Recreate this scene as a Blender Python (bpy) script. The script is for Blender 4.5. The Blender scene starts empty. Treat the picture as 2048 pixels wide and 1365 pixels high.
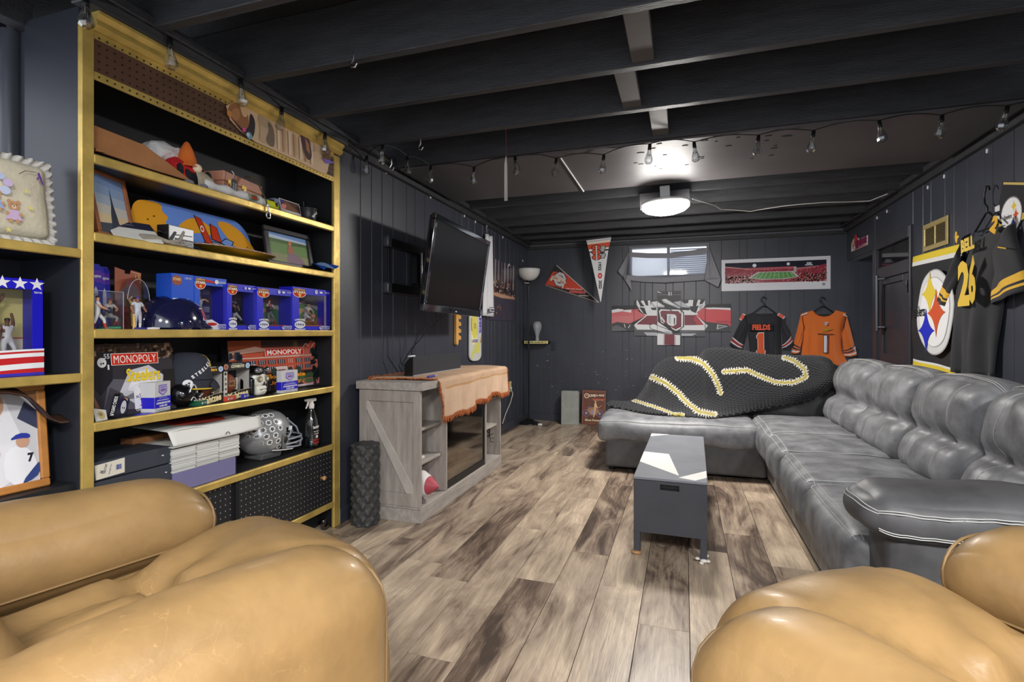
import bpy, bmesh, math, random
from mathutils import Vector, Matrix, noise as mnoise
# ------------------------------------------------------------------ camera, world, lights, exposure
SC = bpy.context.scene
COL = SC.collection
FPX, U0, V0, CAMZ = 1045.0, 1024.0, 665.0, 1.1
YAW = math.atan(344/1045)
CA, SA = math.cos(YAW), math.sin(YAW)
cd = bpy.data.cameras.new('camera'); cam = bpy.data.objects.new('camera', cd); COL.objects.link(cam)
cam.location = (0, 0, CAMZ); cam.rotation_euler = (math.pi/2, 0, YAW)
cd.sensor_width = 36; cd.lens = 36*FPX/2048; cd.shift_y = -17.5/2048; cd.clip_start = .02
SC.camera = cam
w = bpy.data.worlds.new('world'); SC.world = w; w.use_nodes = True
w.node_tree.nodes['Background'].inputs[0].default_value = (.86, .91, 1.0, 1)
w.node_tree.nodes['Background'].inputs[1].default_value = 1.5
SC.view_settings.view_transform = 'Standard'; SC.view_settings.look = 'None'
SC.view_settings.exposure = 0.35; SC.view_settings.gamma = 1; SC.view_settings.use_curve_mapping = False
def lamp(name, loc, power, size, color=(1, .98, .955), spread=math.pi, rot=(0, 0, 0), shape='DISK'):
    l = bpy.data.lights.new(name, 'AREA'); l.shape = shape; l.size = size; l.energy = power; l.color = color; l.spread = spread
    o = bpy.data.objects.new(name, l); COL.objects.link(o); o.location = loc; o.rotation_euler = rot
    return o
LAMP = (-.13, 4.06, 2.02)
lamp('second_fixture_glow', (-.1, -.55, 2.04), 62, .34)
lamp('unseen_fill_glow', (1.25, -.2, 2.05), 82, .34)  # fill lamp out of view, added to brighten the bookcase from the front
try:
    SC.cycles.max_bounces = 8; SC.cycles.transparent_max_bounces = 12; SC.cycles.use_denoising = True
except Exception: pass
def ray(u, v):
    l = (u-U0)/FPX
    return Vector((CA*l-SA, SA*l+CA, -(v-V0)/FPX))
CP = Vector((0, 0, CAMZ))
def onX(u, v, X): r = ray(u, v); return CP+r*(X/r.x)
def onY(u, v, Y): r = ray(u, v); return CP+r*(Y/r.y)
def onZ(u, v, Z): r = ray(u, v); return CP+r*((Z-CAMZ)/r.z)
def at(u, v, d): return CP+ray(u, v)*d
# ------------------------------------------------------------------ helpers
random.seed(7)
R = random.Random(11)
PI = math.pi
def lin(c):
    c = c/255.0
    return c/12.92 if c <= .04045 else ((c+.055)/1.055)**2.4
def S(r, g=None, b=None):
    if g is None: g = b = r
    return (lin(r), lin(g), lin(b), 1)
MATS = {}
def mat(name, col=(128, 128, 128), r=.5, m=0., var=0., vs=6., bump=0., bs=60., vc=False, coat=0., trans=0., emit=None, st=(1, 1, 1), spec=.5, sheen=0., ior=1.45, alpha=1., sub=0., col2=None, det=4., rnd=0.):
    if name in MATS: return MATS[name]
    M = bpy.data.materials.new(name); M.use_nodes = True; nt = M.node_tree; N = nt.nodes; L = nt.links
    b = N['Principled BSDF']; I = b.inputs
    I['Roughness'].default_value = r; I['Metallic'].default_value = m; I['Specular IOR Level'].default_value = spec; I['IOR'].default_value = ior
    I['Coat Weight'].default_value = coat; I['Coat Roughness'].default_value = .1
    I['Transmission Weight'].default_value = trans; I['Alpha'].default_value = alpha
    if sheen: I['Sheen Weight'].default_value = sheen
    c = S(*col); I['Base Color'].default_value = c
    tc = mp = None
    if var or bump:
        tc = N.new('ShaderNodeTexCoord'); mp = N.new('ShaderNodeMapping'); mp.inputs['Scale'].default_value = st
        L.new(tc.outputs['Object'], mp.inputs['Vector'])
    src = None
    if vc:
        a = N.new('ShaderNodeAttribute'); a.attribute_name = 'Col'; src = a.outputs['Color']
    if var:
        n = N.new('ShaderNodeTexNoise'); n.inputs['Scale'].default_value = vs; n.inputs['Detail'].default_value = det; n.inputs['Roughness'].default_value = .6
        L.new(mp.outputs[0], n.inputs['Vector'])
        mr = N.new('ShaderNodeMapRange'); mr.inputs[1].default_value = .3; mr.inputs[2].default_value = .7
        L.new(n.outputs['Fac'], mr.inputs[0])
        if col2 is not None:
            mx = N.new('ShaderNodeMixRGB'); mx.inputs[1].default_value = c; mx.inputs[2].default_value = S(*col2)
            mr.inputs[3].default_value = 0; mr.inputs[4].default_value = 1
            L.new(mr.outputs[0], mx.inputs[0]); src = mx.outputs[0]
        else:
            mr.inputs[3].default_value = 1-var; mr.inputs[4].default_value = 1+var
            mx = N.new('ShaderNodeMixRGB'); mx.blend_type = 'MULTIPLY'; mx.inputs[0].default_value = 1
            if src is not None: L.new(src, mx.inputs[1])
            else: mx.inputs[1].default_value = c
            L.new(mr.outputs[0], mx.inputs[2]); src = mx.outputs[0]
    if src is not None: L.new(src, I['Base Color'])
    if bump:
        n2 = N.new('ShaderNodeTexNoise'); n2.inputs['Scale'].default_value = bs; n2.inputs['Detail'].default_value = 5
        L.new(mp.outputs[0], n2.inputs['Vector'])
        bp = N.new('ShaderNodeBump'); bp.inputs['Strength'].default_value = bump; bp.inputs['Distance'].default_value = .01
        L.new(n2.outputs['Fac'], bp.inputs['Height']); L.new(bp.outputs[0], I['Normal'])
    if emit:
        I['Emission Color'].default_value = S(*emit[:3]); I['Emission Strength'].default_value = emit[3]
    MATS[name] = M
    return M
def thin_glass(name, tint=(250, 251, 252), gloss=.10, edge=.5):
    # a clear sheet that lets light through and mirrors a little, more so at grazing angles
    if name in MATS: return MATS[name]
    M = bpy.data.materials.new(name); M.use_nodes = True; nt = M.node_tree; N = nt.nodes; L = nt.links; N.remove(N['Principled BSDF'])
    t = N.new('ShaderNodeBsdfTransparent'); t.inputs[0].default_value = S(*tint); g = N.new('ShaderNodeBsdfGlossy'); g.inputs['Roughness'].default_value = .06
    lw = N.new('ShaderNodeLayerWeight'); lw.inputs[0].default_value = .35; mr = N.new('ShaderNodeMapRange'); mr.inputs[3].default_value = gloss; mr.inputs[4].default_value = edge; L.new(lw.outputs['Facing'], mr.inputs[0])
    mx = N.new('ShaderNodeMixShader'); L.new(mr.outputs[0], mx.inputs[0]); L.new(t.outputs[0], mx.inputs[1]); L.new(g.outputs[0], mx.inputs[2]); L.new(mx.outputs[0], N['Material Output'].inputs[0])
    MATS[name] = M
    return M
def sm(x): return x*x*(3-2*x)
def lerp(a, b, t): return a+(b-a)*t
class MB:
    """collects shapes; build() links them as ONE mesh object"""
    def __init__(s): s.v = []; s.f = []; s.c = []; s.sm = []; s.m = []; s.cur = (200, 200, 200); s.mi = 0; s.T = None
    def col(s, *c): s.cur = c if len(c) == 3 else (c[0] if isinstance(c[0], tuple) else (c[0],)*3); return s
    def _add(s, vs, fs, smooth=False, cols=None):
        o = len(s.v)
        for p in vs:
            p = Vector(p)
            s.v.append(s.T @ p if s.T is not None else p)
        for i, f in enumerate(fs):
            s.f.append([o+k for k in f]); s.c.append(cols[i] if cols else s.cur); s.sm.append(smooth); s.m.append(s.mi)
        return s
    def box(s, x0, x1, y0, y1, z0, z1):
        if x0 > x1: x0, x1 = x1, x0
        if y0 > y1: y0, y1 = y1, y0
        if z0 > z1: z0, z1 = z1, z0
        vs = [(x, y, z) for z in (z0, z1) for y in (y0, y1) for x in (x0, x1)]
        return s._add(vs, [(0, 2, 3, 1), (4, 5, 7, 6), (0, 1, 5, 4), (2, 6, 7, 3), (0, 4, 6, 2), (1, 3, 7, 5)])
    def rod(s, a, b, r, r2=None, n=8, cap=True, smooth=True):
        return s.tube([a, b], [r, r if r2 is None else r2], n, cap, smooth)
    def tube(s, pts, r, n=8, cap=True, smooth=True, flat=1.):
        pts = [Vector(p) for p in pts]; k = len(pts); rs = r if isinstance(r, (list, tuple)) else [r]*k
        vs = []; up = None
        for i, p in enumerate(pts):
            t = (pts[min(i+1, k-1)]-pts[max(i-1, 0)])
            t = t.normalized() if t.length > 1e-9 else Vector((0, 0, 1))
            if up is None: up = Vector((0, 0, 1)) if abs(t.z) < .9 else Vector((1, 0, 0))
            a = t.cross(up)
            if a.length < 1e-6: a = t.orthogonal()
            a.normalize(); b = a.cross(t).normalized(); up = b
            for j in range(n):
                q = 2*PI*j/n
                vs.append(p+a*(math.cos(q)*rs[i])+b*(math.sin(q)*rs[i]*flat))
        fs = []
        for i in range(k-1):
            for j in range(n):
                fs.append((i*n+j, i*n+(j+1) % n, (i+1)*n+(j+1) % n, (i+1)*n+j))
        s._add(vs, fs, smooth)
        if cap:
            s._add(vs[:n], [tuple(range(n))[::-1]]); s._add(vs[-n:], [tuple(range(n))])
        return s
    def lathe(s, prof, c=(0, 0, 0), n=20, ax='z', smooth=True, cols=None):
        vs = []; fs = []; cl = []
        for (r, z) in prof:
            for j in range(n):
                q = 2*PI*j/n; a, b = r*math.cos(q), r*math.sin(q)
                p = (a, b, z) if ax == 'z' else ((a, z, b) if ax == 'y' else (z, a, b))
                vs.append((c[0]+p[0], c[1]+p[1], c[2]+p[2]))
        for i in range(len(prof)-1):
            for j in range(n):
                fs.append((i*n+j, i*n+(j+1) % n, (i+1)*n+(j+1) % n, (i+1)*n+j)); cl.append(cols[i] if cols else s.cur)
        return s._add(vs, fs, smooth, cl)
    def disc(s, c, r, n=20, ax='z', r2=None):
        r2 = r if r2 is None else r2; vs = []
        for j in range(n):
            q = 2*PI*j/n; a, b = r*math.cos(q), r2*math.sin(q)
            p = (a, b, 0) if ax == 'z' else ((a, 0, b) if ax == 'y' else (0, a, b))
            vs.append((c[0]+p[0], c[1]+p[1], c[2]+p[2]))
        return s._add(vs, [tuple(range(n))])
    def ell(s, c, rx, ry, rz, n=14, k=8):
        prof = [(max(1e-4, math.cos(-PI/2+PI*i/k)), math.sin(-PI/2+PI*i/k)) for i in range(k+1)]
        vs = []; fs = []
        for (r, z) in prof:
            for j in range(n):
                q = 2*PI*j/n; vs.append((c[0]+rx*r*math.cos(q), c[1]+ry*r*math.sin(q), c[2]+rz*z))
        for i in range(k):
            for j in range(n): fs.append((i*n+j, i*n+(j+1) % n, (i+1)*n+(j+1) % n, (i+1)*n+j))
        return s._add(vs, fs, True)
    def prism(s, poly, y0, y1, smooth=False):
        """poly in (x,z), extruded along y"""
        n = len(poly); vs = [(x, y0, z) for x, z in poly]+[(x, y1, z) for x, z in poly]
        fs = [tuple(range(n)), tuple(range(n, 2*n))[::-1]]+[(i, i+n, (i+1) % n+n, (i+1) % n) for i in range(n)]
        return s._add(vs, fs, smooth)
    def prismz(s, poly, z0, z1):
        n = len(poly); vs = [(x, y, z0) for x, y in poly]+[(x, y, z1) for x, y in poly]
        fs = [tuple(range(n))[::-1], tuple(range(n, 2*n))]+[(i, (i+1) % n, (i+1) % n+n, i+n) for i in range(n)]
        return s._add(vs, fs)
    def prismx(s, poly, x0, x1):
        """poly in (y,z), extruded along x"""
        n = len(poly); vs = [(x0, y, z) for y, z in poly]+[(x1, y, z) for y, z in poly]
        fs = [tuple(range(n))[::-1], tuple(range(n, 2*n))]+[(i, (i+1) % n, (i+1) % n+n, i+n) for i in range(n)]
        return s._add(vs, fs)
    def grid(s, fn, nu, nv, colf=None, smooth=True, cu=False):
        vs = [fn(i/nu, j/nv) for j in range(nv+1) for i in range(nu+(0 if cu else 1))]
        W = nu if cu else nu+1; fs = []; cl = []
        for j in range(nv):
            for i in range(nu):
                i2 = (i+1) % W if cu else i+1
                fs.append((j*W+i, j*W+i2, (j+1)*W+i2, (j+1)*W+i)); cl.append(colf((i+.5)/nu, (j+.5)/nv) if colf else s.cur)
        return s._add(vs, fs, smooth, cl)
    def sheet(s, fn, nu, nv, th, colf=None, smooth=True):
        """a cloth with thickness: the grid, its back th behind along the normal, and a hem"""
        P = [[Vector(fn(i/nu, j/nv)) for i in range(nu+1)] for j in range(nv+1)]
        def nrm(i, j):
            a = P[j][min(i+1, nu)]-P[j][max(i-1, 0)]; b = P[min(j+1, nv)][i]-P[max(j-1, 0)][i]
            n = a.cross(b); return n.normalized() if n.length > 1e-12 else Vector((0, 0, 1))
        vs = [P[j][i] for j in range(nv+1) for i in range(nu+1)]; m = len(vs)
        vs += [P[j][i]-nrm(i, j)*th for j in range(nv+1) for i in range(nu+1)]
        W = nu+1; fs = []; cl = []
        def cc(i, j): return colf((i+.5)/nu, (j+.5)/nv) if colf else s.cur
        for j in range(nv):
            for i in range(nu):
                q = (j*W+i, j*W+i+1, (j+1)*W+i+1, (j+1)*W+i); fs.append(q); cl.append(cc(i, j))
                fs.append(tuple(m+k for k in q[::-1])); cl.append(cc(i, j))
        bd = [(i, 0) for i in range(nu+1)]+[(nu, j) for j in range(1, nv+1)]+[(i, nv) for i in range(nu-1, -1, -1)]+[(0, j) for j in range(nv-1, 0, -1)]
        for k in range(len(bd)):
            a, b = bd[k], bd[(k+1) % len(bd)]; ia, ib = a[1]*W+a[0], b[1]*W+b[0]
            fs.append((ib, ia, m+ia, m+ib)); cl.append(cc(min(a[0], nu-1), min(a[1], nv-1)))
        return s._add(vs, fs, smooth, cl)
    def cush(s, c, size, r, n=14, crown=0., dfm=None, front=0., sq=None):
        """rounded box with puffed top; dfm(p in -1..1 cube, pos) -> pos. Returns a sampler."""
        hx, hy, hz = size[0]/2, size[1]/2, size[2]/2; r = min(r, hx*.98, hy*.98, hz*.98)
        def P(x, y, z, off=0.):
            q = Vector((x*hx, y*hy, z*hz)); i = Vector((max(-hx+r, min(hx-r, q.x)), max(-hy+r, min(hy-r, q.y)), max(-hz+r, min(hz-r, q.z))))
            d = q-i
            if d.length > 1e-9: q = i+d.normalized()*(r+off)
            w_ = max(0, (1-x*x))*max(0, (1-y*y))
            if z > 0 and crown: q.z += crown*w_*z
            if front and y < 0: q.y -= front*max(0, (1-x*x))**.6*max(0, (1-z*z))**.6*-y
            q = q+Vector(c)
            return dfm((x, y, z), q) if dfm else q
        idx = {}; vs = []; fs = []
        def vid(x, y, z):
            k = (round(x*4000), round(y*4000), round(z*4000))
            if k not in idx: idx[k] = len(vs); vs.append(P(x, y, z))
            return idx[k]
        def sp(t): t = 2*t-1; return math.sin(t*PI/2)*.55+t*.45
        for ax in range(3):
            for sg in (-1, 1):
                for i in range(n):
                    for j in range(n):
                        q = []
                        for (a, b) in ((i, j), (i+1, j), (i+1, j+1), (i, j+1)):
                            p = [0, 0, 0]; p[ax] = sg; p[(ax+1) % 3] = sp(a/n); p[(ax+2) % 3] = sp(b/n); q.append(vid(*p))
                        fs.append(tuple(q if sg > 0 else q[::-1]))
        s._add(vs, fs, True)
        T = s.T
        return (lambda x, y, z, off=.002: (T @ P(x, y, z, off)) if T is not None else P(x, y, z, off))
    def build(s, name, m, parent=None, bevel=0., seg=1, weld=False, sub=0, smooth=None):
        me = bpy.data.meshes.new(name)
        me.from_pydata([tuple(p) for p in s.v], [], s.f)
        ms = m if isinstance(m, (list, tuple)) else [m]
        for k in ms: me.materials.append(k)
        if len(s.f) == len(me.polygons):
            me.polygons.foreach_set('use_smooth', s.sm if smooth is None else [smooth]*len(s.f))
            if len(ms) > 1: me.polygons.foreach_set('material_index', s.m)
            at_ = me.color_attributes.new('Col', 'FLOAT_COLOR', 'CORNER')
            buf = []; cache = {}
            for f, c in zip(s.f, s.c):
                if c not in cache: cache[c] = S(*c)
                buf.extend(cache[c]*len(f))
            at_.data.foreach_set('color', buf)
        if weld or bevel:
            bm = bmesh.new(); bm.from_mesh(me)
            if weld: bmesh.ops.remove_doubles(bm, verts=bm.verts, dist=1e-5)
            if bevel:
                ed = [e for e in bm.edges if len(e.link_faces) == 2 and e.calc_face_angle(0) > .5]
                bmesh.ops.bevel(bm, geom=ed, offset=bevel, segments=seg, affect='EDGES', profile=.5, clamp_overlap=True)
            bm.to_mesh(me); bm.free()
        me.update()
        o = bpy.data.objects.new(name, me); COL.objects.link(o)
        if parent is not None: o.parent = parent
        if sub:
            md = o.modifiers.new('sub', 'SUBSURF'); md.levels = md.render_levels = sub
        return o
def thing(name, label, cat, loc=(0, 0, 0), rz=0., group=None, rot=None):
    o = bpy.data.objects.new(name, None); COL.objects.link(o); o.empty_display_size = .05
    o.location = loc; o.rotation_euler = rot if rot else (0, 0, rz)
    return tag(o, label, cat, group)
def tag(o, label, cat, group=None):
    o['label'] = label; o['category'] = cat
    if group: o['group'] = group
    return o
def struct(o): o['kind'] = 'structure'; return o
def stuff(o): o['kind'] = 'stuff'; return o
def lab(o, l): o['label'] = l; return o
def copy_tree(o, parent=None):
    c = o.copy(); COL.objects.link(c)
    if parent is not None: c.parent = parent
    for ch in list(o.children): copy_tree(ch, c)
    return c
ROT = {'L': PI/2, 'B': 0., 'R': -PI/2}       # things facing into the room from the left / back / right wall
# ---- flat print: polygons in the local x,z plane, facing -y, each layer a hair in front of the one before
PRINT = mat('printed_ink', r=.45, vc=True)
PRINTG = mat('printed_gloss', r=.16, vc=True)
CLOTHPRINT = mat('printed_cloth', r=.85, vc=True, bump=.15, bs=400)
_tc = {}
def text_mesh(txt, bold=0., space=1.):
    k = (txt, bold, space)
    if k in _tc: return _tc[k]
    cu = bpy.data.curves.new('t', 'FONT'); cu.body = txt; cu.size = 1; cu.align_x = 'CENTER'; cu.offset = bold; cu.space_character = space; cu.resolution_u = 2
    o = bpy.data.objects.new('t', cu); COL.objects.link(o)
    me = o.to_mesh()
    vs = [v.co.copy() for v in me.vertices]; fs = [tuple(p.vertices) for p in me.polygons]
    o.to_mesh_clear(); bpy.data.objects.remove(o); bpy.data.curves.remove(cu)
    if vs:
        x0 = min(v.x for v in vs); x1 = max(v.x for v in vs); y0 = min(v.y for v in vs); y1 = max(v.y for v in vs)
        vs = [((v.x-(x0+x1)/2)/max(1e-6, x1-x0), (v.y-(y0+y1)/2)/max(1e-6, y1-y0)) for v in vs]
    _tc[k] = (vs, fs)
    return _tc[k]
class Art:
    def __init__(s, y=-.0004, step=.0003, wrap=None): s.mb = MB(); s.y = y; s.step = step; s.wrap = wrap; s.st = []; s.smooth = 0
    def up(s): s.y -= s.step; return s
    def poly(s, pts, c, up=True):
        if s.smooth and len(pts) > 4:
            for _ in range(s.smooth): pts = [q for i in range(len(pts)) for a, b in ((pts[i-1], pts[i]),) for q in ((a[0]*.75+b[0]*.25, a[1]*.75+b[1]*.25), (a[0]*.25+b[0]*.75, a[1]*.25+b[1]*.75))]
        if up or not s.st: s.up() if up else None; s.st.append(len(s.mb.f))
        if up and s.wrap is None:
            a = sum(pts[i][0]*pts[(i+1) % len(pts)][1]-pts[(i+1) % len(pts)][0]*pts[i][1] for i in range(len(pts)))
            if a < 0: pts = pts[::-1]
        s.mb.cur = tuple(c); s.mb._add([s._p(x, z) for x, z in pts], [tuple(range(len(pts)))]); return s
    def _p(s, x, z): return s.wrap(x, z, s.y) if s.wrap else (x, s.y, z)
    def rect(s, x0, x1, z0, z1, c, up=True): return s.poly([(x0, z0), (x1, z0), (x1, z1), (x0, z1)], c, up)
    def circ(s, x, z, r, c, r2=None, n=24, up=True, a0=0, a1=2*PI):
        r2 = r if r2 is None else r2; m = n if a1-a0 > 6.28 else n+1
        return s.poly([(x+r*math.cos(a0+(a1-a0)*i/n), z+r2*math.sin(a0+(a1-a0)*i/n)) for i in range(m)], c, up)
    def line(s, pts, w_, c, up=True):
        if up: s.up(); s.st.append(len(s.mb.f))
        for (a, b) in zip(pts[:-1], pts[1:]):
            dx, dz = b[0]-a[0], b[1]-a[1]; l = math.hypot(dx, dz) or 1; nx, nz = -dz/l*w_/2, dx/l*w_/2
            s.poly([(a[0]-nx, a[1]-nz), (b[0]-nx, b[1]-nz), (b[0]+nx, b[1]+nz), (a[0]+nx, a[1]+nz)], c, False)
        return s
    def text(s, t, x, z, wd, ht, c, bold=.02, rot=0., skew=0., arc=0., outline=None, space=1.):
        if outline: s.text(t, x, z, wd*(1+.10), ht*(1+.30), outline, bold+.05, rot, skew, arc, None, space)
        vs, fs = text_mesh(t, bold, space); s.up(); s.st.append(len(s.mb.f)); s.mb.cur = tuple(c); cr, sr = math.cos(rot), math.sin(rot); out = []
        for (a, b) in vs:
            px, pz = a*wd+b*ht*skew, b*ht+arc*(1-4*a*a)
            out.append(s._p(x+px*cr-pz*sr, z+px*sr+pz*cr))
        s.mb._add(out, fs); return s
    def specks(s, n, x0, x1, z0, z1, cols, smin, smax, rr, ok=None):
        s.up(); s.st.append(len(s.mb.f))
        for _ in range(n):
            x, z = rr.uniform(x0, x1), rr.uniform(z0, z1)
            if ok and not ok(x, z): continue
            w_ = rr.uniform(smin, smax); h_ = rr.uniform(smin, smax)
            s.poly([(x-w_, z-h_), (x+w_, z-h_*.7), (x+w_*.8, z+h_), (x-w_*.7, z+h_)], rr.choice(cols), False)
        return s
    def build(s, parent, name='print', m=None):
        # marks that lie apart become prints of their own
        B = s.mb; F = len(B.f); st = sorted(set(s.st+[0])); sh = [(a, b) for a, b in zip(st, st[1:]+[F]) if b > a]
        bb = []
        for a, b in sh:
            P = [B.v[k] for f in B.f[a:b] for k in f]; bb.append([[min(p[i] for p in P)-.0025 for i in range(3)], [max(p[i] for p in P)+.0025 for i in range(3)]])
        g = list(range(len(sh)))
        def rt(i):
            while g[i] != i: i = g[i]
            return i
        for i in range(len(sh)):
            for j in range(i):
                if all(bb[i][0][k] <= bb[j][1][k] and bb[j][0][k] <= bb[i][1][k] for k in range(3)): g[rt(i)] = rt(j)
        rs = sorted(set(rt(i) for i in range(len(sh))))
        if not 2 <= len(rs) <= 9: return B.build(name, m or PRINT, parent)
        o = None
        for r_ in rs:
            N_ = MB(); mp = {}
            for i, (a, b) in enumerate(sh):
                if rt(i) != r_: continue
                for k in range(a, b):
                    q = []
                    for v in B.f[k]:
                        if v not in mp: mp[v] = len(N_.v); N_.v.append(B.v[v])
                        q.append(mp[v])
                    N_.f.append(q); N_.c.append(B.c[k]); N_.sm.append(False); N_.m.append(0)
            o = N_.build(name, m or PRINT, parent)
        return o
def hypo(cx, cz, r, k=.32, n=6):
    """four-pointed concave star outline"""
    P = []
    for q in range(4):
        a0 = PI/2+q*PI/2; a1 = a0+PI/2
        p0 = (cx+r*math.cos(a0), cz+r*1.25*math.sin(a0)); p1 = (cx+r*math.cos(a1), cz+r*1.25*math.sin(a1)); m = (cx+r*k*.45*(math.cos(a0)+math.cos(a1)), cz+r*k*.5*(math.sin(a0)+math.sin(a1)))
        for i in range(n):
            t = i/n; P.append(((1-t)**2*p0[0]+2*t*(1-t)*m[0]+t*t*p1[0], (1-t)**2*p0[1]+2*t*(1-t)*m[1]+t*t*p1[1]))
    return P
def star5(cx, cz, r, a=PI/2, k=.4):
    return [(cx+(r if i % 2 == 0 else r*k)*math.cos(a+i*PI/5), cz+(r if i % 2 == 0 else r*k)*math.sin(a+i*PI/5)) for i in range(10)]
def disk_emblem(A, cx, cz, r, txt='Steelers', sx=1.):
    """white roundel with three coloured four-pointed stars and a word"""
    A.circ(cx, cz, r*1.08*sx, (120, 120, 122), r*1.08); A.circ(cx, cz, r*sx, (236, 236, 236), r)
    for (dx, dz, c) in ((.28, .45, (232, 200, 60)), (.48, -.08, (205, 84, 42)), (.22, -.56, (24, 44, 190))):
        A.poly(hypo(cx+dx*r*sx, cz+dz*r, r*.31*sx), c)
    A.text(txt, cx-.32*r*sx, cz-.06*r, r*.78*sx, r*.3, (15, 15, 15), .01)
# ---- a small figure in one continuous skin
def figure(name, J, parent, colf, m=None, sub=1):
    """J: {joint: (pos, radius, parent joint)}; colf(nearest joint) -> colour"""
    names = list(J); me = bpy.data.meshes.new('f'); idx = {n: i for i, n in enumerate(names)}
    me.from_pydata([J[n][0] for n in names], [(idx[J[n][2]], idx[n]) for n in names if J[n][2]], [])
    o = bpy.data.objects.new('f', me); COL.objects.link(o)
    md = o.modifiers.new('s', 'SKIN')
    for i, n in enumerate(names):
        d = me.skin_vertices[0].data[i]; d.radius = (J[n][1], J[n][1]); d.use_root = (J[n][2] is None)
    m2 = o.modifiers.new('u', 'SUBSURF'); m2.levels = m2.render_levels = sub
    dg = bpy.context.evaluated_depsgraph_get(); ev = o.evaluated_get(dg); em = ev.to_mesh()
    B = MB(); pos = [Vector(J[n][0]) for n in names]
    vs = [v.co.copy() for v in em.vertices]; fs = [tuple(p.vertices) for p in em.polygons]; cl = []
    segs = [(pos[idx[J[n][2]]], pos[idx[n]], n) for n in names if J[n][2]]
    for f in fs:
        c = sum((vs[k] for k in f), Vector())/len(f); best = None
        for a, b, n in segs:
            ab = b-a; t = max(0, min(1, (c-a).dot(ab)/max(1e-12, ab.dot(ab)))); d = (c-(a+ab*t)).length/ max(.2, 1)
            if best is None or d < best[0]: best = (d, n, t)
        cl.append(colf(best[1], best[2]))
    ev.to_mesh_clear(); bpy.data.objects.remove(o)
    B._add(vs, fs, True, cl)
    return B.build(name, m or PRINT, parent)
def fig_joints(h, pose):
    """standard joints for a figure of height h standing at the origin facing -y; pose overrides positions (in units of h)"""
    P = {'pelvis': ((0, 0, .50), .075, None), 'chest': ((0, 0, .68), .088, 'pelvis'), 'neck': ((0, 0, .83), .036, 'chest'), 'head': ((0, -.01, .885), .056, 'neck'), 'cap': ((0, -.01, .945), .058, 'head'),
         'shL': ((.10, 0, .775), .045, 'chest'), 'elL': ((.15, -.01, .62), .033, 'shL'), 'haL': ((.15, -.06, .49), .026, 'elL'),
         'shR': ((-.10, 0, .775), .045, 'chest'), 'elR': ((-.15, -.01, .62), .033, 'shR'), 'haR': ((-.15, -.06, .49), .026, 'elR'),
         'hipL': ((.055, 0, .45), .062, 'pelvis'), 'knL': ((.065, -.015, .26), .044, 'hipL'), 'anL': ((.07, 0, .045), .03, 'knL'), 'toL': ((.075, -.075, .02), .024, 'anL'),
         'hipR': ((-.055, 0, .45), .062, 'pelvis'), 'knR': ((-.065, -.015, .26), .044, 'hipR'), 'anR': ((-.07, 0, .045), .03, 'knR'), 'toR': ((-.075, -.075, .02), .024, 'anR')}
    out = {}
    for k, (p, r, q) in P.items():
        p = pose.get(k, p); out[k] = (tuple(c*h for c in p), r*h, q)
    return out
def uniform(cap, shirt, pants, sock, shoe, skin=(196, 150, 122), sleeve=None):
    sleeve = sleeve or shirt
    def f(n, t):
        if n == 'cap': return cap
        if n in ('head', 'neck'): return skin if (n == 'head' or t > .6) else shirt
        if n in ('chest', 'shL', 'shR'): return pants if (n == 'chest' and t < .25) else shirt
        if n in ('elL', 'elR'): return sleeve if t < .6 else skin
        if n in ('haL', 'haR'): return skin
        if n in ('hipL', 'hipR', 'knL', 'knR'): return pants
        if n in ('anL', 'anR'): return pants if t < .45 else sock
        return shoe
    return f
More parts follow.
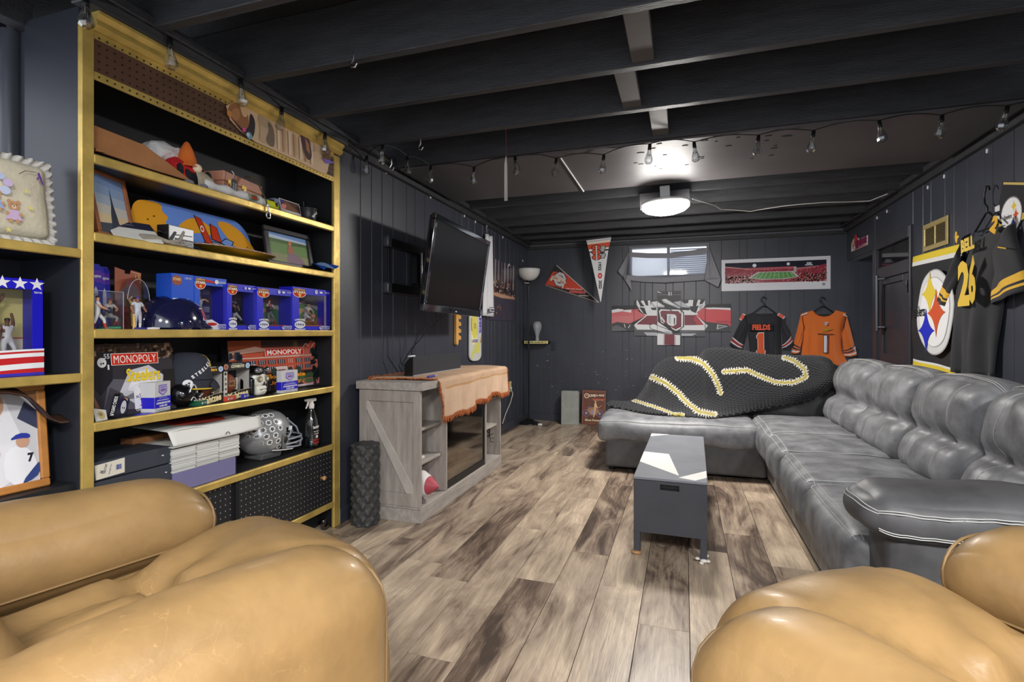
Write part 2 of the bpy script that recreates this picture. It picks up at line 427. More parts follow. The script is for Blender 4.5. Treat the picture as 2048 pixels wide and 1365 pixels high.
# ------------------------------------------------------------------ the room
XL, XR, YB, ZC = -1.88, 1.63, 6.33, 2.15
WALLM = mat('black_wall_paint', (55, 58, 68), r=.43, var=.12, vs=3, bump=.12, bs=150, spec=.75)
DARKM = mat('flat_black_paint', (34, 35, 38), r=.6, var=.25, vs=5, bump=.15, bs=60)
JOISTM = mat('black_painted_timber', (52, 53, 56), r=.5, var=.3, vs=4, st=(1, 8, 8), bump=.3, bs=30)
BLACKM = mat('satin_black', (22, 22, 24), r=.4)
GAPM = mat('groove_black', (12, 12, 13), r=.8)
GROOVE = mat('groove_glint', (92, 94, 100), r=.6)  # paler than the boards: light caught in the grooves, put into the colour
def wood_floor():
    M = bpy.data.materials.new('vinyl_plank'); M.use_nodes = True; nt = M.node_tree; N = nt.nodes; L = nt.links; b = N['Principled BSDF']
    tc = N.new('ShaderNodeTexCoord'); oi = N.new('ShaderNodeObjectInfo')
    ad = N.new('ShaderNodeVectorMath'); ad.operation = 'MULTIPLY_ADD'
    cb = N.new('ShaderNodeCombineXYZ'); L.new(oi.outputs['Random'], cb.inputs[0]); L.new(oi.outputs['Random'], cb.inputs[1]); L.new(oi.outputs['Random'], cb.inputs[2])
    ad.inputs[1].default_value = (37, 91, 53); L.new(cb.outputs[0], ad.inputs[0]); L.new(tc.outputs['Object'], ad.inputs[2])
    def nz(sc, scale, det, dist=0.):
        mp = N.new('ShaderNodeMapping'); mp.inputs['Scale'].default_value = sc; L.new(ad.outputs[0], mp.inputs['Vector'])
        n = N.new('ShaderNodeTexNoise'); n.inputs['Scale'].default_value = scale; n.inputs['Detail'].default_value = det; n.inputs['Distortion'].default_value = dist; n.inputs['Roughness'].default_value = .62
        L.new(mp.outputs[0], n.inputs['Vector']); return n.outputs['Fac']
    def math_(op, a, c):
        m = N.new('ShaderNodeMath'); m.operation = op
        for i, q in enumerate((a, c)):
            if isinstance(q, (int, float)): m.inputs[i].default_value = q
            else: L.new(q, m.inputs[i])
        return m.outputs[0]
    big = nz((4.2, 1.1, 1), 1.6, 6, 1.2); streak = nz((26, 1.6, 1), 2.0, 6, .8); fine = nz((120, 3, 1), 3.0, 3)
    t = math_('ADD', math_('MULTIPLY', big, .70), math_('MULTIPLY', streak, .30))
    t = math_('ADD', t, math_('MULTIPLY', math_('SUBTRACT', oi.outputs['Random'], .5), .19))
    cr = N.new('ShaderNodeValToRGB'); e = cr.color_ramp.elements; L.new(t, cr.inputs[0])
    e[0].position = .32; e[0].color = S(74, 62, 54); e[1].position = .72; e[1].color = S(216, 198, 172)
    for p, c in ((.40, (112, 95, 82)), (.47, (150, 132, 114)), (.55, (172, 154, 134)), (.63, (194, 174, 150))):
        q = cr.color_ramp.elements.new(p); q.color = S(*c)
    mr = N.new('ShaderNodeMapRange'); mr.inputs[1].default_value = .36; mr.inputs[2].default_value = .5; mr.inputs[3].default_value = .74; mr.inputs[4].default_value = 1.03; L.new(fine, mr.inputs[0])
    mx = N.new('ShaderNodeMixRGB'); mx.blend_type = 'MULTIPLY'; mx.inputs[0].default_value = .75; L.new(cr.outputs[0], mx.inputs[1]); L.new(mr.outputs[0], mx.inputs[2])
    L.new(mx.outputs[0], b.inputs['Base Color'])
    b.inputs['Roughness'].default_value = .33
    bp = N.new('ShaderNodeBump'); bp.inputs['Strength'].default_value = .25; bp.inputs['Distance'].default_value = .004; L.new(streak, bp.inputs['Height']); L.new(bp.outputs[0], b.inputs['Normal'])
    return M
FLOORM = wood_floor()
floor = struct(MB().box(-3.0, 3.0, -1.6, 6.6, -.08, -.006).build('floor', mat('underlay', (40, 34, 28), r=.8)))
def planks():
    W, Ln = .185, 1.22; g = .0011; cache = {}; rr = random.Random(5); x = -2.2; k = 0
    while x < 2.3:
        y = -1.5-rr.random()*Ln
        while y < YB:
            y0, y1 = max(y, -1.5), min(y+Ln, YB)
            if y1-y0 > .02 and y1 > .15:
                ln = round(y1-y0, 2)
                if ln not in cache:
                    o = MB().box(g, W-g, 0, ln-2*g, -.006, 0).build('plank', FLOORM, floor, bevel=.0009); cache[ln] = o.data
                else:
                    o = bpy.data.objects.new('plank', cache[ln]); COL.objects.link(o); o.parent = floor
                o.location = (x, y0+g, 0)
            y += Ln
        x += W
planks()
# ---- panelled walls: every board between two grooves is a board of its own
def boards(wall, cuts, place, name='panel_board'):
    """cuts: list of (a0, a1, z0, z1); place(a0, a1, z0, z1) -> a box tuple"""
    for (a0, a1, z0, z1) in cuts:
        MB().box(*place(a0+.0022, a1-.0022, z0, z1)).build(name, WALLM, wall, bevel=.0025)
rr = random.Random(3)
wall_left = struct(MB().box(XL-.09, XL-.004, 2.52, YB+.1, 0, 2.2).build('wall_left', GROOVE))
ys = [2.525]+[onX(u, 400, XL).y for u in (721, 743, 764, 786, 813, 830, 850, 873, 882, 900, 914, 924)]
while ys[-1] < YB-.16: ys.append(ys[-1]+rr.choice((.1, .15, .2, .15)))
ys.append(YB)
boards(wall_left, [(a, b, 0, 2.16) for a, b in zip(ys, ys[1:])], lambda a, b, z0, z1: (XL-.012, XL, a, b, z0, z1))
# back wall with the window hole
WX0, WX1, WZ0, WZ1 = -.62, .275, 1.735, 2.115
wb = MB()
for (a, b, c, d) in ((XL-.1, WX0, 0, 2.44), (WX1, 3.0, 0, 2.44), (WX0, WX1, 0, WZ0), (WX0, WX1, WZ1, 2.44)): wb.box(a, b, YB+.004, YB+.10, c, d)
wall_back = struct(wb.build('wall_back', GROOVE))
xs = [XL]+[onY(u, 600, YB).x for u in (1083, 1103, 1120, 1141, 1167, 1186, 1212, 1245, 1258, 1290)]+[WX0+.13, -.35, -.2, -.12, .0, .13]+[WX1]+[onY(u, 600, YB).x for u in (1443, 1479, 1494, 1531, 1558, 1580, 1608, 1644, 1671, 1705, 1722, 1752)]+[2.2, 2.4]
xs = sorted(x for x in xs)
xs = [x for i, x in enumerate(xs) if i == 0 or x-xs[i-1] > .02]
cuts = []
for a, b in zip(xs, xs[1:]):
    mid = (a+b)/2
    if WX0 < mid < WX1: cuts.append((a, b, 0, WZ0))
    elif mid > XR+.02: cuts.append((a, b, 0, 1.86))
    else: cuts.append((a, b, 0, 2.14))
boards(wall_back, cuts, lambda a, b, z0, z1: (a, b, YB, YB+.012, z0, z1))
# right wall: boards nearer than the door, header above door and alcove
DY0, DY1 = onX(1826, 500, XR).y, onX(1750, 600, XR).y
ZH = 1.852; ZD = onX(1826, 449, XR).z
wr = MB().box(XR+.004, XR+.1, .3, DY0, 0, 2.2)
wr.box(XR+.004, XR+.1, DY0, DY1, ZD, 2.2).box(XR+.004, XR+.1, DY1, YB, ZH, 2.2)
wall_right = struct(wr.build('wall_right', GROOVE))
ys = [.9, 1.1, 1.3, 1.55, 1.75, 1.9, 2.15, 2.4, 2.6, 2.8, 3.0, 3.2]+sorted(onX(u, 400, XR).y for u in (2028, 1985, 1970, 1935, 1908, 1890, 1862, 1846))+[DY0]
boards(wall_right, [(a, b, 0, 2.16) for a, b in zip(ys, ys[1:])]+[(DY0, DY1, ZD+.0, 2.16), (DY1, YB, ZH, 2.16)], lambda a, b, z0, z1: (XR, XR+.012, a, b, z0, z1))
# alcove behind the header
struct(MB().box(XR+.012, 3.0, DY1-.1, YB+.1, 1.86, 1.92).build('ceiling_alcove', DARKM))
struct(MB().box(XR+.1, 3.0, DY1-.1, DY1-.02, 0, 1.9).build('wall_alcove', DARKM))
# baseboards and mouldings
struct(MB().box(XL, XL+.014, 2.53, YB, 0, .088).build('baseboard_left', WALLM, bevel=.004))
struct(MB().box(XL+.014, XR, YB-.014, YB, 0, .088).build('baseboard_back', WALLM, bevel=.004))
struct(MB().box(XR-.014, XR, .9, DY0-.02, 0, .088).build('baseboard_right', WALLM, bevel=.004))
struct(MB().box(XL-.05, XL+.035, 2.5, YB, 2.155, 2.2).box(XL-.05, XL+.075, 1.0, YB, 2.2, 2.235).build('trim_1', JOISTM, bevel=.004))
struct(MB().box(XR-.035, XR+.05, .9, YB, 2.155, 2.2).box(XR-.075, XR+.05, .9, YB, 2.2, 2.235).build('trim_2', JOISTM, bevel=.004))
struct(MB().box(XL, XR, YB-.02, YB+.02, 2.135, 2.175).build('trim_3', JOISTM, bevel=.004))
# ceiling: subfloor, joists, blocking, the flat panel round the lamp
ceiling = struct(MB().box(-3.0, 3.0, -.2, 6.6, 2.43, 2.48).build('ceiling', DARKM))
ZJ = 2.195; jm = None
for Y in (.56, .97, 1.38, 1.79, 2.20, 2.63, 3.05, 3.46, 3.87, 4.28, 4.69, 5.10, 5.51, 5.92, 6.27):
    if jm is None:
        o = MB().box(-3.0, 1.75, 0, .042, ZJ, 2.43).build('joist', JOISTM, ceiling, bevel=.003); jm = o.data
    else:
        o = bpy.data.objects.new('joist', jm); COL.objects.link(o); o.parent = ceiling
    o.location = (0, Y, R.uniform(-.004, .004))
for i, (u, v, ya, yb) in enumerate(((1281, 95, 1.832, 2.20), (1259, 195, 2.242, 2.63), (1320, 262, 2.672, 3.05))):
    x = onZ(u, v, ZJ).x
    MB().box(x-.045, x+.045, ya, yb, ZJ+.012, ZJ+.05).build('blocking', mat('grey_timber', (78, 74, 72), r=.6, var=.2, vs=6), ceiling, bevel=.003)
PANELM = mat('dark_grey_drywall', (80, 77, 79), r=.55, var=.12, vs=2.5, bump=.25, bs=6)
MB().box(XL+.08, XR-.08, 3.075, 3.965, ZJ-.014, ZJ-.002).build('ceiling_panel', PANELM, ceiling, bevel=.002)
# damp-stained, flaking spots of the panel
pc = MB(); q = random.Random(8)
for _ in range(26):
    x, y = q.uniform(-.35, .55), q.uniform(3.1, 3.6); a = q.uniform(.006, .022)
    pc.prismz([(x-a, y), (x-a*.3, y-a*.35), (x+a, y-a*.1), (x+a*.5, y+a*.4), (x-a*.2, y+a*.3)], ZJ-.0165, ZJ-.0138)
stuff(pc.build('paint_flakes', DARKM, ceiling))
MB().rod((onZ(1121, 316, 2.178)), onZ(1167, 383, 2.176), .006, n=6).build('batten_strip', mat('pale_strip', (180, 180, 178), r=.5), ceiling)
# niche left of the bookcase
struct(MB().box(-2.8, -2.16, 1.20, 1.26, 0, 2.17).build('wall_niche', WALLM))
struct(MB().lathe([(.03, 0), (.03, 1.2)], (-2.235, 1.185, .95), 16).box(-2.30, -2.272, 1.17, 1.2, .95, 2.15).box(-2.33, -2.312, 1.175, 1.2, .95, 2.15).build('trim_4', mat('gloss_grey_blue', (66, 68, 76), r=.25)))
struct(MB().box(-2.36, -2.28, .2, 1.2, 2.1, 2.19).box(-2.2, -2.14, .2, 1.2, 2.15, 2.24).box(-3, -2.14, .2, 1.2, 2.24, 2.3).build('trim_5', JOISTM, bevel=.003))
# window
win = struct(MB().box(WX0, WX1, YB-.01, YB+.09, WZ1-.025, WZ1).box(WX0, WX1, YB-.01, YB+.09, WZ0, WZ0+.03).box(WX0, WX0+.03, YB-.01, YB+.09, WZ0+.03, WZ1-.025).box(WX1-.03, WX1, YB-.01, YB+.09, WZ0+.03, WZ1-.025).build('window_1', mat('grey_window_frame', (120, 122, 128), r=.5), bevel=.003))
xm = (WX0+WX1)/2
MB().box(xm-.016, xm+.016, YB+.02, YB+.05, WZ0+.03, WZ1-.025).build('mullion', mat('grey_window_frame'), win)
MB().box(WX0+.03, WX1-.03, YB+.034, YB+.038, WZ0+.03, WZ1-.025).build('pane', thin_glass('window_glass'), win)
bl = mat('white_blind', (205, 212, 226), r=.6)
for i in range(13):
    z = WZ1-.05-i*.0235
    o = MB().box(0, WX1-.035-xm-.02, -.011, .011, -.001, .001).build('blind_slat', bl, win); o.location = (xm+.02, YB+.072, z); o.rotation_euler = (.75, 0, 0)
# door with a transom light
drm = mat('charcoal_door_paint', (54, 55, 62), r=.42, var=.1, vs=3)
fr = MB()
T = ZD-.0
fr.box(XR-.02, XR+.05, DY1-.075, DY1, 0, T).box(XR-.02, XR+.05, DY0, DY0+.03, 0, T).box(XR-.02, XR+.05, DY0+.03, DY1-.075, T-.085, T)
ZT0 = onX(1765, 535, XR).z
fr.box(XR-.012, XR+.04, DY0+.03, DY1-.075, ZT0-.10, ZT0)
door = struct(fr.build('door_1', drm, bevel=.003))
ya, yb = DY0+.034, DY1-.079; zt = ZT0-.104
leaf = MB().box(XR+.012, XR+.05, ya, yb, .01, zt).build('door_leaf', drm, door)
ls = MB()
for (a, b, c, d) in ((ya, ya+.15, .01, zt), (yb-.12, yb, .01, zt), (ya+.15, yb-.12, zt-.05, zt), (ya+.15, yb-.12, .01, .25), (ya+.15, yb-.12, .8, .92)): ls.box(XR-.004, XR+.0125, a, b, c, d)
ls.build('door_stiles', drm, leaf, bevel=.003)
hz0, hz1 = onX(1755, 662, XR-.05).z, onX(1755, 552, XR-.05).z; hy = onX(1755, 600, XR-.05).y
h = MB().rod((XR-.055, hy, hz0), (XR-.055, hy, hz1), .016, n=12)
for z in (hz0+.03, hz1-.03): h.rod((XR-.055, hy, z), (XR-.004, hy-.03, z), .012)
h.build('door_handle', mat('dark_grey_metal', (82, 84, 92), r=.35, m=.6), leaf)
lt = onX(1819, 573, XR); MB().box(XR-.02, XR-.004, lt.y-.012, lt.y+.012, lt.z-.045, lt.z+.045).rod((XR-.02, lt.y, lt.z), (XR-.035, lt.y, lt.z+.02), .006).build('door_latch', mat('dull_chrome', (120, 120, 124), r=.3, m=1), leaf)
MB().box(XR+.006, XR+.01, DY0+.03, DY1-.075, ZT0, T-.085).build('transom_pane', thin_glass('dark_glass', (120, 125, 125), .12, .4), door)
struct(MB().box(XR+.3, XR+1.2, DY0-.8, DY0-.75, 0, 2.3).box(XR+1.2, XR+1.25, DY0-.8, DY1-.1, 0, 2.3).build('wall_hall', mat('hall_wall', (72, 70, 66), r=.8)))
# chips of paint on the back wall
ch = Art(y=YB-.0006)
q = random.Random(21)
for _ in range(46):
    u, v = q.uniform(1090, 1300), q.uniform(700, 790); p = onY(u, v, YB); a = q.uniform(.002, .006)
    ch.poly([(p.x-a, p.z), (p.x, p.z-a*.6), (p.x+a*q.uniform(.5, 2), p.z), (p.x, p.z+a*q.uniform(.3, 1))], (200, 196, 190), False)
for (u, v, a) in ((1095, 722, .02), (1075, 732, .018), (1300, 705, .006)):
    p = onY(u, v, YB); ch.poly([(p.x-a, p.z), (p.x, p.z-a*.3), (p.x+a, p.z), (p.x, p.z+a*.4)], (150, 140, 128))
stuff(ch.build(wall_back, 'paint_chips'))
# ------------------------------------------------------------------ recliners
LEATH = mat('tan_leather', (144, 115, 75), r=.42, var=.2, vs=5, bump=.12, bs=35, spec=.45, coat=.06)
def leather_scuffs():
    nt = LEATH.node_tree; N = nt.nodes; L = nt.links; b = N['Principled BSDF']
    old = b.inputs['Base Color'].links[0].from_socket
    tc = N.new('ShaderNodeTexCoord'); v = N.new('ShaderNodeTexVoronoi'); v.feature = 'DISTANCE_TO_EDGE'; v.inputs['Scale'].default_value = 13
    nz = N.new('ShaderNodeTexNoise'); nz.inputs['Scale'].default_value = 7; nz.inputs['Detail'].default_value = 6
    mxv = N.new('ShaderNodeMixRGB'); mxv.inputs[0].default_value = .35; L.new(tc.outputs['Object'], mxv.inputs[1]); L.new(nz.outputs['Color'], mxv.inputs[2]); L.new(tc.outputs['Object'], nz.inputs['Vector']); L.new(mxv.outputs[0], v.inputs['Vector'])
    n2 = N.new('ShaderNodeTexNoise'); n2.inputs['Scale'].default_value = 4; L.new(tc.outputs['Object'], n2.inputs['Vector'])
    m1 = N.new('ShaderNodeMapRange'); m1.inputs[1].default_value = 0; m1.inputs[2].default_value = .012; m1.inputs[3].default_value = 1; m1.inputs[4].default_value = 0; L.new(v.outputs['Distance'], m1.inputs[0])
    m2 = N.new('ShaderNodeMapRange'); m2.inputs[1].default_value = .5; m2.inputs[2].default_value = .68; m2.inputs[3].default_value = 0; m2.inputs[4].default_value = .25; L.new(n2.outputs['Fac'], m2.inputs[0])
    mu = N.new('ShaderNodeMath'); mu.operation = 'MULTIPLY'; L.new(m1.outputs[0], mu.inputs[0]); L.new(m2.outputs[0], mu.inputs[1])
    mx = N.new('ShaderNodeMixRGB'); L.new(mu.outputs[0], mx.inputs[0]); L.new(old, mx.inputs[1]); mx.inputs[2].default_value = S(222, 184, 130); L.new(mx.outputs[0], b.inputs['Base Color'])
leather_scuffs()
SEAM = mat('tan_seam', (126, 100, 64), r=.5)
def wr(p, q, amt, sc, stv=(1, 1, 1), seed=0):
    """soft wrinkles"""
    n = mnoise.noise(Vector((q.x*sc*stv[0]+seed, q.y*sc*stv[1], q.z*sc*stv[2])))
    return n*amt
def make_recliner(label, loc, rz, low=1):
    t = thing('recliner', label, 'recliner', loc, rz, 'tan leather recliners')
    # outer shell below the pads
    MB().box(-.40, .40, -.5, .40, .07, .30).build('base', LEATH, t, bevel=.03, seg=2)
    # seat: two lobes with a pulled tuft between them
    B = MB()
    def dseat(p, q):
        x, y, z = p
        if z > -.3:
            k = max(0, z+.3)/1.3
            q.z -= .050*k*math.exp(-((q.y-.20)/.03)**2)*(.45+.55*math.exp(-(q.x/.13)**2))
            q.z += .050*k*math.exp(-((q.y-.46)/.17)**2)
            q.z -= .03*k*max(0, (q.y-.56)/.10)**2
            q.z += .020*k*math.sin(q.x*44+q.y*5+2*mnoise.noise(Vector((q.x*4, q.y*3, 0))))*math.exp(-((q.y-.10)/.22)**2)*.55
            q.z += wr(p, q, .014*k, 6, (1.5, .6, 1))
            for (ax, ay, bx, by, dp, wd) in ((0, .2, .26, .34, .022, .014), (0, .2, -.26, .26, .026, .014), (0, .2, .05, -.25, .016, .016), (0, .2, -.14, -.2, .012, .012), (.02, .2, .2, .6, .010, .012), (0, .2, -.2, .5, .012, .012)):
                dx, dy = bx-ax, by-ay; t_ = max(0, min(1, ((q.x-ax)*dx+(q.y-ay)*dy)/(dx*dx+dy*dy))); d_ = math.hypot(q.x-ax-t_*dx, q.y-ay-t_*dy); q.z -= dp*k*(1-.6*t_)*math.exp(-(d_/wd)**2)
        return q
    f = B.cush((0, .12, .375), (.52, 1.06, .31), .11, 44, .035, dseat)
    B.build('seat', LEATH, t)
    for sx in (-1, 1):
        A = MB()
        def dside(p, q):
            q.x += sx*.02*(1-p[1]**2)
            return q
        A.cush((sx*.335, -.02, .31), (.19, .86, .50), .05, 12, 0, dside)
        A.build('arm_panel', LEATH, t)
        A = MB(); tall = sx == low
        def darm(p, q):
            x, y, z = p
            if z > 0: q.z += wr(p, q, .010, 5, (1, .8, 1), sx*9)
            fr = max(0, (q.y-.28)/.17)
            q.z -= .020*fr*fr*max(0, z+.6)
            q.z -= .012*max(0, z)*math.exp(-((q.y+.12)/.03)**2)
            return q
        g = A.cush((sx*.335, .01, .425 if tall else .590), (.25, .92, .46 if tall else .20), .105 if tall else .097, 22, .030, darm)
        arm = A.build('arm_pad', LEATH, t)
        sb = MB()
        for zz in (-.5,):
            sb.tube([g(-sx*1, y/12, zz, .001) for y in range(-12, 13)], .0032, 5)
            sb.tube([g(math.cos(PI*x/16)*.80, .92, -.9+1.72*math.sin(PI*x/16)**.5, .0015) for x in range(0, 17)], .0035, 5)
            sb.tube([g(sx*1, y/12, zz, .001) for y in range(-12, 13)], .0032, 5)
        sb.build('seam', SEAM, arm)
    # back: lumbar pad and head pad, leaning
    B = MB(); B.T = Matrix.Translation((0, -.13, .45)) @ Matrix.Rotation(math.radians(24), 4, 'X')
    def dback(p, q):
        q.y += wr(p, q, .02, 5) if p[1] > 0 else 0
        q.z += .012*math.sin(q.x*40)*max(0, p[1])*(1-p[2]**2)
        return q
    B.cush((0, 0, .17), (.66, .27, .42), .12, 18, .02, dback)
    B.build('lumbar_pad', LEATH, t)
    B = MB(); B.T = Matrix.Translation((0, -.13, .45)) @ Matrix.Rotation(math.radians(24), 4, 'X')
    B.cush((0, -.02, .50), (.70, .25, .34), .12, 16, .02, dback)
    B.build('head_pad', LEATH, t)
    B = MB(); B.T = Matrix.Translation((0, -.13, .45)) @ Matrix.Rotation(math.radians(24), 4, 'X')
    B.cush((0, -.12, .2), (.60, .10, .75), .05, 10); B.build('back_shell', LEATH, t)
    # foot pad, folded down at the front
    B = MB(); B.cush((0, .575, .215), (.50, .13, .33), .06, 14, 0, lambda p, q: q+Vector((0, .02*(1-p[2]**2), 0))); B.build('foot_pad', LEATH, t)
    B = MB().cyl4() if False else MB().lathe([(.0, 0), (.26, 0), (.26, .05), (.05, .07)], (0, -.05, 0), 24); B.build('swivel_base', BLACKM, t)
    return t
make_recliner('tan leather recliner at the left, beside the gold-edged bookcase', (-1.112, .627, 0), math.radians(-14.6))
make_recliner('tan leather recliner at the right, turned toward the table before the sofa arm', (.625, .855, 0), math.radians(40), -1)
# ------------------------------------------------------------------ sectional sofa
SUEDE = mat('grey_suede', (88, 89, 92), r=.48, var=.5, vs=9, bump=.14, bs=26, st=(1, 1, 1), spec=.45, col2=(138, 139, 142), det=7)
SUEDED = mat('dark_grey_leather', (78, 78, 80), r=.5, var=.3, vs=6, bump=.12, bs=22, spec=.5)
STITCH = mat('pale_grey_thread', (188, 188, 186), r=.7)
SO = Vector((.95, 3.2, 0))
sofa = thing('sectional_sofa', 'grey suede sectional sofa with tufted back cushions and a chaise end along the right wall', 'sofa', SO)
TS = Matrix.Translation(-SO)
def smb(): b = MB(); b.T = TS.copy(); return b
b = smb(); b.box(.575, 1.5, 1.82, 4.72, .035, .215).build('base', SUEDE, sofa, bevel=.015, seg=2)
b = smb(); b.box(-.60, .575, 4.19, 5.0, .03, .27).build('chaise_base', SUEDED, sofa, bevel=.02, seg=2)
def dbl(B, f, pts, gap=.012, r=.0016):
    for o in (-1, 1):
        B.tube([f(*(p[:2]+(p[2]+o*gap,)) if len(p) == 3 else p, .0015) for p in pts], r, 4, False)
SEATS = [(3.84, 4.70), (3.30, 3.84), (2.66, 3.30), (1.98, 2.66)]
for i, (y0, y1) in enumerate(SEATS):
    B = smb(); ln = 1.16-.52
    def ds(p, q, y0=y0, y1=y1, i=i):
        x, y, z = p
        if z > 0: q.z += wr(p, q, .012*z, 6, (1, 1, 1), i*5)
        if x < 0: q.x -= .025*(-x)*max(0, 1-y*y)*max(0, 1-z*z)
        return q
    f = B.cush(((.515+1.16)/2, (y0+y1)/2, .312), (1.16-.515, y1-y0-.004, .235), .06, 18, .028, ds)
    o = B.build('seat_cushion', SUEDE, sofa)
    s_ = smb(); n = 14
    for off in (.86, .97):
        s_.tube([TS.inverted() @ f(-off, y/n, .97, .0012) for y in range(-n, n+1)], .0016, 4, False)
    for sg in (-1, 1):
        s_.tube([TS.inverted() @ f(x/n, sg*.9, .97, .0012) for x in range(-n, n+1)], .0014, 4, False)
    s_.build('stitching', STITCH, o)
# chaise cushion
B = smb()
def dch(p, q):
    x, y, z = p
    q.z += wr(p, q, .014, 4, (1, 1, 1), 3)*(1 if z > 0 else .3)
    if y < 0: q.y -= .03*(1-x*x)*(1-z*z)*-y
    if z < 0: q.z += .02*math.sin(x*7)*(-z)*(1 if y < 0 else 0)*.5
    return q
f = B.cush(((-.66+.53)/2, (4.165+5.0)/2, .325), (1.19, .86, .19), .06, 22, .03, dch); ch_ = B.build('chaise_cushion', SUEDE, sofa)
s_ = smb(); s_.tube([TS.inverted() @ f(x/20, -.97, .86, .0012) for x in range(-20, 21)], .0018, 4, False); s_.build('stitching', STITCH, ch_)
# back of the short side, mostly under the blanket
B = smb(); B.T = TS @ Matrix.Translation((.52, 4.84, .36)) @ Matrix.Rotation(math.radians(-13), 4, 'X')
B.cush((0, .06, .24), (1.50, .22, .50), .09, 20, .015, lambda p, q: q+Vector((0, wr(p, q, .03, 4), 0))); B.build('back_cushion', SUEDED, sofa)
b = smb(); b.box(-.2, 1.45, 4.98, 5.1, .05, .72).build('back_frame', SUEDED, sofa, bevel=.03, seg=2)
b = smb(); b.box(1.28, 1.5, 1.9, 5.1, .05, .74).build('back_frame', SUEDED, sofa, bevel=.04, seg=2)
# tufted back cushions of the long side
BACKS = [(3.93, 4.74), (3.22, 3.95), (2.58, 3.24), (1.92, 2.60)]
for i, (y0, y1) in enumerate(BACKS):
    B = smb(); yc = (y0+y1)/2; wd = y1-y0
    B.T = TS @ Matrix.Translation((1.05, yc, .40)) @ Matrix.Rotation(PI/2, 4, 'Z') @ Matrix.Rotation(math.radians(16), 4, 'X') @ Matrix.Rotation(PI, 4, 'Z')
    # local: x along the sofa, -y faces the room after the turn
    B.T = TS @ Matrix.Translation((1.05, yc, .40)) @ Matrix.Rotation(math.radians(15), 4, 'Y') @ Matrix.Rotation(-PI/2, 4, 'Z')
    def db(p, q, wd=wd, i=i):
        x, y, z = p
        if y < .2:
            k = (.2-y)/1.2
            cr = math.exp(-((z+.08)/.13)**2)                       # horizontal pulled crease
            t1 = math.exp(-((x-.34)/.10)**2)+math.exp(-((x+.34)/.10)**2)
            q.y += .055*k*cr*(.55+.6*t1)
            q.y += .016*k*t1*(1-cr)
            q.y -= .055*k*(1-x*x)**.5*((1-((z-.47)/.6)**2) if z > -.08 else (1-((z+.55)/.55)**2)) if abs(x) < 1 else 0
            q.y += wr(p, q, .014*k, 9, (1, 1, 1), i*7)
            q.y += .006*k*math.sin(x*26+z*8)*math.exp(-((z+.08)/.25)**2)
        if z > 0: q.z += .012*(1-x*x)*z
        return q
    f = B.cush((0, .13, .255), (wd-.01, .27, .53), .10, 30, .02, db); o = B.build('back_cushion', SUEDE, sofa)
    s_ = MB(); n = 16
    for zz in (.80, .86): s_.tube([f(x/n, -.6, zz+.1, .001) for x in range(-n, n+1)], .0017, 4, False)
    for xx in (-.42, .42): s_.tube([f(xx, -1, z/n, .0006) for z in range(-13, n)], .0009, 4, False)
    s_.tube([f(x/n, -1, -.03, .0006) for x in range(-n+2, n-1)], .0011, 4, False)
    s_.build('stitching', STITCH, o)
# arm at the near end
B = smb()
B.cush((1.06, 1.925, .28), (.97, .21, .53), .04, 14); pn = B.build('arm_panel', SUEDED, sofa)
B = smb()
def da(p, q):
    x, y, z = p
    if x < -.5: q.x -= .03*(1-y*y)*(1-z*z)
    q.z += wr(p, q, .012, 5, (1, 1.6, 1), 2)
    if y < -.4: q.y += .004*math.sin(q.x*95)*(1-z*z)*(1 if x > -.9 else 0)
    return q
f = B.cush((1.035, 1.925, .545), (1.02, .29, .145), .07, 24, .025, da); ap = B.build('arm_pad', SUEDED, sofa)
s_ = smb(); n = 30; inv = TS.inverted()
for zz in (-.42, -.56): s_.tube([inv @ f(x/n, -1, zz, .0035) for x in range(-n, n+1)], .0018, 4, False)
for zz in (.40, .52): s_.tube([inv @ f(x/n, -1, zz, .0035) for x in range(-n, n+1)], .0018, 4, False)
for zz in (.35, .5): s_.tube([inv @ f(-1, y/12, zz, .0012) for y in range(-12, 13)], .0016, 4, False)
s_.build('stitching', STITCH, ap)
s_ = smb()
for xx in (.655, .668): s_.tube([(xx, 1.828, z/20) for z in range(2, 10)], .0016, 4, False)
s_.build('stitching', STITCH, pn)
b = smb()
for (x, y) in ((.62, 1.9), (1.44, 1.9), (.62, 4.1), (-.55, 4.25), (-.55, 4.95), (1.44, 5.0)): b.rod((x, y, 0), (x, y, .05), .025)
for k_ in range(6):
    x, y = ((.62, 1.9), (1.44, 1.9), (.62, 4.1), (-.55, 4.25), (-.55, 4.95), (1.44, 5.0))[k_]
    q = smb(); q.rod((x, y, 0), (x, y, .05), .025, .03, 10); q.build('foot', BLACKM, sofa)
# ------------------------------------------------------------------ coffee table
tb = thing('coffee_table', 'narrow charcoal box coffee table with white angular patches on its lid', 'table', (-.066, 2.645, 0), math.radians(-1.0))
CH = mat('charcoal_laminate', (58, 59, 65), r=.42, var=.12, vs=6, bump=.05, bs=80)
TOPM = mat('slate_top', (118, 121, 128), r=.4, var=.1, vs=7)
W2 = .171; LT = 1.16
b = MB(); zt, zb = .372, .115
fb = MB(); fb.box(-W2, -.0445, -.001, .015, zb, zt).box(.0445, W2, -.001, .015, zb, zt).box(-.0445, .0445, -.001, .015, zb, zt-.042).box(-.0445, .0445, -.001, .015, zt-.014, zt)
fb.build('front_panel', CH, tb); MB().box(-.06, .06, .03, .04, zt-.06, zt-.002).build('slot_back', BLACKM, tb)
b.box(-W2, -W2+.016, .015, LT, zb, zt).box(W2-.016, W2, .015, LT, zb, zt).box(-W2, W2, LT-.016, LT, zb, zt).box(-W2, W2, .02, LT, zb, zb+.012)
b.build('body', CH, tb, bevel=.002)
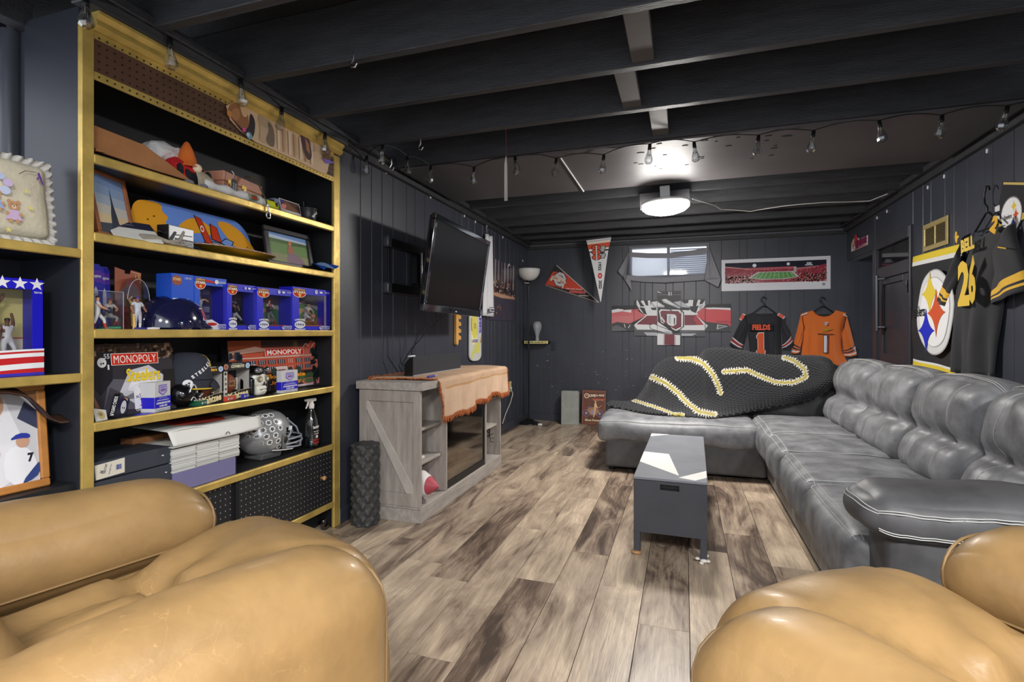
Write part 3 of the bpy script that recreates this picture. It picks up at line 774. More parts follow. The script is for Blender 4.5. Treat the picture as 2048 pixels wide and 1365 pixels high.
b = MB().box(-W2-.002, W2+.002, -.004, LT+.004, zt+.002, zt+.014); lid = b.build('lid', TOPM, tb, bevel=.0025)
a = MB().col(228, 226, 218); zz = zt+.0145
def patch(pts):
    MB().prismz(pts, zz-.0004, zz+.0006).build('white_patch', mat('white_patch', (226, 225, 219), r=.45, var=.05), lid)
def tl(s, q): return (-W2+2*W2*s, q*LT)
patch([tl(.0, .27), tl(.0, .49), tl(.42, .47), tl(.62, .07)][::-1])
patch([tl(.0, .91), tl(.0, .998), tl(.36, .998)][::-1])
patch([tl(.62, .04), tl(.84, .015), tl(1, .075), tl(1, .19)])
for sx in (-1, 1):
    for yy in (.0, LT-.03):
        MB().box(sx*W2, sx*(W2-.032), yy, yy+.03, .018, zb).build('leg', CH, tb, bevel=.002)
MB().ell((-W2+.012, .012, .010), .026, .024, .010).build('pad', mat('wood_pad', (170, 130, 86), r=.6), tb)
q = MB(); q.ell((W2-.014, .012, .012), .020, .02, .012)
for (x, y, z) in ((-.03, -.01, .02), (.018, -.012, .014), (.012, .02, .026), (-.012, -.022, .006)): q.ell((W2-.014+x, .012+y, z), .011, .009, .007)
q.build('torn_pad', mat('white_scrap', (214, 208, 200), r=.6), tb)
for yy in (LT-.02,):
    for sx in (-1, 1): MB().ell((sx*(W2-.015), yy, .01), .024, .022, .010).build('pad', mat('wood_pad'), tb)
# ------------------------------------------------------------------ gold-edged bookcase and the shelf unit left of it
GOLD = mat('gold_paint', (206, 176, 96), r=.34, m=.4, var=.28, vs=7, bump=.12, bs=30, st=(1, 1, 1))
BACKM = mat('black_shelf_paint', (30, 31, 34), r=.5, var=.2, vs=4)
SIDEM = mat('slate_black_paint', (44, 46, 54), r=.40, var=.1, vs=3)
XB = -1.87; BY0 = 1.165; BY1 = 2.52
T1, T2, T3, T4, T5 = 1.695, 1.434, 1.110, .797, .473
bc = thing('bookcase', 'built-in black bookcase edged in gold paint, with pegboard frieze and doors', 'bookcase', (XB, BY0, 0), PI/2)
BW = BY1-BY0; DEP = .28
def bpart(name, m, fn, parent=None, bevel=.003, **k):
    b = MB(); fn(b); return b.build(name, m, parent or bc, bevel=bevel, **k)
bpart('side_panel', SIDEM, lambda b: b.box(.014, .034, .012, DEP, 0, 2.17))
bpart('side_panel', BACKM, lambda b: b.box(BW-.03, BW-.0, .012, DEP, 0, 2.17))
bpart('back_panel', BACKM, lambda b: b.box(.03, BW-.03, DEP-.012, DEP, 0, 2.15), bevel=0)
bpart('post', GOLD, lambda b: b.box(.013, .053, -.006, .014, 0, 2.12))
bpart('post', GOLD, lambda b: b.box(BW-.046, BW+.003, -.004, .014, 0, 2.10))
bpart('trim_edge', GOLD, lambda b: b.box(BW+.003, BW+.012, -.002, .012, .0, 2.10))
for z in (T1, T2, T3, T4, T5):
    o = bpart('shelf', BACKM, lambda b: b.box(.03, BW-.03, .010, DEP-.012, z-.026, z), bevel=.0)
    def edge(b, z=z):
        def d(p, q): q.z += .0012*mnoise.noise(Vector((q.x*9, 0, z*7))); return q
        b.box(.05, BW-.045, -.006, .012, z-.031, z+.001)
    bpart('shelf_edge', GOLD, edge, o, bevel=.005, seg=2)
# frieze
def crown(b):
    b.prismx([(-.012, 2.105), (-.030, 2.118), (-.030, 2.130), (-.022, 2.134), (-.040, 2.152), (-.040, 2.162), (.0, 2.162), (.0, 2.105)], .045, BW+.0)
bpart('crown_moulding', GOLD, crown, bevel=0)
bpart('top_rail', JOISTM, lambda b: b.box(-.01, BW+.02, -.052, .01, 2.163, 2.20))
PEGB = mat('brown_pegboard', (92, 66, 50), r=.42, m=.15, var=.15, vs=9)
pg = bpart('pegboard', PEGB, lambda b: b.box(.05, BW-.045, .0, .006, 1.945, 2.106), bevel=0)
bpart('pegboard_edge', GOLD, lambda b: b.box(.05, BW-.045, -.002, .001, 1.945, 1.972), pg, bevel=.001)
bpart('pegboard_edge', GOLD, lambda b: b.box(.05, BW-.045, -.0008, .001, 2.082, 2.106), pg, bevel=0)
hb = MB()
for i in range(50):
    for j in range(6):
        x = .07+i*.0255; z = 1.958+j*.0262
        if x < BW-.06: hb.lathe([(.0001, -.0032), (.0028, -.0032), (.0036, -.0022)], (x, 0, z), 8, 'y')
stuff(hb.build('peg_hole', mat('hole_dark', (24, 18, 14), r=.9), pg))
# pegboard sliding doors at the bottom
DZ0, DZ1 = .150, .442
xd = onX(479, 985, XB).y-BY0
PBLK = mat('black_pegboard', (33, 34, 37), r=.42, var=.15, vs=5)
MH = mat('hole_glint', (150, 152, 156), r=.5)  # pale discs: light glinting in the door holes, painted on
for nm, x0, x1, y in (('front', xd, BW-.05, .004), ('rear', .05, xd-.012, .020)):
    d = bpart('door', PBLK, lambda b: b.box(x0, x1, y, y+.006, DZ0, DZ1), bevel=.001)
    h = MB(); k = 0
    nx = int((x1-x0-.02)/.0255)
    for i in range(nx+1):
        for j in range(11):
            x = x0+.014+i*.0255; z = DZ0+.016+j*.0262
            h.lathe([(.0001, y-.0006), (.0022, y-.0006), (.003, y-.0002)], (x, 0, z), 6, 'y')
    stuff(h.build('peg_hole', MH, d))
    if nm == 'front':
        kx, kz = onX(650, 957, XB+.02).y-BY0, onX(650, 957, XB+.02).z
        kb = MB().lathe([(.0001, y-.026), (.011, y-.026), (.013, y-.02), (.011, y-.013), (.005, y-.010), (.006, y)], (kx, 0, kz), 14, 'y')
        kb.build('knob', mat('pale_wood', (205, 150, 100), r=.45), d)
bpart('bottom_rail', GOLD, lambda b: b.box(.05, BW-.045, -.004, .03, .118, .150))
bpart('door_jamb', BACKM, lambda b: b.box(xd-.012, xd-.002, .006, .03, .15, .442), bevel=0)
bpart('plinth', BACKM, lambda b: b.box(.05, BW-.05, .10, .12, 0, .12), bevel=0)
q = MB(); q.box(BW-.09, BW-.062, .02, .05, 0, .02).rod((BW-.10, .03, .03), (BW-.07, .04, .045), .012); q.ell((BW-.085, .035, .05), .016, .014, .012)
q.build('roller_bracket', mat('dull_chrome'), bc)
# left unit
L1 = onX(165, 500, XB).z; L2 = onX(165, 747, XB).z; L3 = .62
su = thing('shelf_unit', 'open gold-edged shelf unit at the left edge, left of the tall bookcase', 'shelf', (XB, .42, 0), PI/2)
SW = BY0+.0125-.42
def spart(name, m, fn, parent=None, bevel=.003): b = MB(); fn(b); return b.build(name, m, parent or su, bevel=bevel)
for z in (L1, L2):
    o = spart('shelf', BACKM, lambda b: b.box(0, SW, .012, .29, z-.026, z), bevel=0)
    spart('shelf_edge', GOLD, lambda b: b.prismx([(-.008, z-.028), (-.008, z+.001), (.012, z+.001), (.012, z-.028)], 0, SW), o)
spart('shelf', BACKM, lambda b: b.box(0, SW, .012, .29, .585, .61), bevel=0)
spart('back_panel', SIDEM, lambda b: b.box(0, SW, .29, .30, 0, L1), bevel=0)
spart('side_panel', SIDEM, lambda b: b.box(SW-.004, SW, .0, .29, 0, L1-.026), bevel=0)
spart('side_panel', BACKM, lambda b: b.box(0, .02, .012, .29, 0, L1-.026), bevel=0)
# ---- fitting things on the shelves
def yy(u, dep): return onX(u, 600, XB-dep).y
def fit(ul, ur, vt, dep, zs):
    y0, y1 = yy(ul, dep), yy(ur, dep); um = (ul+ur)/2
    return y0, y1-y0, onX(um, vt, XB-dep).z-zs
def L(name, label, cat, y, zs, dep, turn=0., group=None, tilt=0., roll=0.):
    """a thing on the left wall's shelves, its front bottom-left corner at the origin, local x to the right, y into the shelf"""
    return thing(name, label, cat, (XB-dep, y, zs), 0, group, rot=(tilt, roll, PI/2+turn))
def board(parent, name, m, w, d, h, bevel=.001): return MB().box(0, w, 0, d, 0, h).build(name, m, parent, bevel=bevel)
def ctext(A, t, x, z, w, h, c, **k): A.text(t, x, z, w, h, c, **k)
CARD = mat('brown_cardboard', (160, 108, 66), r=.75, var=.12, vs=9)
PAPERW = mat('white_card', (222, 222, 216), r=.55)
CLEAR = thin_glass('clear_plastic', gloss=.05, edge=.35)
def solid(name, c, r=.5, **k): return mat(name, c, r=r, **k)
VC = mat('painted_plastic', r=.4, vc=True)
VCG = mat('glossy_paint', r=.12, vc=True, coat=.4)
# ================= shelf one (top)
def lz(u, v, dep): p = onX(u, v, XB-dep); return p.y, p.z
def lpoly(pts, dep, y0, z0): return [(lz(u, v, dep)[0]-y0, lz(u, v, dep)[1]-z0) for u, v in pts]
# banner with a dog on the frieze
y0, _ = lz(448, 200, -.01)
t = L('poster', 'cut-out photo print of a lying brown dog, tacked to the pegboard frieze', 'poster', y0, 1.9, -.006)
def Lp(pts, dep=-.006): return lpoly(pts, dep, y0, 1.9)
b = MB(); b.col((214, 182, 146))
pts = Lp([(452, 212), (470, 202), (520, 222), (590, 258), (640, 285), (662, 300), (655, 340), (652, 348), (640, 345), (600, 325), (545, 300), (510, 284), (480, 262), (460, 240)])
b.prism(pts[::-1], -.003, .0); sh = b.build('sheet', PRINT, t)
A = Art(y=-.0035); A.smooth = 2
A.poly(Lp([(462, 205), (478, 205), (492, 215), (497, 245), (497, 275), (480, 262), (462, 240), (452, 220)]), (150, 100, 62))
A.poly(Lp([(478, 203), (492, 210), (495, 232), (486, 236), (480, 222)]), (216, 176, 132))
A.poly(Lp([(460, 222), (474, 214), (480, 230), (474, 244), (462, 238)]), (176, 122, 80))
A.poly(Lp([(452, 225), (462, 235), (480, 262), (504, 282), (510, 250), (505, 232), (498, 226), (497, 255), (486, 262), (470, 244)]), (44, 34, 42))
A.poly(Lp([(483, 256), (490, 256), (490, 264), (484, 264)]), (226, 70, 150)); A.circ(*Lp([(497, 272)])[0], .016, (110, 160, 176)); A.circ(*Lp([(494, 270)])[0], .009, (200, 214, 222))
A.circ(*Lp([(457, 228)])[0], .014, (202, 136, 66))
A.poly(Lp([(512, 225), (540, 236), (545, 262), (540, 292), (515, 282), (520, 262)]), (196, 168, 134))
A.poly(Lp([(532, 240), (546, 256), (548, 296), (536, 292), (528, 280), (536, 262)]), (120, 102, 84))
for i in range(7): A.poly(Lp([(552+i*11, 252+i*5.5), (557+i*11, 254+i*5.5), (558+i*11, 300+i*5), (554+i*11, 299+i*5)]), (198, 158, 118) if i % 2 else (230, 206, 176))
A.poly(Lp([(600, 262), (612, 268), (618, 290), (622, 318), (612, 322), (604, 300), (598, 278)]), (74, 44, 48)); A.poly(Lp([(607, 276), (616, 290), (617, 310), (610, 300)]), (172, 116, 84))
A.poly(Lp([(640, 290), (660, 300), (656, 322), (644, 318)]), (110, 76, 52)); A.poly(Lp([(641, 316), (668, 326), (650, 328)]), (120, 100, 200))
A.build(sh, 'print')
# brown board
y0 = yy(187, .03); pl = lpoly([(187, 250), (187, 300), (300, 338), (386, 364), (340, 328), (289, 290)], .03, y0, T1)
t = L('cardboard_box', 'flattened brown cardboard box leaning at the left end of the top shelf', 'box', y0, T1, .03)
MB().prism(pl[::-1], 0, .014).build('panel', CARD, t, bevel=.001); MB().prism([(x, z) for x, z in lpoly([(187, 296), (204, 302), (204, 306), (187, 303)], .03, y0, T1)][::-1], -.012, .0).build('folded_flap', CARD, t, bevel=.001)
MB().prism([(x*1., max(.001, z)) for x, z in lpoly([(187, 303), (300, 340), (330, 352), (330, 358), (187, 310)], .05, y0, T1)][::-1], .016, .06).build('black_sleeve', BLACKM, t)
# red hat
y0 = yy(341, .12)
t = L('santa_hat', 'red plush hat with a white fur brim, slumped behind the brown box', 'hat', y0, T1, .12)
B = MB(); B.cush((0, .04, .128), (.165, .12, .08), .04, 10, .01, lambda p, q: q+Vector((wr(p, q, .02, 30), wr(p, q, .02, 33), wr(p, q, .02, 31)))); B.build('fur_brim', mat('white_fur', (232, 230, 228), r=.9, bump=.6, bs=120), t)
B = MB(); B.cush((.03, -.01, .066), (.13, .12, .10), .035, 10, .0, lambda p, q: q+Vector((0, wr(p, q, .02, 25), wr(p, q, .015, 31)))); B.build('crown', mat('red_felt', (196, 30, 34), r=.85, bump=.3, bs=90), t)
# gnome
y0 = yy(388, .06)
t = L('gnome_figure', 'plush gnome with an orange felt hat and grey beard, on the top shelf', 'toy', y0, T1, .06)
B = MB(); B.cush((.0, .03, .045), (.12, .09, .09), .035, 8); B.build('body', mat('black_felt', (28, 27, 32), r=.9, bump=.3, bs=80), t)
B = MB(); B.lathe([(.062, .083), (.060, .088), (.040, .10), (.033, .13), (.022, .165), (.010, .19), (.001, .197)], (-.008, .03, 0), 16); B.build('hat', mat('orange_felt', (222, 112, 42), r=.85, bump=.3, bs=90), t)
MB().ell((.0, -.018, .083), .018, .017, .018).build('nose', mat('cream_felt', (232, 214, 184), r=.8), t)
B = MB(); q = random.Random(4)
for _ in range(60):
    x = q.uniform(-.005, .055); B.tube([(x, -.012, .085-abs(x)*.3), (x+q.uniform(-.01, .02), -.028, .05), (x+q.uniform(-.01, .025), -.028+q.uniform(-.008, .008), .005)], [.003, .003, .001], 4)
stuff(B.build('beard', mat('grey_beard', (176, 164, 142), r=.9), t))
MB().ell((.066, .0, .06), .016, .015, .03).ell((-.066, .0, .06), .016, .015, .03).build('arms', mat('black_felt'), t)
MB().ell((.02, -.02, .012), .02, .026, .013).ell((-.045, -.02, .012), .02, .026, .013).build('feet', mat('grey_felt', (120, 120, 128), r=.9), t)
# wooden box
y0, wd, hh = fit(447, 539, 372, .05, T1)
t = L('wooden_box', 'hinged reddish wooden box with brass clasps on the top shelf', 'box', y0, T1, .05, turn=.16)
WBX = mat('red_wood', (196, 138, 112), r=.45, var=.12, vs=12, st=(1, 6, 6))
hh = .118; MB().box(0, wd, 0, .15, 0, hh*.62).build('body', WBX, t, bevel=.002); MB().box(0, wd, 0, .15, hh*.62+.002, hh).build('lid', WBX, t, bevel=.002)
for x in (wd*.16, wd*.5): MB().box(x-.016, x+.016, -.004, .001, hh*.55, hh*.72).box(x-.008, x+.008, -.007, .0, hh*.48, hh*.6).build('clasp', mat('brass', (196, 168, 96), r=.3, m=1), t, bevel=.001)
# tag on a chain, leaning on the box
t = L('luggage_tag', 'small black tag with white lettering hanging before the wooden box', 'tag', yy(472, .02), T1, .028)
MB().prism([(-.016, .028), (.016, .028), (.016, .075), (.009, .085), (-.009, .085), (-.016, .075)], 0, .004).build('tag', BLACKM, t, bevel=.001)
A = Art(); [A.text(s_, dx, .052, .034, .007, (190, 190, 190), rot=PI/2) for s_, dx in (('BOND ST', -.005), ('SHOP', .006))]; A.build(t, 'lettering')
MB().tube([(0, .002, .083), (.004, .002, .10), (.0, .006, .115), (-.006, .01, .122)], .0022, 6).build('chain', mat('silver', (190, 190, 192), r=.25, m=1), t)
# long white rolled toy
y0, y1 = yy(416, .01), yy(566, .01)
t = L('rolled_cloth', 'white rolled cloth with red and green print along the top shelf edge', 'cloth', y0, T1, .022); W_ = y1-y0
B = MB(); n = 18
B.lathe([(.001, -.0)]+[(.021+.005*math.sin(i*1.3), W_*.80*i/n) for i in range(n+1)]+[(.001, W_*.80+.002)], (0, .02, .026), 14, 'x')
B.build('roll', mat('white_cotton', (214, 214, 212), r=.85, bump=.4, bs=50), t)
A = Art(y=-.0045); A.circ(.255, .028, .032, (80, 140, 90), .013); A.circ(.255, .027, .024, (190, 70, 60), .008); A.poly([(.42, .018), (.45, .015), (.46, .04), (.43, .043)], (190, 80, 80)); A.build(t, 'print')
MB().lathe([(.001, W_*.80), (.020, W_*.80), (.023, W_*.90), (.018, W_*.98), (.001, W_)], (0, .02, .024), 12, 'x').build('lime_end', mat('lime_plush', (206, 214, 40), r=.8), t)
MB().ell((W_*.93, -.001, .028), .010, .004, .009).build('eye_spot', BLACKM, t)
# leash
y0 = yy(520, .0)
t = L('dog_leash', 'patterned brown leash hanging over the top shelf edge with a snap hook', 'leash', y0, T1, .0)
B = MB(); pa = [(-.03, .06, .125), (-.012, .035, .125), (-.005, .0, .085), (.02, -.012, .03), (.028, -.014, .003)]
B.tube(pa, .011, 6, flat=.25, smooth=False); B.build('strap', mat('tan_camouflage', (120, 100, 66), r=.8, var=1., vs=60, col2=(46, 38, 26)), t)
B = MB(); cx, cz = .034, -.02
B.tube([(.028, -.016, .006), (.031, -.016, -.004)], .008, 8).tube([(cx, -.016, -.004), (cx, -.016, -.028)], .0042, 8)
B.tube([(cx+.012*math.sin(a), -.016, -.043+.017*math.cos(a)) for a in [i*PI/8 for i in range(17)]], .0034, 6); B.build('snap_hook', mat('silver'), t)
# round blue bed / box, photo, little can, bowl, black deck
t = L('blue_cushion', 'pale blue rounded pet cushion behind the dog bowl', 'cushion', yy(580, .11), T1, .11)
B = MB(); B.cush((0, .05, .042), (.23, .13, .105), .045, 10, .012, lambda p, q: q+Vector((0, 0, wr(p, q, .01, 20)))); B.build('pad', mat('pale_blue_fleece', (172, 186, 206), r=.9, bump=.3, bs=90), t)
t = L('spice_jar', 'small black jar beside the pale blue cushion', 'jar', yy(543, .07), T1, .07)
MB().lathe([(.001, 0), (.016, 0), (.016, .042), (.012, .046), (.001, .046)], (0, 0, 0), 14).build('jar', BLACKM, t); MB().lathe([(.013, .046), (.013, .06), (.001, .06)], (0, 0, 0), 14).build('lid', mat('dark_cap', (40, 40, 42), r=.3), t)
y0, wd, hh = fit(566, 606, 398, .04, T1)
t = L('dog_photo', 'curled photograph of a brown dog leaning before the blue cushion', 'photo', y0, T1, .045, tilt=-.25)
MB().box(0, wd, 0, .0015, 0, .085).build('paper', PAPERW, t)
A = Art(); A.rect(.004, wd-.004, .03, .081, (92, 64, 56)); A.poly([(.01, .032), (.03, .075), (.06, .07), (wd-.01, .032)], (140, 96, 70)); A.rect(.004, .03, .06, .08, (80, 60, 140)); A.build(t)
t = L('dog_bowl', 'dark metal dog bowl with a bone outline, at the right of the top shelf', 'bowl', yy(617, .045), T1, .045)
MB().lathe([(.001, 0), (.040, 0), (.038, .004), (.043, .065), (.0455, .068), (.042, .068), (.038, .01), (.001, .008)], (0, 0, 0), 24).build('bowl', mat('gunmetal_enamel', (46, 46, 48), r=.35), t)
def bowlwrap(x, z, y): a = x/.042; rr_ = .0395+.06*z*.06+(-y); return (math.sin(a)*rr_*1.03, -math.cos(a)*rr_*1.03, z)
A = Art(y=-.0018, wrap=bowlwrap); A.line([(-.012, .027), (.010, .042)], .006, (200, 200, 200))
for (x, z) in ((-.016, .022), (-.010, .021), (.009, .047), (.014, .042)): A.circ(x, z, .0052, (200, 200, 200), n=10)
A.build(t, 'bone_outline')
t = L('skateboard', 'plain black skateboard deck standing at the right end of the top shelf', 'skateboard', yy(640, .06), T1, .09, turn=.55)
def skd(u, v):
    x = -.02+.125*v+.10*0; z = .006+.15*v
    ww = .17
    return (-.02+.135*v, .0+ww*(u-.5)*.8+.04*(v-.5)**2, .006+.155*v*v*.8+.03*v)
MB().sheet(skd, 8, 10, .010).build('deck', mat('black_griptape', (26, 26, 27), r=.75), t)
MB().tube([skd(1, v/10) for v in range(11)], .0035, 6).build('pale_edge', mat('pale_edge', (206, 204, 198), r=.5), t)
# ================= shelf two
y0 = yy(213, .02)
t = L('framed_picture', 'wood-framed picture of a dark tower against a dusk sky', 'picture', y0, T2, .03, turn=.35, tilt=-.2)
fw, fh = .19, .245
x0 = -.02
b = MB(); b.box(x0, x0+fw, 0, .018, 0, .016).box(x0, x0+fw, 0, .018, fh-.016, fh).box(x0, x0+.016, 0, .018, .016, fh-.016).box(x0+fw-.016, x0+fw, 0, .018, .016, fh-.016)
b.build('frame', mat('walnut_frame', (150, 92, 56), r=.4, var=.25, vs=14), t, bevel=.002); MB().box(x0+.01, x0+fw-.01, .008, .014, .01, fh-.01).build('backing', BLACKM, t)
A = Art(y=.0075); a_, c_ = x0+.016, x0+fw-.016
for i, c in enumerate(((206, 176, 130), (214, 190, 150), (196, 192, 182), (160, 176, 196), (136, 160, 196), (120, 148, 192))): A.rect(a_, c_, .016+i*.0356, .016+(i+1)*.0356, c, up=(i == 0))
A.poly([(a_, .016), (c_, .016), (c_, .05), (a_+.1, .062), (a_, .05)], (60, 66, 78)); A.poly([(a_+.06, .016), (a_+.11, .016), (a_+.098, .09), (a_+.09, .13), (a_+.085, .19), (a_+.08, .13), (a_+.07, .09)], (44, 50, 66)); A.build(t, 'picture')
y0 = yy(247, .02)
t = L('folder', 'white folder with a navy cover leaning before the framed tower picture', 'folder', y0, T2, .012, turn=-.25, tilt=-.95)
MB().box(-.03, .125, 0, .004, 0, .14).build('cover', PAPERW, t, bevel=.001); A = Art(); A.rect(-.03, .125, .085, .14, (40, 46, 70)); A.line([(.02, .11), (.06, .11)], .003, (150, 156, 170)); A.build(t, 'print')
# painted deck
y0, y1 = yy(262, .12), yy(528, .12)
t = L('skateboard', 'skateboard deck painted orange and blue with a red-finned grey airplane', 'skateboard', y0, T2, .12, tilt=-.30); W_ = y1-y0; H_ = .215
def deck_out(n=14, ins=0.):
    P = []; r = H_/2-ins
    for i in range(n+1): a = -PI/2+PI*i/n; P.append((W_-H_*.62+.62*r*2*.5*math.cos(a)*1.24, H_/2+r*math.sin(a)))
    for i in range(n+1): a = PI/2+PI*i/n; P.append((H_*.62+.62*r*math.cos(a), H_/2+r*math.sin(a)))
    return P
MB().prism(deck_out(), 0, .012).build('deck', mat('blue_lacquer', (96, 140, 220), r=.25), t, bevel=.003)
A = Art(y=-.0006); A.smooth = 2; OR_ = (236, 166, 48); BL_ = (112, 150, 228)
A.poly(deck_out(14, .004), BL_)
A.poly([(.03, .03), (.02, .12), (.05, .19), (.10, .208), (.17, .206), (.16, .17), (.19, .15), (.16, .12), (.20, .10), (.19, .05), (.12, .012), (.07, .012)], OR_)
A.poly([(.20, .10), (.28, .17), (.34, .175), (.40, .14), (.38, .10), (.30, .11), (.24, .06)], OR_); A.poly([(.42, .19), (.52, .19), (.60, .12), (.64, .02), (.58, .006), (.52, .05), (.46, .12)], OR_)
A.poly([(.15, .03), (.19, .08), (.25, .09), (.22, .02)], BL_)
GR = (150, 152, 156)
A.poly([(.30, .04), (.34, .075), (.43, .08), (.50, .05), (.52, .012), (.36, .006), (.30, .02)], (20, 20, 22)); A.poly([(.305, .04), (.34, .071), (.43, .076), (.495, .048), (.515, .016), (.36, .010), (.305, .022)], GR)
A.poly([(.31, .19), (.345, .178), (.378, .06), (.338, .062)], (20, 20, 22)); A.poly([(.314, .187), (.343, .176), (.374, .064), (.341, .066)], (206, 66, 38))
A.poly([(.385, .165), (.42, .15), (.43, .075), (.375, .085)], (20, 20, 22)); A.poly([(.389, .161), (.417, .148), (.426, .079), (.379, .088)], (206, 66, 38))
A.text('O', .337, .128, .02, .034, (240, 236, 226), rot=-.2, bold=.03)
A.poly([(.42, .078), (.455, .105), (.50, .095), (.47, .055)], (20, 20, 22)); A.poly([(.424, .078), (.456, .101), (.493, .092), (.468, .058)], (126, 160, 226)); A.poly([(.49, .04), (.505, .06), (.52, .03), (.505, .012)], (206, 66, 38))
A.build(t, 'painting', mat('printed_lacquer', r=.25, vc=True))
for (x, z) in ((.09, .12), (.12, .14), (.545, .06), (.575, .08)): MB().rod((x, -.004, z), (x, .002, z), .003).build('bolt_hole', BLACKM, t)
# grey lettered toy box
y0, wd, hh = fit(350, 392, 458, .03, T2)
t = L('tin_box', 'grey lettered metal toy box standing before the painted skateboard deck', 'box', y0, T2, .03, turn=.12)
MB().box(-.03, wd, 0, .05, 0, .085).build('box', mat('zinc_grey', (128, 130, 132), r=.35, m=.5), t, bevel=.002); MB().box(-.032, -.028, -.001, .051, 0, .085).build('black_end', BLACKM, t)
A = Art(); A.rect(.0, wd-.004, .006, .038, (38, 38, 40)); A.text('HARLEY-DAVIDSON', wd/2, .022, wd*.94, .022, (205, 205, 205), bold=.03); A.line([(.0, .05), (wd-.01, .056)], .004, (90, 90, 92)); A.build(t, 'lettering')
MB().rod((-.03, .02, .052), (-.058, .02, .055), .006, .003).build('spigot', mat('dull_chrome'), t)
t = L('driftwood', 'pale weathered twig lying across the shelf front, left of the tin box', 'driftwood', yy(290, .01), T2, .008)
B = MB(); B.tube([(-.01, .01, .012), (.04, .004, .02), (.09, .002, .012), (.135, .0, .022), (.16, .006, .065)], [.016, .012, .009, .008, .005], 7).tube([(.09, .002, .012), (.125, -.006, .008), (.17, .0, .01)], [.008, .007, .004], 6)
B.build('twig', mat('weathered_wood', (150, 142, 128), r=.8, var=.3, vs=20), t)
# gold dish
y0, y1 = yy(412, .0), yy(570, .0)
t = L('gold_dish', 'shallow gold metal dish lying on the second shelf edge', 'dish', (y0+y1)/2, T2, .075); a_ = (y1-y0)/2
B = MB(); n = 28
B.grid(lambda u, v: ((.35+.65*v)*a_*math.cos(2*PI*u), (.35+.65*v)*.085*math.sin(2*PI*u), .003+.034*max(0, (v-.2)/.8)**1.2), n, 6, cu=True)
B.grid(lambda u, v: ((.35+.65*v)*(a_+.002)*math.cos(2*PI*u), (.35+.65*v)*.087*math.sin(2*PI*u), .0005+.034*max(0, (v-.2)/.8)**1.2), n, 6, cu=True)
B._add([(.35*a_*math.cos(2*PI*i/n), .35*.085*math.sin(2*PI*i/n), .003) for i in range(n)], [tuple(range(n))]); B.build('dish', mat('gold_leaf', (196, 160, 50), r=.28, m=.8), t)
MB().tube([(a_*math.cos(i*PI/14), .086*math.sin(i*PI/14), .037) for i in range(29)], .0028, 6).build('beaded_rim', mat('beaded_rim', (190, 150, 140), r=.4, var=.6, vs=150), t)
# black framed hunting photo
y0, wd, hh = fit(538, 630, 476, .07, T2)
t = L('photo_frame', 'black frame with a photo of a hunter kneeling in a green field', 'picture', y0, T2, .07, tilt=-.16)
fw, fh = wd, .205; b = MB(); f_ = .028
b.box(0, fw, 0, .02, 0, f_).box(0, fw, 0, .02, fh-f_, fh).box(0, f_, 0, .02, f_, fh-f_).box(fw-f_, fw, 0, .02, f_, fh-f_); b.build('frame', mat('black_frame', (28, 28, 30), r=.35), t, bevel=.004); MB().box(.01, fw-.01, .012, .018, .01, fh-.01).build('backing', BLACKM, t)
A = Art(y=.0115); A.smooth = 1; x0, x1, z0, z1 = f_, fw-f_, f_, fh-f_; iw, ih = x1-x0, z1-z0
A.rect(x0, x1, z0, z1, (120, 150, 96)); A.rect(x0, x1, z0+ih*.8, z1, (196, 212, 232)); A.poly([(x0, z0+ih*.93), (x1, z0+ih*.86), (x1, z1), (x0, z1)], (126, 158, 212)); A.rect(x0, x1, z0+ih*.68, z0+ih*.80, (98, 120, 80)); A.rect(x0, x1, z0, z0+ih*.3, (150, 150, 112))
A.poly([(x0+iw*.38, z0), (x0+iw*.44, z0+ih*.3), (x0+iw*.55, z0+ih*.42), (x0+iw*.72, z0+ih*.36), (x0+iw*.86, z0+ih*.12), (x0+iw*.9, z0)], (146, 122, 132)); A.poly([(x0+iw*.45, z0+ih*.36), (x0+iw*.48, z0+ih*.62), (x0+iw*.62, z0+ih*.6), (x0+iw*.62, z0+ih*.38)], (178, 120, 98)); A.circ(x0+iw*.53, z0+ih*.68, .010, (206, 160, 136)); A.rect(x0+iw*.49, x0+iw*.58, z0+ih*.72, z0+ih*.78, (230, 120, 40)); A.line([(x0+iw*.5, z0+ih*.64), (x0+iw*.9, z0+ih*.76)], .002, (60, 56, 50))
A.build(t, 'photo', PRINTG)
t = L('snack_wrapper', 'crumpled blue foil wrapper at the right end of the second shelf', 'wrapper', yy(636, .01), T2, .0)
MB().sheet(lambda u, v: (.13*u, -.03+.085*v+.01*math.sin(6*u), .004+.012*math.sin(5*u+2*v)**2+.03*v+.022*u), 14, 8, .001, lambda u, v: ((32, 84, 190) if not (.3 < u < .62) else (150, 186, 226))).build('foil', mat('foil_print', r=.22, vc=True, m=.3), t)
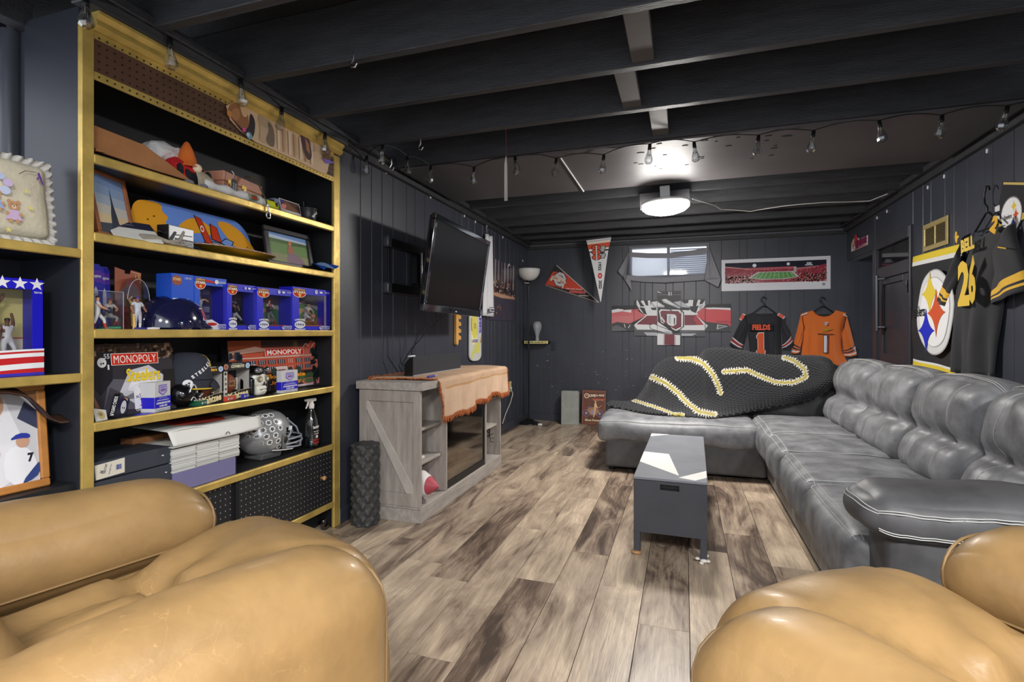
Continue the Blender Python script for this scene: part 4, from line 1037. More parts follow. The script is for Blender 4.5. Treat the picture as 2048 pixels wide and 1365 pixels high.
# ================= shelf three
def blister(u0, u1, vt, dep, turn, label, kind):
    y0, wd, hh = fit(u0, u1, vt, dep, T3)
    t = L('blister_pack', label, 'packaging', y0, T3, dep, turn=turn, tilt=-.05)
    MB().prism([(0, 0), (wd, 0), (wd, hh*.93), (wd*.85, hh), (wd*.1, hh), (0, hh*.95)], 0, .002).build('backing_card', solid('blue_card', (44, 44, 176)), t)
    A = Art(); A.rect(.002, wd-.002, hh*.72, hh*.9, (96, 52, 178)); A.poly([(wd*.3, hh*.78), (wd*.48, hh*.76), (wd*.48, hh*.84), (wd*.38, hh*.82), (wd*.3, hh*.86)], (18, 18, 22)); A.text('oppitone', wd*.72, hh*.81, wd*.42, hh*.06, (232, 230, 236), bold=.03)
    A.rect(wd*.12, wd*.38, hh*.56, hh*.68, (200, 66, 40)); A.rect(wd*.16, wd*.34, hh*.58, hh*.66, (236, 200, 60)); A.poly([(wd*.45, hh*.38), (wd*.5, hh*.6), (wd*.6, hh*.66), (wd*.72, hh*.58), (wd*.7, hh*.38)], (206, 204, 220)); A.build(t)
    return t, wd, hh
blister(172, 206, 527, .12, -.08, 'blue hang card of a baseball figure pack, leftmost on the third shelf', 0)
blister(192, 222, 533, .16, -.05, 'second blue hang card standing behind the leftmost figure pack', 1)
def fig_part(parent, h, pose, ucol, at_=(0, 0, 0), rot=0., name='figure'):
    J = fig_joints(h, pose); o = figure(name, J, parent, ucol, VC); o.location = at_; o.rotation_euler = (0, 0, rot); return o
# clear case with a seated figure
y0, wd, hh = fit(190, 250, 583, .045, T3)
t = L('display_case', 'clear plastic case with a crouching player figure on a green base', 'case', y0, T3, .05, turn=-.1); wd *= .92
b = MB(); b.box(0, wd, 0, .0015, 0, hh).box(0, wd, .06, .0615, 0, hh).box(0, .0015, .0015, .06, 0, hh).box(wd-.0015, wd, .0015, .06, 0, hh).box(0, wd, 0, .0615, hh, hh+.0015); b.build('shell', CLEAR, t)
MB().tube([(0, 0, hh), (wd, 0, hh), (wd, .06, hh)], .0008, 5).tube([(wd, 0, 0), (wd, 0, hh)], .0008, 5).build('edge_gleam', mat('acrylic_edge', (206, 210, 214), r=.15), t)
MB().box(wd*.45, wd-.004, .004, .056, .002, .010).build('green_base', solid('green_plastic', (80, 180, 130)), t, bevel=.002)
crouch = {'pelvis': ((0, .06, .30), .08, None), 'chest': ((0, 0, .50), .09, 'pelvis'), 'neck': ((0, -.05, .64), .04, 'chest'), 'head': ((0, -.07, .70), .06, 'neck'), 'cap': ((0, -.08, .765), .06, 'head')}
CR = {'pelvis': (0, .06, .34), 'chest': (0, -.02, .54), 'neck': (0, -.07, .68), 'head': (0, -.09, .74), 'cap': (0, -.10, .80), 'shL': (.10, -.03, .62), 'elL': (.16, -.14, .50), 'haL': (.06, -.22, .44), 'shR': (-.10, -.03, .62), 'elR': (-.16, -.14, .50), 'haR': (-.04, -.22, .44),
      'hipL': (.07, .03, .30), 'knL': (.17, -.12, .26), 'anL': (.16, .02, .045), 'toL': (.20, -.06, .02), 'hipR': (-.07, .03, .30), 'knR': (-.17, -.12, .26), 'anR': (-.16, .02, .045), 'toR': (-.20, -.06, .02)}
fig_part(t, .125, CR, uniform((150, 60, 50), (196, 190, 186), (190, 186, 184), (190, 60, 50), (40, 40, 40)), (wd*.66, .03, .010))
# brown card and dome
y0, wd, hh = fit(226, 284, 540, .16, T3)
t = L('blister_pack', 'brown hang card with a clear dome over a golden player figure', 'packaging', y0, T3, .15, turn=.12)
MB().prism([(0, 0), (wd, 0), (wd, hh*.97), (wd*.60, hh*1.0), (wd*.56, hh*.93), (wd*.36, hh*.93), (wd*.36, hh*.98), (0, hh*1.02)], 0, .002).build('backing_card', solid('rust_card', (146, 76, 46)), t)
A = Art(); A.line([(wd*.62, hh*.97), (wd*.95, hh*.95), (wd*.95, hh*.8)], .003, (222, 150, 96)); A.text('13', wd*.84, hh*.9, .018, .014, (230, 180, 110)); A.circ(wd*.55, hh*.55, wd*.4, (120, 96, 70)); A.build(t)
B = MB(); B.prism([(wd*.1+wd*.85*(.5+.5*math.cos(PI-PI*i/12)), hh*.5+hh*.34*math.sin(PI*i/12)) for i in range(13)]+[(wd*.95, .004), (wd*.1, .004)], -.045, -.002); B.build('dome', CLEAR, t)
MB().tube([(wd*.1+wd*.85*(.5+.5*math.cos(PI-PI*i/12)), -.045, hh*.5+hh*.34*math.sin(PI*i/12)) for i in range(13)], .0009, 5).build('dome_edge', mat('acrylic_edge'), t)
GD = (206, 186, 110)
fig_part(t, .125, {'elR': (-.20, -.02, .86), 'haR': (-.1, -.05, .97), 'knL': (.12, -.1, .27), 'chest': (-.02, -.02, .68)}, uniform((30, 28, 26), GD, GD, GD, (30, 28, 26)), (wd*.52, -.024, .006))
# free standing players
t = thing('player_figurine', 'fielding baseball player figurine at the far left of the third shelf', 'figurine', (XB-.03, yy(199, .02), T3), 0, 'baseball player figurines', rot=(0, 0, PI/2+.9))
fig_part(t, .122, {'haL': (.06, -.24, .56), 'elL': (.17, -.08, .62), 'haR': (.02, -.25, .55), 'elR': (-.15, -.1, .62), 'knL': (.1, -.14, .27), 'anL': (.10, -.17, .045), 'toL': (.1, -.25, .02), 'anR': (-.10, .12, .045), 'toR': (-.1, .04, .02), 'knR': (-.08, .04, .25)}, uniform((28, 30, 44), (198, 198, 202), (200, 200, 204), (190, 50, 46), (190, 50, 46), (206, 150, 120)))
MB().ell((.006, -.032, .066), .011, .009, .011).build('glove', solid('navy_glove', (40, 44, 66)), t); MB().lathe([(.001, 0), (.022, 0), (.022, .002), (.001, .002)], (.01, -.018, 0), 16).build('stand', solid('green_plastic', (80, 180, 130)), t)
t = thing('player_figurine', 'standing baseball player figurine resting a bat, beside the navy helmet', 'figurine', (XB-.03, yy(275, .03), T3), 0, 'baseball player figurines', rot=(0, 0, PI/2))
fig_part(t, .128, {'elR': (-.19, .0, .62), 'haR': (-.16, -.08, .46), 'elL': (.2, .0, .6), 'haL': (.22, -.07, .5)}, uniform((64, 48, 150), (190, 194, 204), (182, 184, 196), (230, 230, 236), (50, 60, 170), (140, 92, 70)))
MB().tube([(-.024, -.014, .056), (-.024, -.016, .03), (-.025, -.018, .002)], [.0028, .0042, .0056], 8).build('bat', solid('bat_wood', (214, 170, 90)), t)
t = L('pen', 'blue and white pen lying on the third shelf before the navy helmet', 'pen', yy(272, -.002), T3, .004, turn=-.05)
MB().rod((0, .004, .004), (.045, .004, .004), .0035).build('barrel', solid('blue_plastic', (40, 50, 150)), t); MB().tube([(.045, .004, .004), (.07, .004, .0045), (.092, .004, .005)], [.003, .005, .003], 8).build('cap', solid('white_plastic', (225, 226, 230)), t)
# navy helmet
y0, y1 = yy(289, .07), yy(430, .07)
t = L('batting_helmet', 'glossy navy batting helmet with a letter B, on the third shelf', 'helmet', yy(352, .09), T3, .11, turn=.0)
NAVY = mat('navy_gloss', (26, 28, 62), r=.10, coat=.6, spec=.6)
rx, ry, rz_ = .136, .105, .134
B = MB()
def shell(u, v):
    a = 2*PI*u; e = PI/2*v
    z = rz_*math.sin(e)
    k = math.cos(e)**.75
    zz = max(0, math.cos(a-PI))*0
    return (rx*k*math.cos(a), ry*k*math.sin(a), .008+z*.98)
B.grid(shell, 36, 14, cu=True); B.build('shell', NAVY, t)
B = MB(); B.sheet(lambda u, v: (rx*.86*math.cos((u-.5)*2.2)*(1+.55*v)+.0, ry*math.sin((u-.5)*2.2)*(1-.15*v), .034-.028*v), 14, 6, .004); B.build('brim', NAVY, t)
MB().tube([(rx*.86*math.cos((u/14-.5)*2.2)*1.55, ry*math.sin((u/14-.5)*2.2)*.85, .006) for u in range(15)], .0024, 5).build('brim_edge', solid('white_rubber', (196, 198, 204)), t)
B = MB(); B.ell((-.02, -ry+.004, .022), .032, .014, .03); B.build('ear_flap', NAVY, t)
def hw(x, z, y):
    e = math.asin(min(.95, z/rz_)); k = math.cos(e)**.75; a = -PI/2+x/.10; r_ = 1-y*9
    return (rx*k*math.cos(a)*r_, ry*k*math.sin(a)*r_, .008+z*.98)
A = Art(y=-.001, wrap=hw); A.text('B', .074, .058, .042, .054, (225, 228, 236), bold=.05); A.text('B', .074, .058, .033, .045, (180, 40, 48), bold=.01); A.build(t, 'letter')
# boxed figures
BLU = solid('royal_blue_card', (40, 40, 198), r=.35); BLU2 = solid('mid_blue_card', (30, 84, 200), r=.35)
def figure_box(u0, u1, vt, dep, label, kind, group='boxed player figures'):
    y0, wd, hh = fit(u0, u1, vt, dep, T3)
    t = L('figure_box', label, 'box', y0, T3, dep, group=group); D = .085; m = BLU if kind else BLU2
    fw = wd*.16; x1 = wd-.004 if kind else wd*.97; zb_, zt_ = hh*.10, hh*.84
    b = MB(); b.box(0, wd, D-.002, D, 0, hh).box(0, .0015, .0015, D-.002, 0, hh).box(wd-.0015, wd, .0015, D-.002, 0, hh).box(0, wd, .0, D, hh-.0015, hh).box(0, wd, 0, D, 0, .0015)
    b.box(0, fw, 0, .0015, 0, hh).box(x1, wd, 0, .0015, 0, hh).box(fw, x1, 0, .0015, 0, zb_).box(fw, x1, 0, .0015, zt_, hh); b.build('carton', m, t)
    MB().box(fw, x1, .0005, .001, zb_, zt_).build('window_film', CLEAR, t)
    A = Art(y=D-.003)
    if kind == 0:
        A.rect(fw, x1*.62, zb_, zt_, (196, 186, 150)); A.rect(x1*.62, x1, zb_, zt_, (74, 66, 110)); A.rect(x1*.60, x1*.66, zb_, zt_, (146, 140, 128))
        for i in range(4): A.rect(x1*.70, x1*.93, zb_+hh*(.08+.17*i), zb_+hh*(.19+.17*i), ((120, 112, 150), (150, 146, 168), (96, 60, 60), (110, 100, 140))[i])
    else:
        A.rect(fw, x1, zb_, zt_, (84, 142, 82)); A.rect(fw, x1, zb_+(zt_-zb_)*.72, zt_, (92, 70, 74)); A.poly([(fw, zt_*.72), (x1*.6, zt_*.78), (x1, zt_*.6), (x1, zt_*.72), (fw, zt_*.84)], (196, 180, 170)); A.poly([(fw, zt_*.45), (x1*.45, zt_*.42), (x1*.7, zt_*.62), (fw, zt_*.66)], (218, 178, 118))
        A.circ(x1*.74, zb_+hh*.15, wd*.16, (226, 206, 176), hh*.05)
        if kind == 1: A.poly([(fw, zt_), (fw, zt_*.5), (x1*.7, zt_*.8), (x1*.72, zt_)], (40, 40, 44)); A.rect(x1*.8, x1, zb_, zt_, (36, 36, 40))
        A.specks(60, fw, x1, zb_+(zt_-zb_)*.76, zt_, [(120, 90, 90), (70, 56, 60), (150, 120, 116)], .001, .003, R)
    A.build(t, 'backdrop')
    if kind: MB().box(fw*1.05, x1*.9, .02, D-.008, zb_*.6, zb_+.006).build('floor_strip', solid(('grey_strip', 'black_strip', 'red_strip', 'orange_strip')[kind], ((120,)*3, (50, 50, 54), (190, 40, 40), (190, 90, 60))[kind]), t)
    A = Art(y=-.0004); k = wd
    zc = hh*.86
    A.circ(k*.17, zc, k*.165, (236, 230, 222), hh*.105); A.circ(k*.17, zc, k*.15, (206, 62, 40), hh*.095); A.rect(k*.02, k*.32, zc+hh*.045, zc+hh*.10, (150, 90, 60)); A.text('COOPERSTOWN', k*.17, zc+hh*.075, k*.26, hh*.03, (226, 200, 150), bold=.03); A.text('STARS', k*.17, zc+hh*.02, k*.28, hh*.05, (246, 236, 214), bold=.05, outline=(110, 60, 40)); A.poly(star5(k*.17, zc-hh*.045, k*.06), (246, 190, 90))
    if kind == 0:
        A.poly([(k*.34, hh*.95), (k*.6, hh*.92), (k*.6, hh*.89), (k*.3, hh*.9)], (206, 60, 50)); A.rect(0, k, hh*.0, hh*.06, (30, 60, 160)); A.circ(k*.66, hh*.92, k*.06, (232, 232, 236)); A.text('GOLDEN SERIES', k*.83, hh*.915, k*.26, hh*.035, (235, 235, 240)); A.poly([(fw, 0), (fw, hh*.16), (k*.5, hh*.2), (k*.72, hh*.12), (k*.74, 0)], (220, 222, 230)); A.circ(k*.5, hh*.11, k*.17, (190, 50, 46), hh*.03)
    else:
        A.circ(k*.60, hh*.92, k*.04, (200, 204, 224)); A.circ(k*.73, hh*.92, k*.045, (240, 240, 246), hh*.024); A.text('1994 EDITION', k*.90, hh*.925, k*.14, hh*.03, (220, 222, 240)); 
        A.circ(k*.17, hh*.13, k*.135, (226, 228, 236), hh*.085); A.text('1994', k*.17, hh*.13, k*.2, hh*.06, (96, 104, 150), bold=.04); A.text('LIMITED', k*.17, hh*.235, k*.26, hh*.035, (246, 246, 250), bold=.04, arc=hh*.012); A.text('EDITION', k*.17, hh*.03, k*.26, hh*.035, (246, 246, 250), bold=.04, arc=-hh*.012)
    A.poly([(k*.66, hh*.06), (k*.72, hh*.11), (k*.97, hh*.11), (k*.97, hh*.04), (k*.9, hh*.005), (k*.72, hh*.005)], (190, 190, 222)); A.text('STARTING', k*.83, hh*.075, k*.25, hh*.04, (60, 50, 150), bold=.04); A.text('LINEUP', k*.83, hh*.03, k*.19, hh*.04, (60, 50, 150), bold=.04)
    A.build(t, 'print', PRINTG)
    return t, wd, hh, D
t, wd, hh, D = figure_box(389, 453, 555, .055, 'tall mid-blue figure box with a pitcher, leftmost of the figure boxes', 0)
A = Art(y=0, wrap=lambda x, z, y: (y-.0006, x, z)); A.circ(D*.3, hh*.88, D*.22, (150, 76, 44), hh*.09); A.text('STARS', D*.3, hh*.9, -D*.34, hh*.05, (226, 190, 130), bold=.04); A.rect(D*.06, D*.94, hh*.30, hh*.58, (226, 226, 226)); [A.rect(D*.1, D*.9, hh*(.36+.06*i), hh*(.37+.06*i), (120, 120, 126)) for i in range(4)]; A.build(t, 'side_label')
MB().box(-.10, .002, .002, D, 0, hh).build('inner_carton', BLU2, t); A = Art(y=.0014); A.circ(-.078, hh*.88, .022, (150, 76, 44), hh*.09); A.text('STARS', -.078, hh*.9, .034, hh*.05, (226, 190, 130), bold=.04); A.rect(-.096, -.026, hh*.30, hh*.56, (226, 226, 226)); [A.rect(-.09, -.032, hh*(.36+.06*i), hh*(.365+.06*i), (120, 120, 126)) for i in range(3)]; A.text('CARD NO', -.03, hh*.93, .03, hh*.04, (190, 196, 220)); A.build(t, 'side_label')
fig_part(t, .125, {'elR': (-.2, -.04, .74), 'haR': (-.30, -.1, .62), 'elL': (.2, -.04, .8), 'haL': (.30, -.1, .72), 'knL': (.14, -.05, .27), 'anL': (.30, -.02, .05), 'toL': (.36, -.08, .03), 'chest': (.0, -.04, .68)}, uniform((70, 80, 110), (206, 206, 210), (198, 198, 200), (170, 170, 176), (60, 60, 66), (206, 160, 130)), (wd*.36, D*.5, hh*.14))
t, wd, hh, D = figure_box(454, 513, 569, .045, 'royal blue figure box with a dark sliding player, second of the figure boxes', 1)
fig_part(t, .12, {'elR': (-.2, -.04, .8), 'haR': (-.30, -.1, .9), 'pelvis': (0, 0, .40), 'hipL': (.05, 0, .36), 'hipR': (-.05, 0, .36), 'knL': (.2, -.05, .22), 'anL': (.36, -.02, .05), 'toL': (.42, -.08, .03), 'chest': (-.08, -.04, .56), 'neck': (-.12, -.04, .70), 'head': (-.13, -.05, .76), 'cap': (-.14, -.06, .82)}, uniform((30, 30, 32), (40, 40, 44), (190, 190, 190), (40, 40, 40), (30, 30, 30), (150, 110, 90)), (wd*.5, D*.5, hh*.14))
t, wd, hh, D = figure_box(514, 584, 577, .035, 'royal blue figure box with a red catcher, third of the figure boxes', 2)
fig_part(t, .135, {'elR': (-.17, -.1, .62), 'haR': (-.14, -.2, .58), 'elL': (.2, -.06, .62), 'haL': (.04, -.2, .60), 'knL': (.17, -.05, .27), 'anL': (.30, .02, .05), 'toL': (.34, -.06, .03), 'anR': (-.16, 0, .05), 'toR': (-.18, -.08, .03), 'knR': (-.12, -.1, .28)}, uniform((190, 46, 42), (176, 44, 52), (120, 122, 126), (176, 40, 44), (150, 30, 36), (214, 160, 132), (200, 196, 200)), (wd*.5, D*.45, hh*.12))
MB().ell((wd*.36, D*.45-.03, hh*.12+.078), .014, .010, .014).build('mitt', BLACKM, t)
t, wd, hh, D = figure_box(585, 660, 577, .03, 'royal blue figure box with a crouching infielder, rightmost of the figure boxes', 3)
fig_part(t, .155, CR | {'anL': (.30, .02, .045), 'toL': (.36, -.05, .02), 'knL': (.2, -.1, .24), 'anR': (-.28, .02, .045), 'toR': (-.34, -.05, .02), 'knR': (-.2, -.1, .24), 'haL': (.04, -.24, .34), 'haR': (-.03, -.24, .34)}, uniform((30, 44, 40), (224, 222, 226), (214, 214, 220), (40, 50, 48), (36, 36, 38), (206, 160, 132)), (wd*.53, D*.5, hh*.12))
MB().ell((wd*.53, D*.5-.04, hh*.12+.05), .016, .010, .014).build('glove', solid('tan_glove', (140, 96, 70)), t)
# ================= shelf four
def boxart(t, wd, hh, m, d, name='carton'):
    MB().box(0, wd, 0, d, 0, hh).build(name, m, t, bevel=.0012)
GBOX = solid('black_game_box', (26, 26, 30), r=.3)
y0, wd, hh = fit(176, 343, 683, .10, T4)
t = L('board_game', 'dark board game box with a red title banner and yellow lettering, left on shelf', 'board game', yy(176, .10), T4, .075, tilt=-.12, turn=-.03)
wd = .305; hh = .262; boxart(t, wd, hh, GBOX, .05)
A = Art()
A.rect(0, wd, 0, hh, (52, 50, 58)); A.poly([(0, hh*.72), (wd, hh*.8), (wd, hh), (0, hh)], (62, 46, 40)); A.poly([(wd*.12, hh*.12), (wd*.9, hh*.0), (wd*.92, hh*.42), (wd*.2, hh*.52)], (92, 90, 100))
A.specks(70, 0, wd, hh*.78, hh*.99, [(110, 84, 66), (74, 56, 46), (140, 112, 92), (40, 32, 30)], .004, .012, R)
A.poly([(wd*.30, hh*.30), (wd*.44, hh*.62), (wd*.68, hh*.68), (wd*.86, hh*.52), (wd*.82, hh*.22), (wd*.5, hh*.12)], (196, 196, 204)); A.poly([(wd*.40, hh*.34), (wd*.5, hh*.58), (wd*.66, hh*.62), (wd*.78, hh*.48), (wd*.7, hh*.26)], (224, 224, 230))
A.poly([(0, hh*.5), (wd*.10, hh*.88), (wd*.26, hh*.9), (wd*.24, hh*.5), (wd*.1, hh*.3)], (34, 34, 42)); A.circ(wd*.135, hh*.745, wd*.05, (220, 220, 222), wd*.058); A.circ(wd*.125, hh*.73, wd*.01, (30, 30, 34)); A.circ(wd*.15, hh*.735, wd*.01, (30, 30, 34)); A.text('55', wd*.19, hh*.83, .02, .018, (190, 190, 196)); A.rect(wd*.0, wd*.03, hh*.72, hh*.86, (190, 50, 60)); A.text('1', wd*.2, hh*.68, .006, .018, (210, 210, 214))
A.poly([(wd*.84, hh*.1), (wd, hh*.1), (wd, hh*.6), (wd*.86, hh*.6)], (30, 30, 32)); A.poly([(wd*.08, hh*.0), (wd*.2, hh*.4), (wd*.34, hh*.3), (wd*.3, 0)], (66, 62, 72)); A.poly([(wd*.02, 0), (wd*.02, hh*.3), (wd*.1, hh*.06)], (120, 84, 76))
A.poly([(wd*.30, hh*.22), (wd*.46, hh*.3), (wd*.62, hh*.27), (wd*.62, hh*.22)], (116, 116, 122))
A.rect(wd*.23, wd*.80, hh*.70, hh*.865, (228, 220, 214)); A.rect(wd*.237, wd*.793, hh*.707, hh*.858, (196, 50, 36)); A.text('MONOPOLY', wd*.515, hh*.782, wd*.51, hh*.11, (238, 232, 224), bold=.0)
A.text('Steelers', wd*.60, hh*.55, wd*.42, hh*.19, (226, 196, 40), bold=.025)
A.poly([(wd*.46, hh*.06), (wd*.46, hh*.38), (wd*.80, hh*.42), (wd*.80, hh*.1)], (226, 226, 230)); A.text('XL', wd*.625, hh*.32, wd*.22, hh*.12, (190, 44, 50), bold=.08); A.text('SUPER BOWL', wd*.63, hh*.235, wd*.3, hh*.035, (40, 60, 130), bold=.03); A.text('XL', wd*.625, hh*.15, wd*.22, hh*.10, (190, 44, 50), bold=.08); A.rect(wd*.65, wd*.72, hh*.10, hh*.38, (48, 80, 150)); A.text('CHAMPIONS EDITION', wd*.64, hh*.05, wd*.34, hh*.035, (226, 226, 226), bold=.02)
A.build(t, 'print', PRINTG)
# little tilted card box and loose card
t = L('card_pack', 'small dark boxed pack of playing cards leaning at an angle before the board game', 'card pack', yy(236, .01), T4, .03, turn=.45, roll=.42)
MB().box(0, .062, 0, .02, .004, .092).build('box', GBOX, t, bevel=.001); A = Art(); A.circ(.036, .052, .016, (222, 222, 224), .024); A.circ(.032, .048, .003, (40, 40, 44)); A.circ(.041, .05, .003, (40, 40, 44)); A.poly([(.02, .085), (.05, .088), (.05, .078)], (190, 150, 120)); A.build(t)
A = Art(y=0, wrap=lambda x, z, y: (y, x, z)); A.text('PLAYING CARDS', .010, .046, .07, .012, (226, 226, 228), rot=PI/2, bold=.03); o = A.build(t, 'spine_lettering')
t = L('trading_card', 'loose white trading card propped low before the board game', 'card', yy(200, .0), T4, .02, turn=.1, tilt=-.5, roll=.25)
MB().box(0, .045, 0, .001, .0, .05).build('card', solid('grey_card', (196, 192, 188)), t); A = Art(); A.circ(.024, .028, .013, (176, 156, 100), .016); A.circ(.022, .03, .007, (120, 104, 70)); A.build(t)
t = L('blue_card', 'flat blue card lying on the fourth shelf edge', 'card', yy(286, .0), T4, .004); MB().box(0, .05, 0, .04, 0, .002).build('card', BLU, t)
def card_set(u0, u1, vt, dep, turn, label, sidew):
    y0, wd, hh = fit(u0, u1, vt, dep, T4)
    t = L('card_set_box', label, 'box', y0, T4, dep, turn=turn, group='white and blue card set boxes'); d = sidew
    MB().box(0, wd, 0, d, 0, hh).build('carton', solid('silver_card', (206, 206, 208), r=.35), t, bevel=.001)
    A = Art(); A.rect(0, wd, hh*.13, hh*.50, (36, 30, 190)); A.poly([(wd*.26, hh*.9), (wd*.74, hh*.9), (wd*.76, hh*.66), (wd*.5, hh*.53), (wd*.24, hh*.66)], (110, 84, 176)); A.poly([(wd*.29, hh*.87), (wd*.71, hh*.87), (wd*.72, hh*.68), (wd*.5, hh*.57), (wd*.28, hh*.68)], (190, 182, 226)); A.text('SUPER BOWL', wd*.5, hh*.82, wd*.36, hh*.045, (70, 60, 170), bold=.04); A.text('XXV', wd*.5, hh*.72, wd*.36, hh*.10, (100, 50, 120), bold=.06)
    A.text('LIMITED EDITION', wd*.5, hh*.46, wd*.5, hh*.03, (190, 190, 230)); A.text('SILVER ANNIVERSARY', wd*.5, hh*.385, wd*.74, hh*.04, (226, 226, 240), bold=.03); A.text('COMMEMORATIVE', wd*.5, hh*.29, wd*.86, hh*.065, (240, 240, 246), bold=.05); A.text('CARD SET', wd*.5, hh*.195, wd*.5, hh*.06, (240, 240, 246), bold=.05); A.text('160 EXCLUSIVE CARDS', wd*.36, hh*.06, wd*.46, hh*.03, (100, 100, 150)); A.text('proset', wd*.83, hh*.07, wd*.2, hh*.05, (130, 130, 180)); A.build(t)
    A = Art(y=0, wrap=lambda x, z, y: (y, d-x, z)); A.rect(.001, d, hh*.13, hh*.50, (36, 30, 190)); A.build(t, 'side_band')
    MB().box(wd, wd+.0008, 0, d, hh*.13, hh*.5).build('end_band', solid('deep_blue_print', (36, 30, 190)), t)
    return t
card_set(309, 353, 764, .02, .30, 'white and blue card set box, the larger one left of the black helmet', .06)
card_set(563, 597, 741, .02, .04, 'white and blue card set box, the smaller one right of the skull helmet', .03)
# black and white helmet bank
y0, y1 = yy(352, .03), yy(408, .03)
t = L('helmet_bank', 'small glossy black helmet with white piping and chrome teeth, before the cap', 'figurine', (y0+y1)/2, T4, .075, turn=.5)
GB = mat('black_gloss', (16, 16, 18), r=.08, coat=.5)
B = MB(); B.cush((0, 0, .048), (.115, .10, .096), .047, 12, 0, lambda p, q: q+Vector((.012*max(0, -p[2])*max(0, p[0]), 0, 0))); B.build('shell', GB, t)
WP = solid('white_piping', (226, 226, 228), r=.3)
B = MB(); B.tube([(-.05+.1*i/12, -.0515+.018*abs(i/12-.5)**2, .062+.028*math.sin(i/12*5)) for i in range(13)], .0028, 6).tube([(-.045+.085*i/12, -.0515, .030+.01*math.sin(i/12*6)) for i in range(13)], .0022, 6); B.build('piping', WP, t)
B = MB(); B.lathe([(.001, -.012), (.014, -.010), (.018, 0), (.015, .004), (.001, .002)], (.036, -.044, .048), 14, 'y'); B.build('eye_socket', GB, t)
B = MB()
for i in range(6): B.ell((.012+i*.009, -.052+.003*abs(i-3), .018), .0042, .005, .010, 8, 5)
for i in range(4): B.ell((.030+i*.008, -.056, .036+.003*i), .006, .006, .0035, 8, 5)
stuff(B.build('teeth', mat('pale_chrome', (206, 208, 212), r=.15, m=.7), t))
# cap
t = L('baseball_cap', 'black cap with a gold letter and white stitched lettering, behind the football dice boxes', 'cap', yy(386, .08), T4+.062, .125, turn=.05, roll=.06)
CAPM = mat('black_cotton', (46, 49, 60), r=.85, bump=.3, bs=200)
B = MB(); rx, ry, rz_ = .098, .105, .112
B.grid(lambda u, v: (rx*math.cos(PI/2*v)**.55*math.cos(2*PI*u), ry*math.cos(PI/2*v)**.55*math.sin(2*PI*u), .045+rz_*math.sin(PI/2*v)), 30, 12, cu=True); B.lathe([(rx, .0), (rx, .045)], (0, 0, 0), 30); B.build('crown', CAPM, t)
B = MB(); B.sheet(lambda u, v: (rx*.9*math.cos((u-.5)*2.4)*(1+.75*v), ry*.98*math.sin((u-.5)*2.4), .055-.03*v-.035*(2*u-1)**2), 14, 6, .004); B.build('bill', CAPM, t)
GY = solid('gold_thread', (214, 182, 52), r=.7)
MB().tube([(rx*.9*math.cos((i/16-.5)*2.4)*1.75, ry*.98*math.sin((i/16-.5)*2.4), .025-.035*(2*i/16-1)**2) for i in range(17)], .0035, 6).tube([(rx*math.cos(a), ry*math.sin(a), .006) for a in [PI*1.05+i*PI/14 for i in range(12)]], .0035, 5).build('gold_piping', GY, t)
def capw(x, z, y):
    v = max(0, min(.97, (z-.045)/rz_)); e = math.asin(v); k = math.cos(e)**.55; a = -PI/2+x/.095; r_ = 1-y*9
    return (rx*k*math.cos(a)*r_, ry*k*math.sin(a)*r_, z)
A = Art(y=-.001, wrap=capw); A.text('P', .052, .122, .055, .05, (214, 182, 52), bold=.08)
for i, c_ in enumerate('STEELERS'): A.text(c_, -.050+.0125*i, .056+.0095*i, .010, .014, (226, 226, 226), rot=.6, bold=.05)
A.circ(-.066, .028, .017, (226, 226, 228)); A.circ(-.062, .03, .004, (40, 40, 44)); A.circ(-.07, .024, .004, (40, 40, 44)); A.circ(-.062, .02, .004, (40, 40, 44)); A.build(t, 'embroidery')
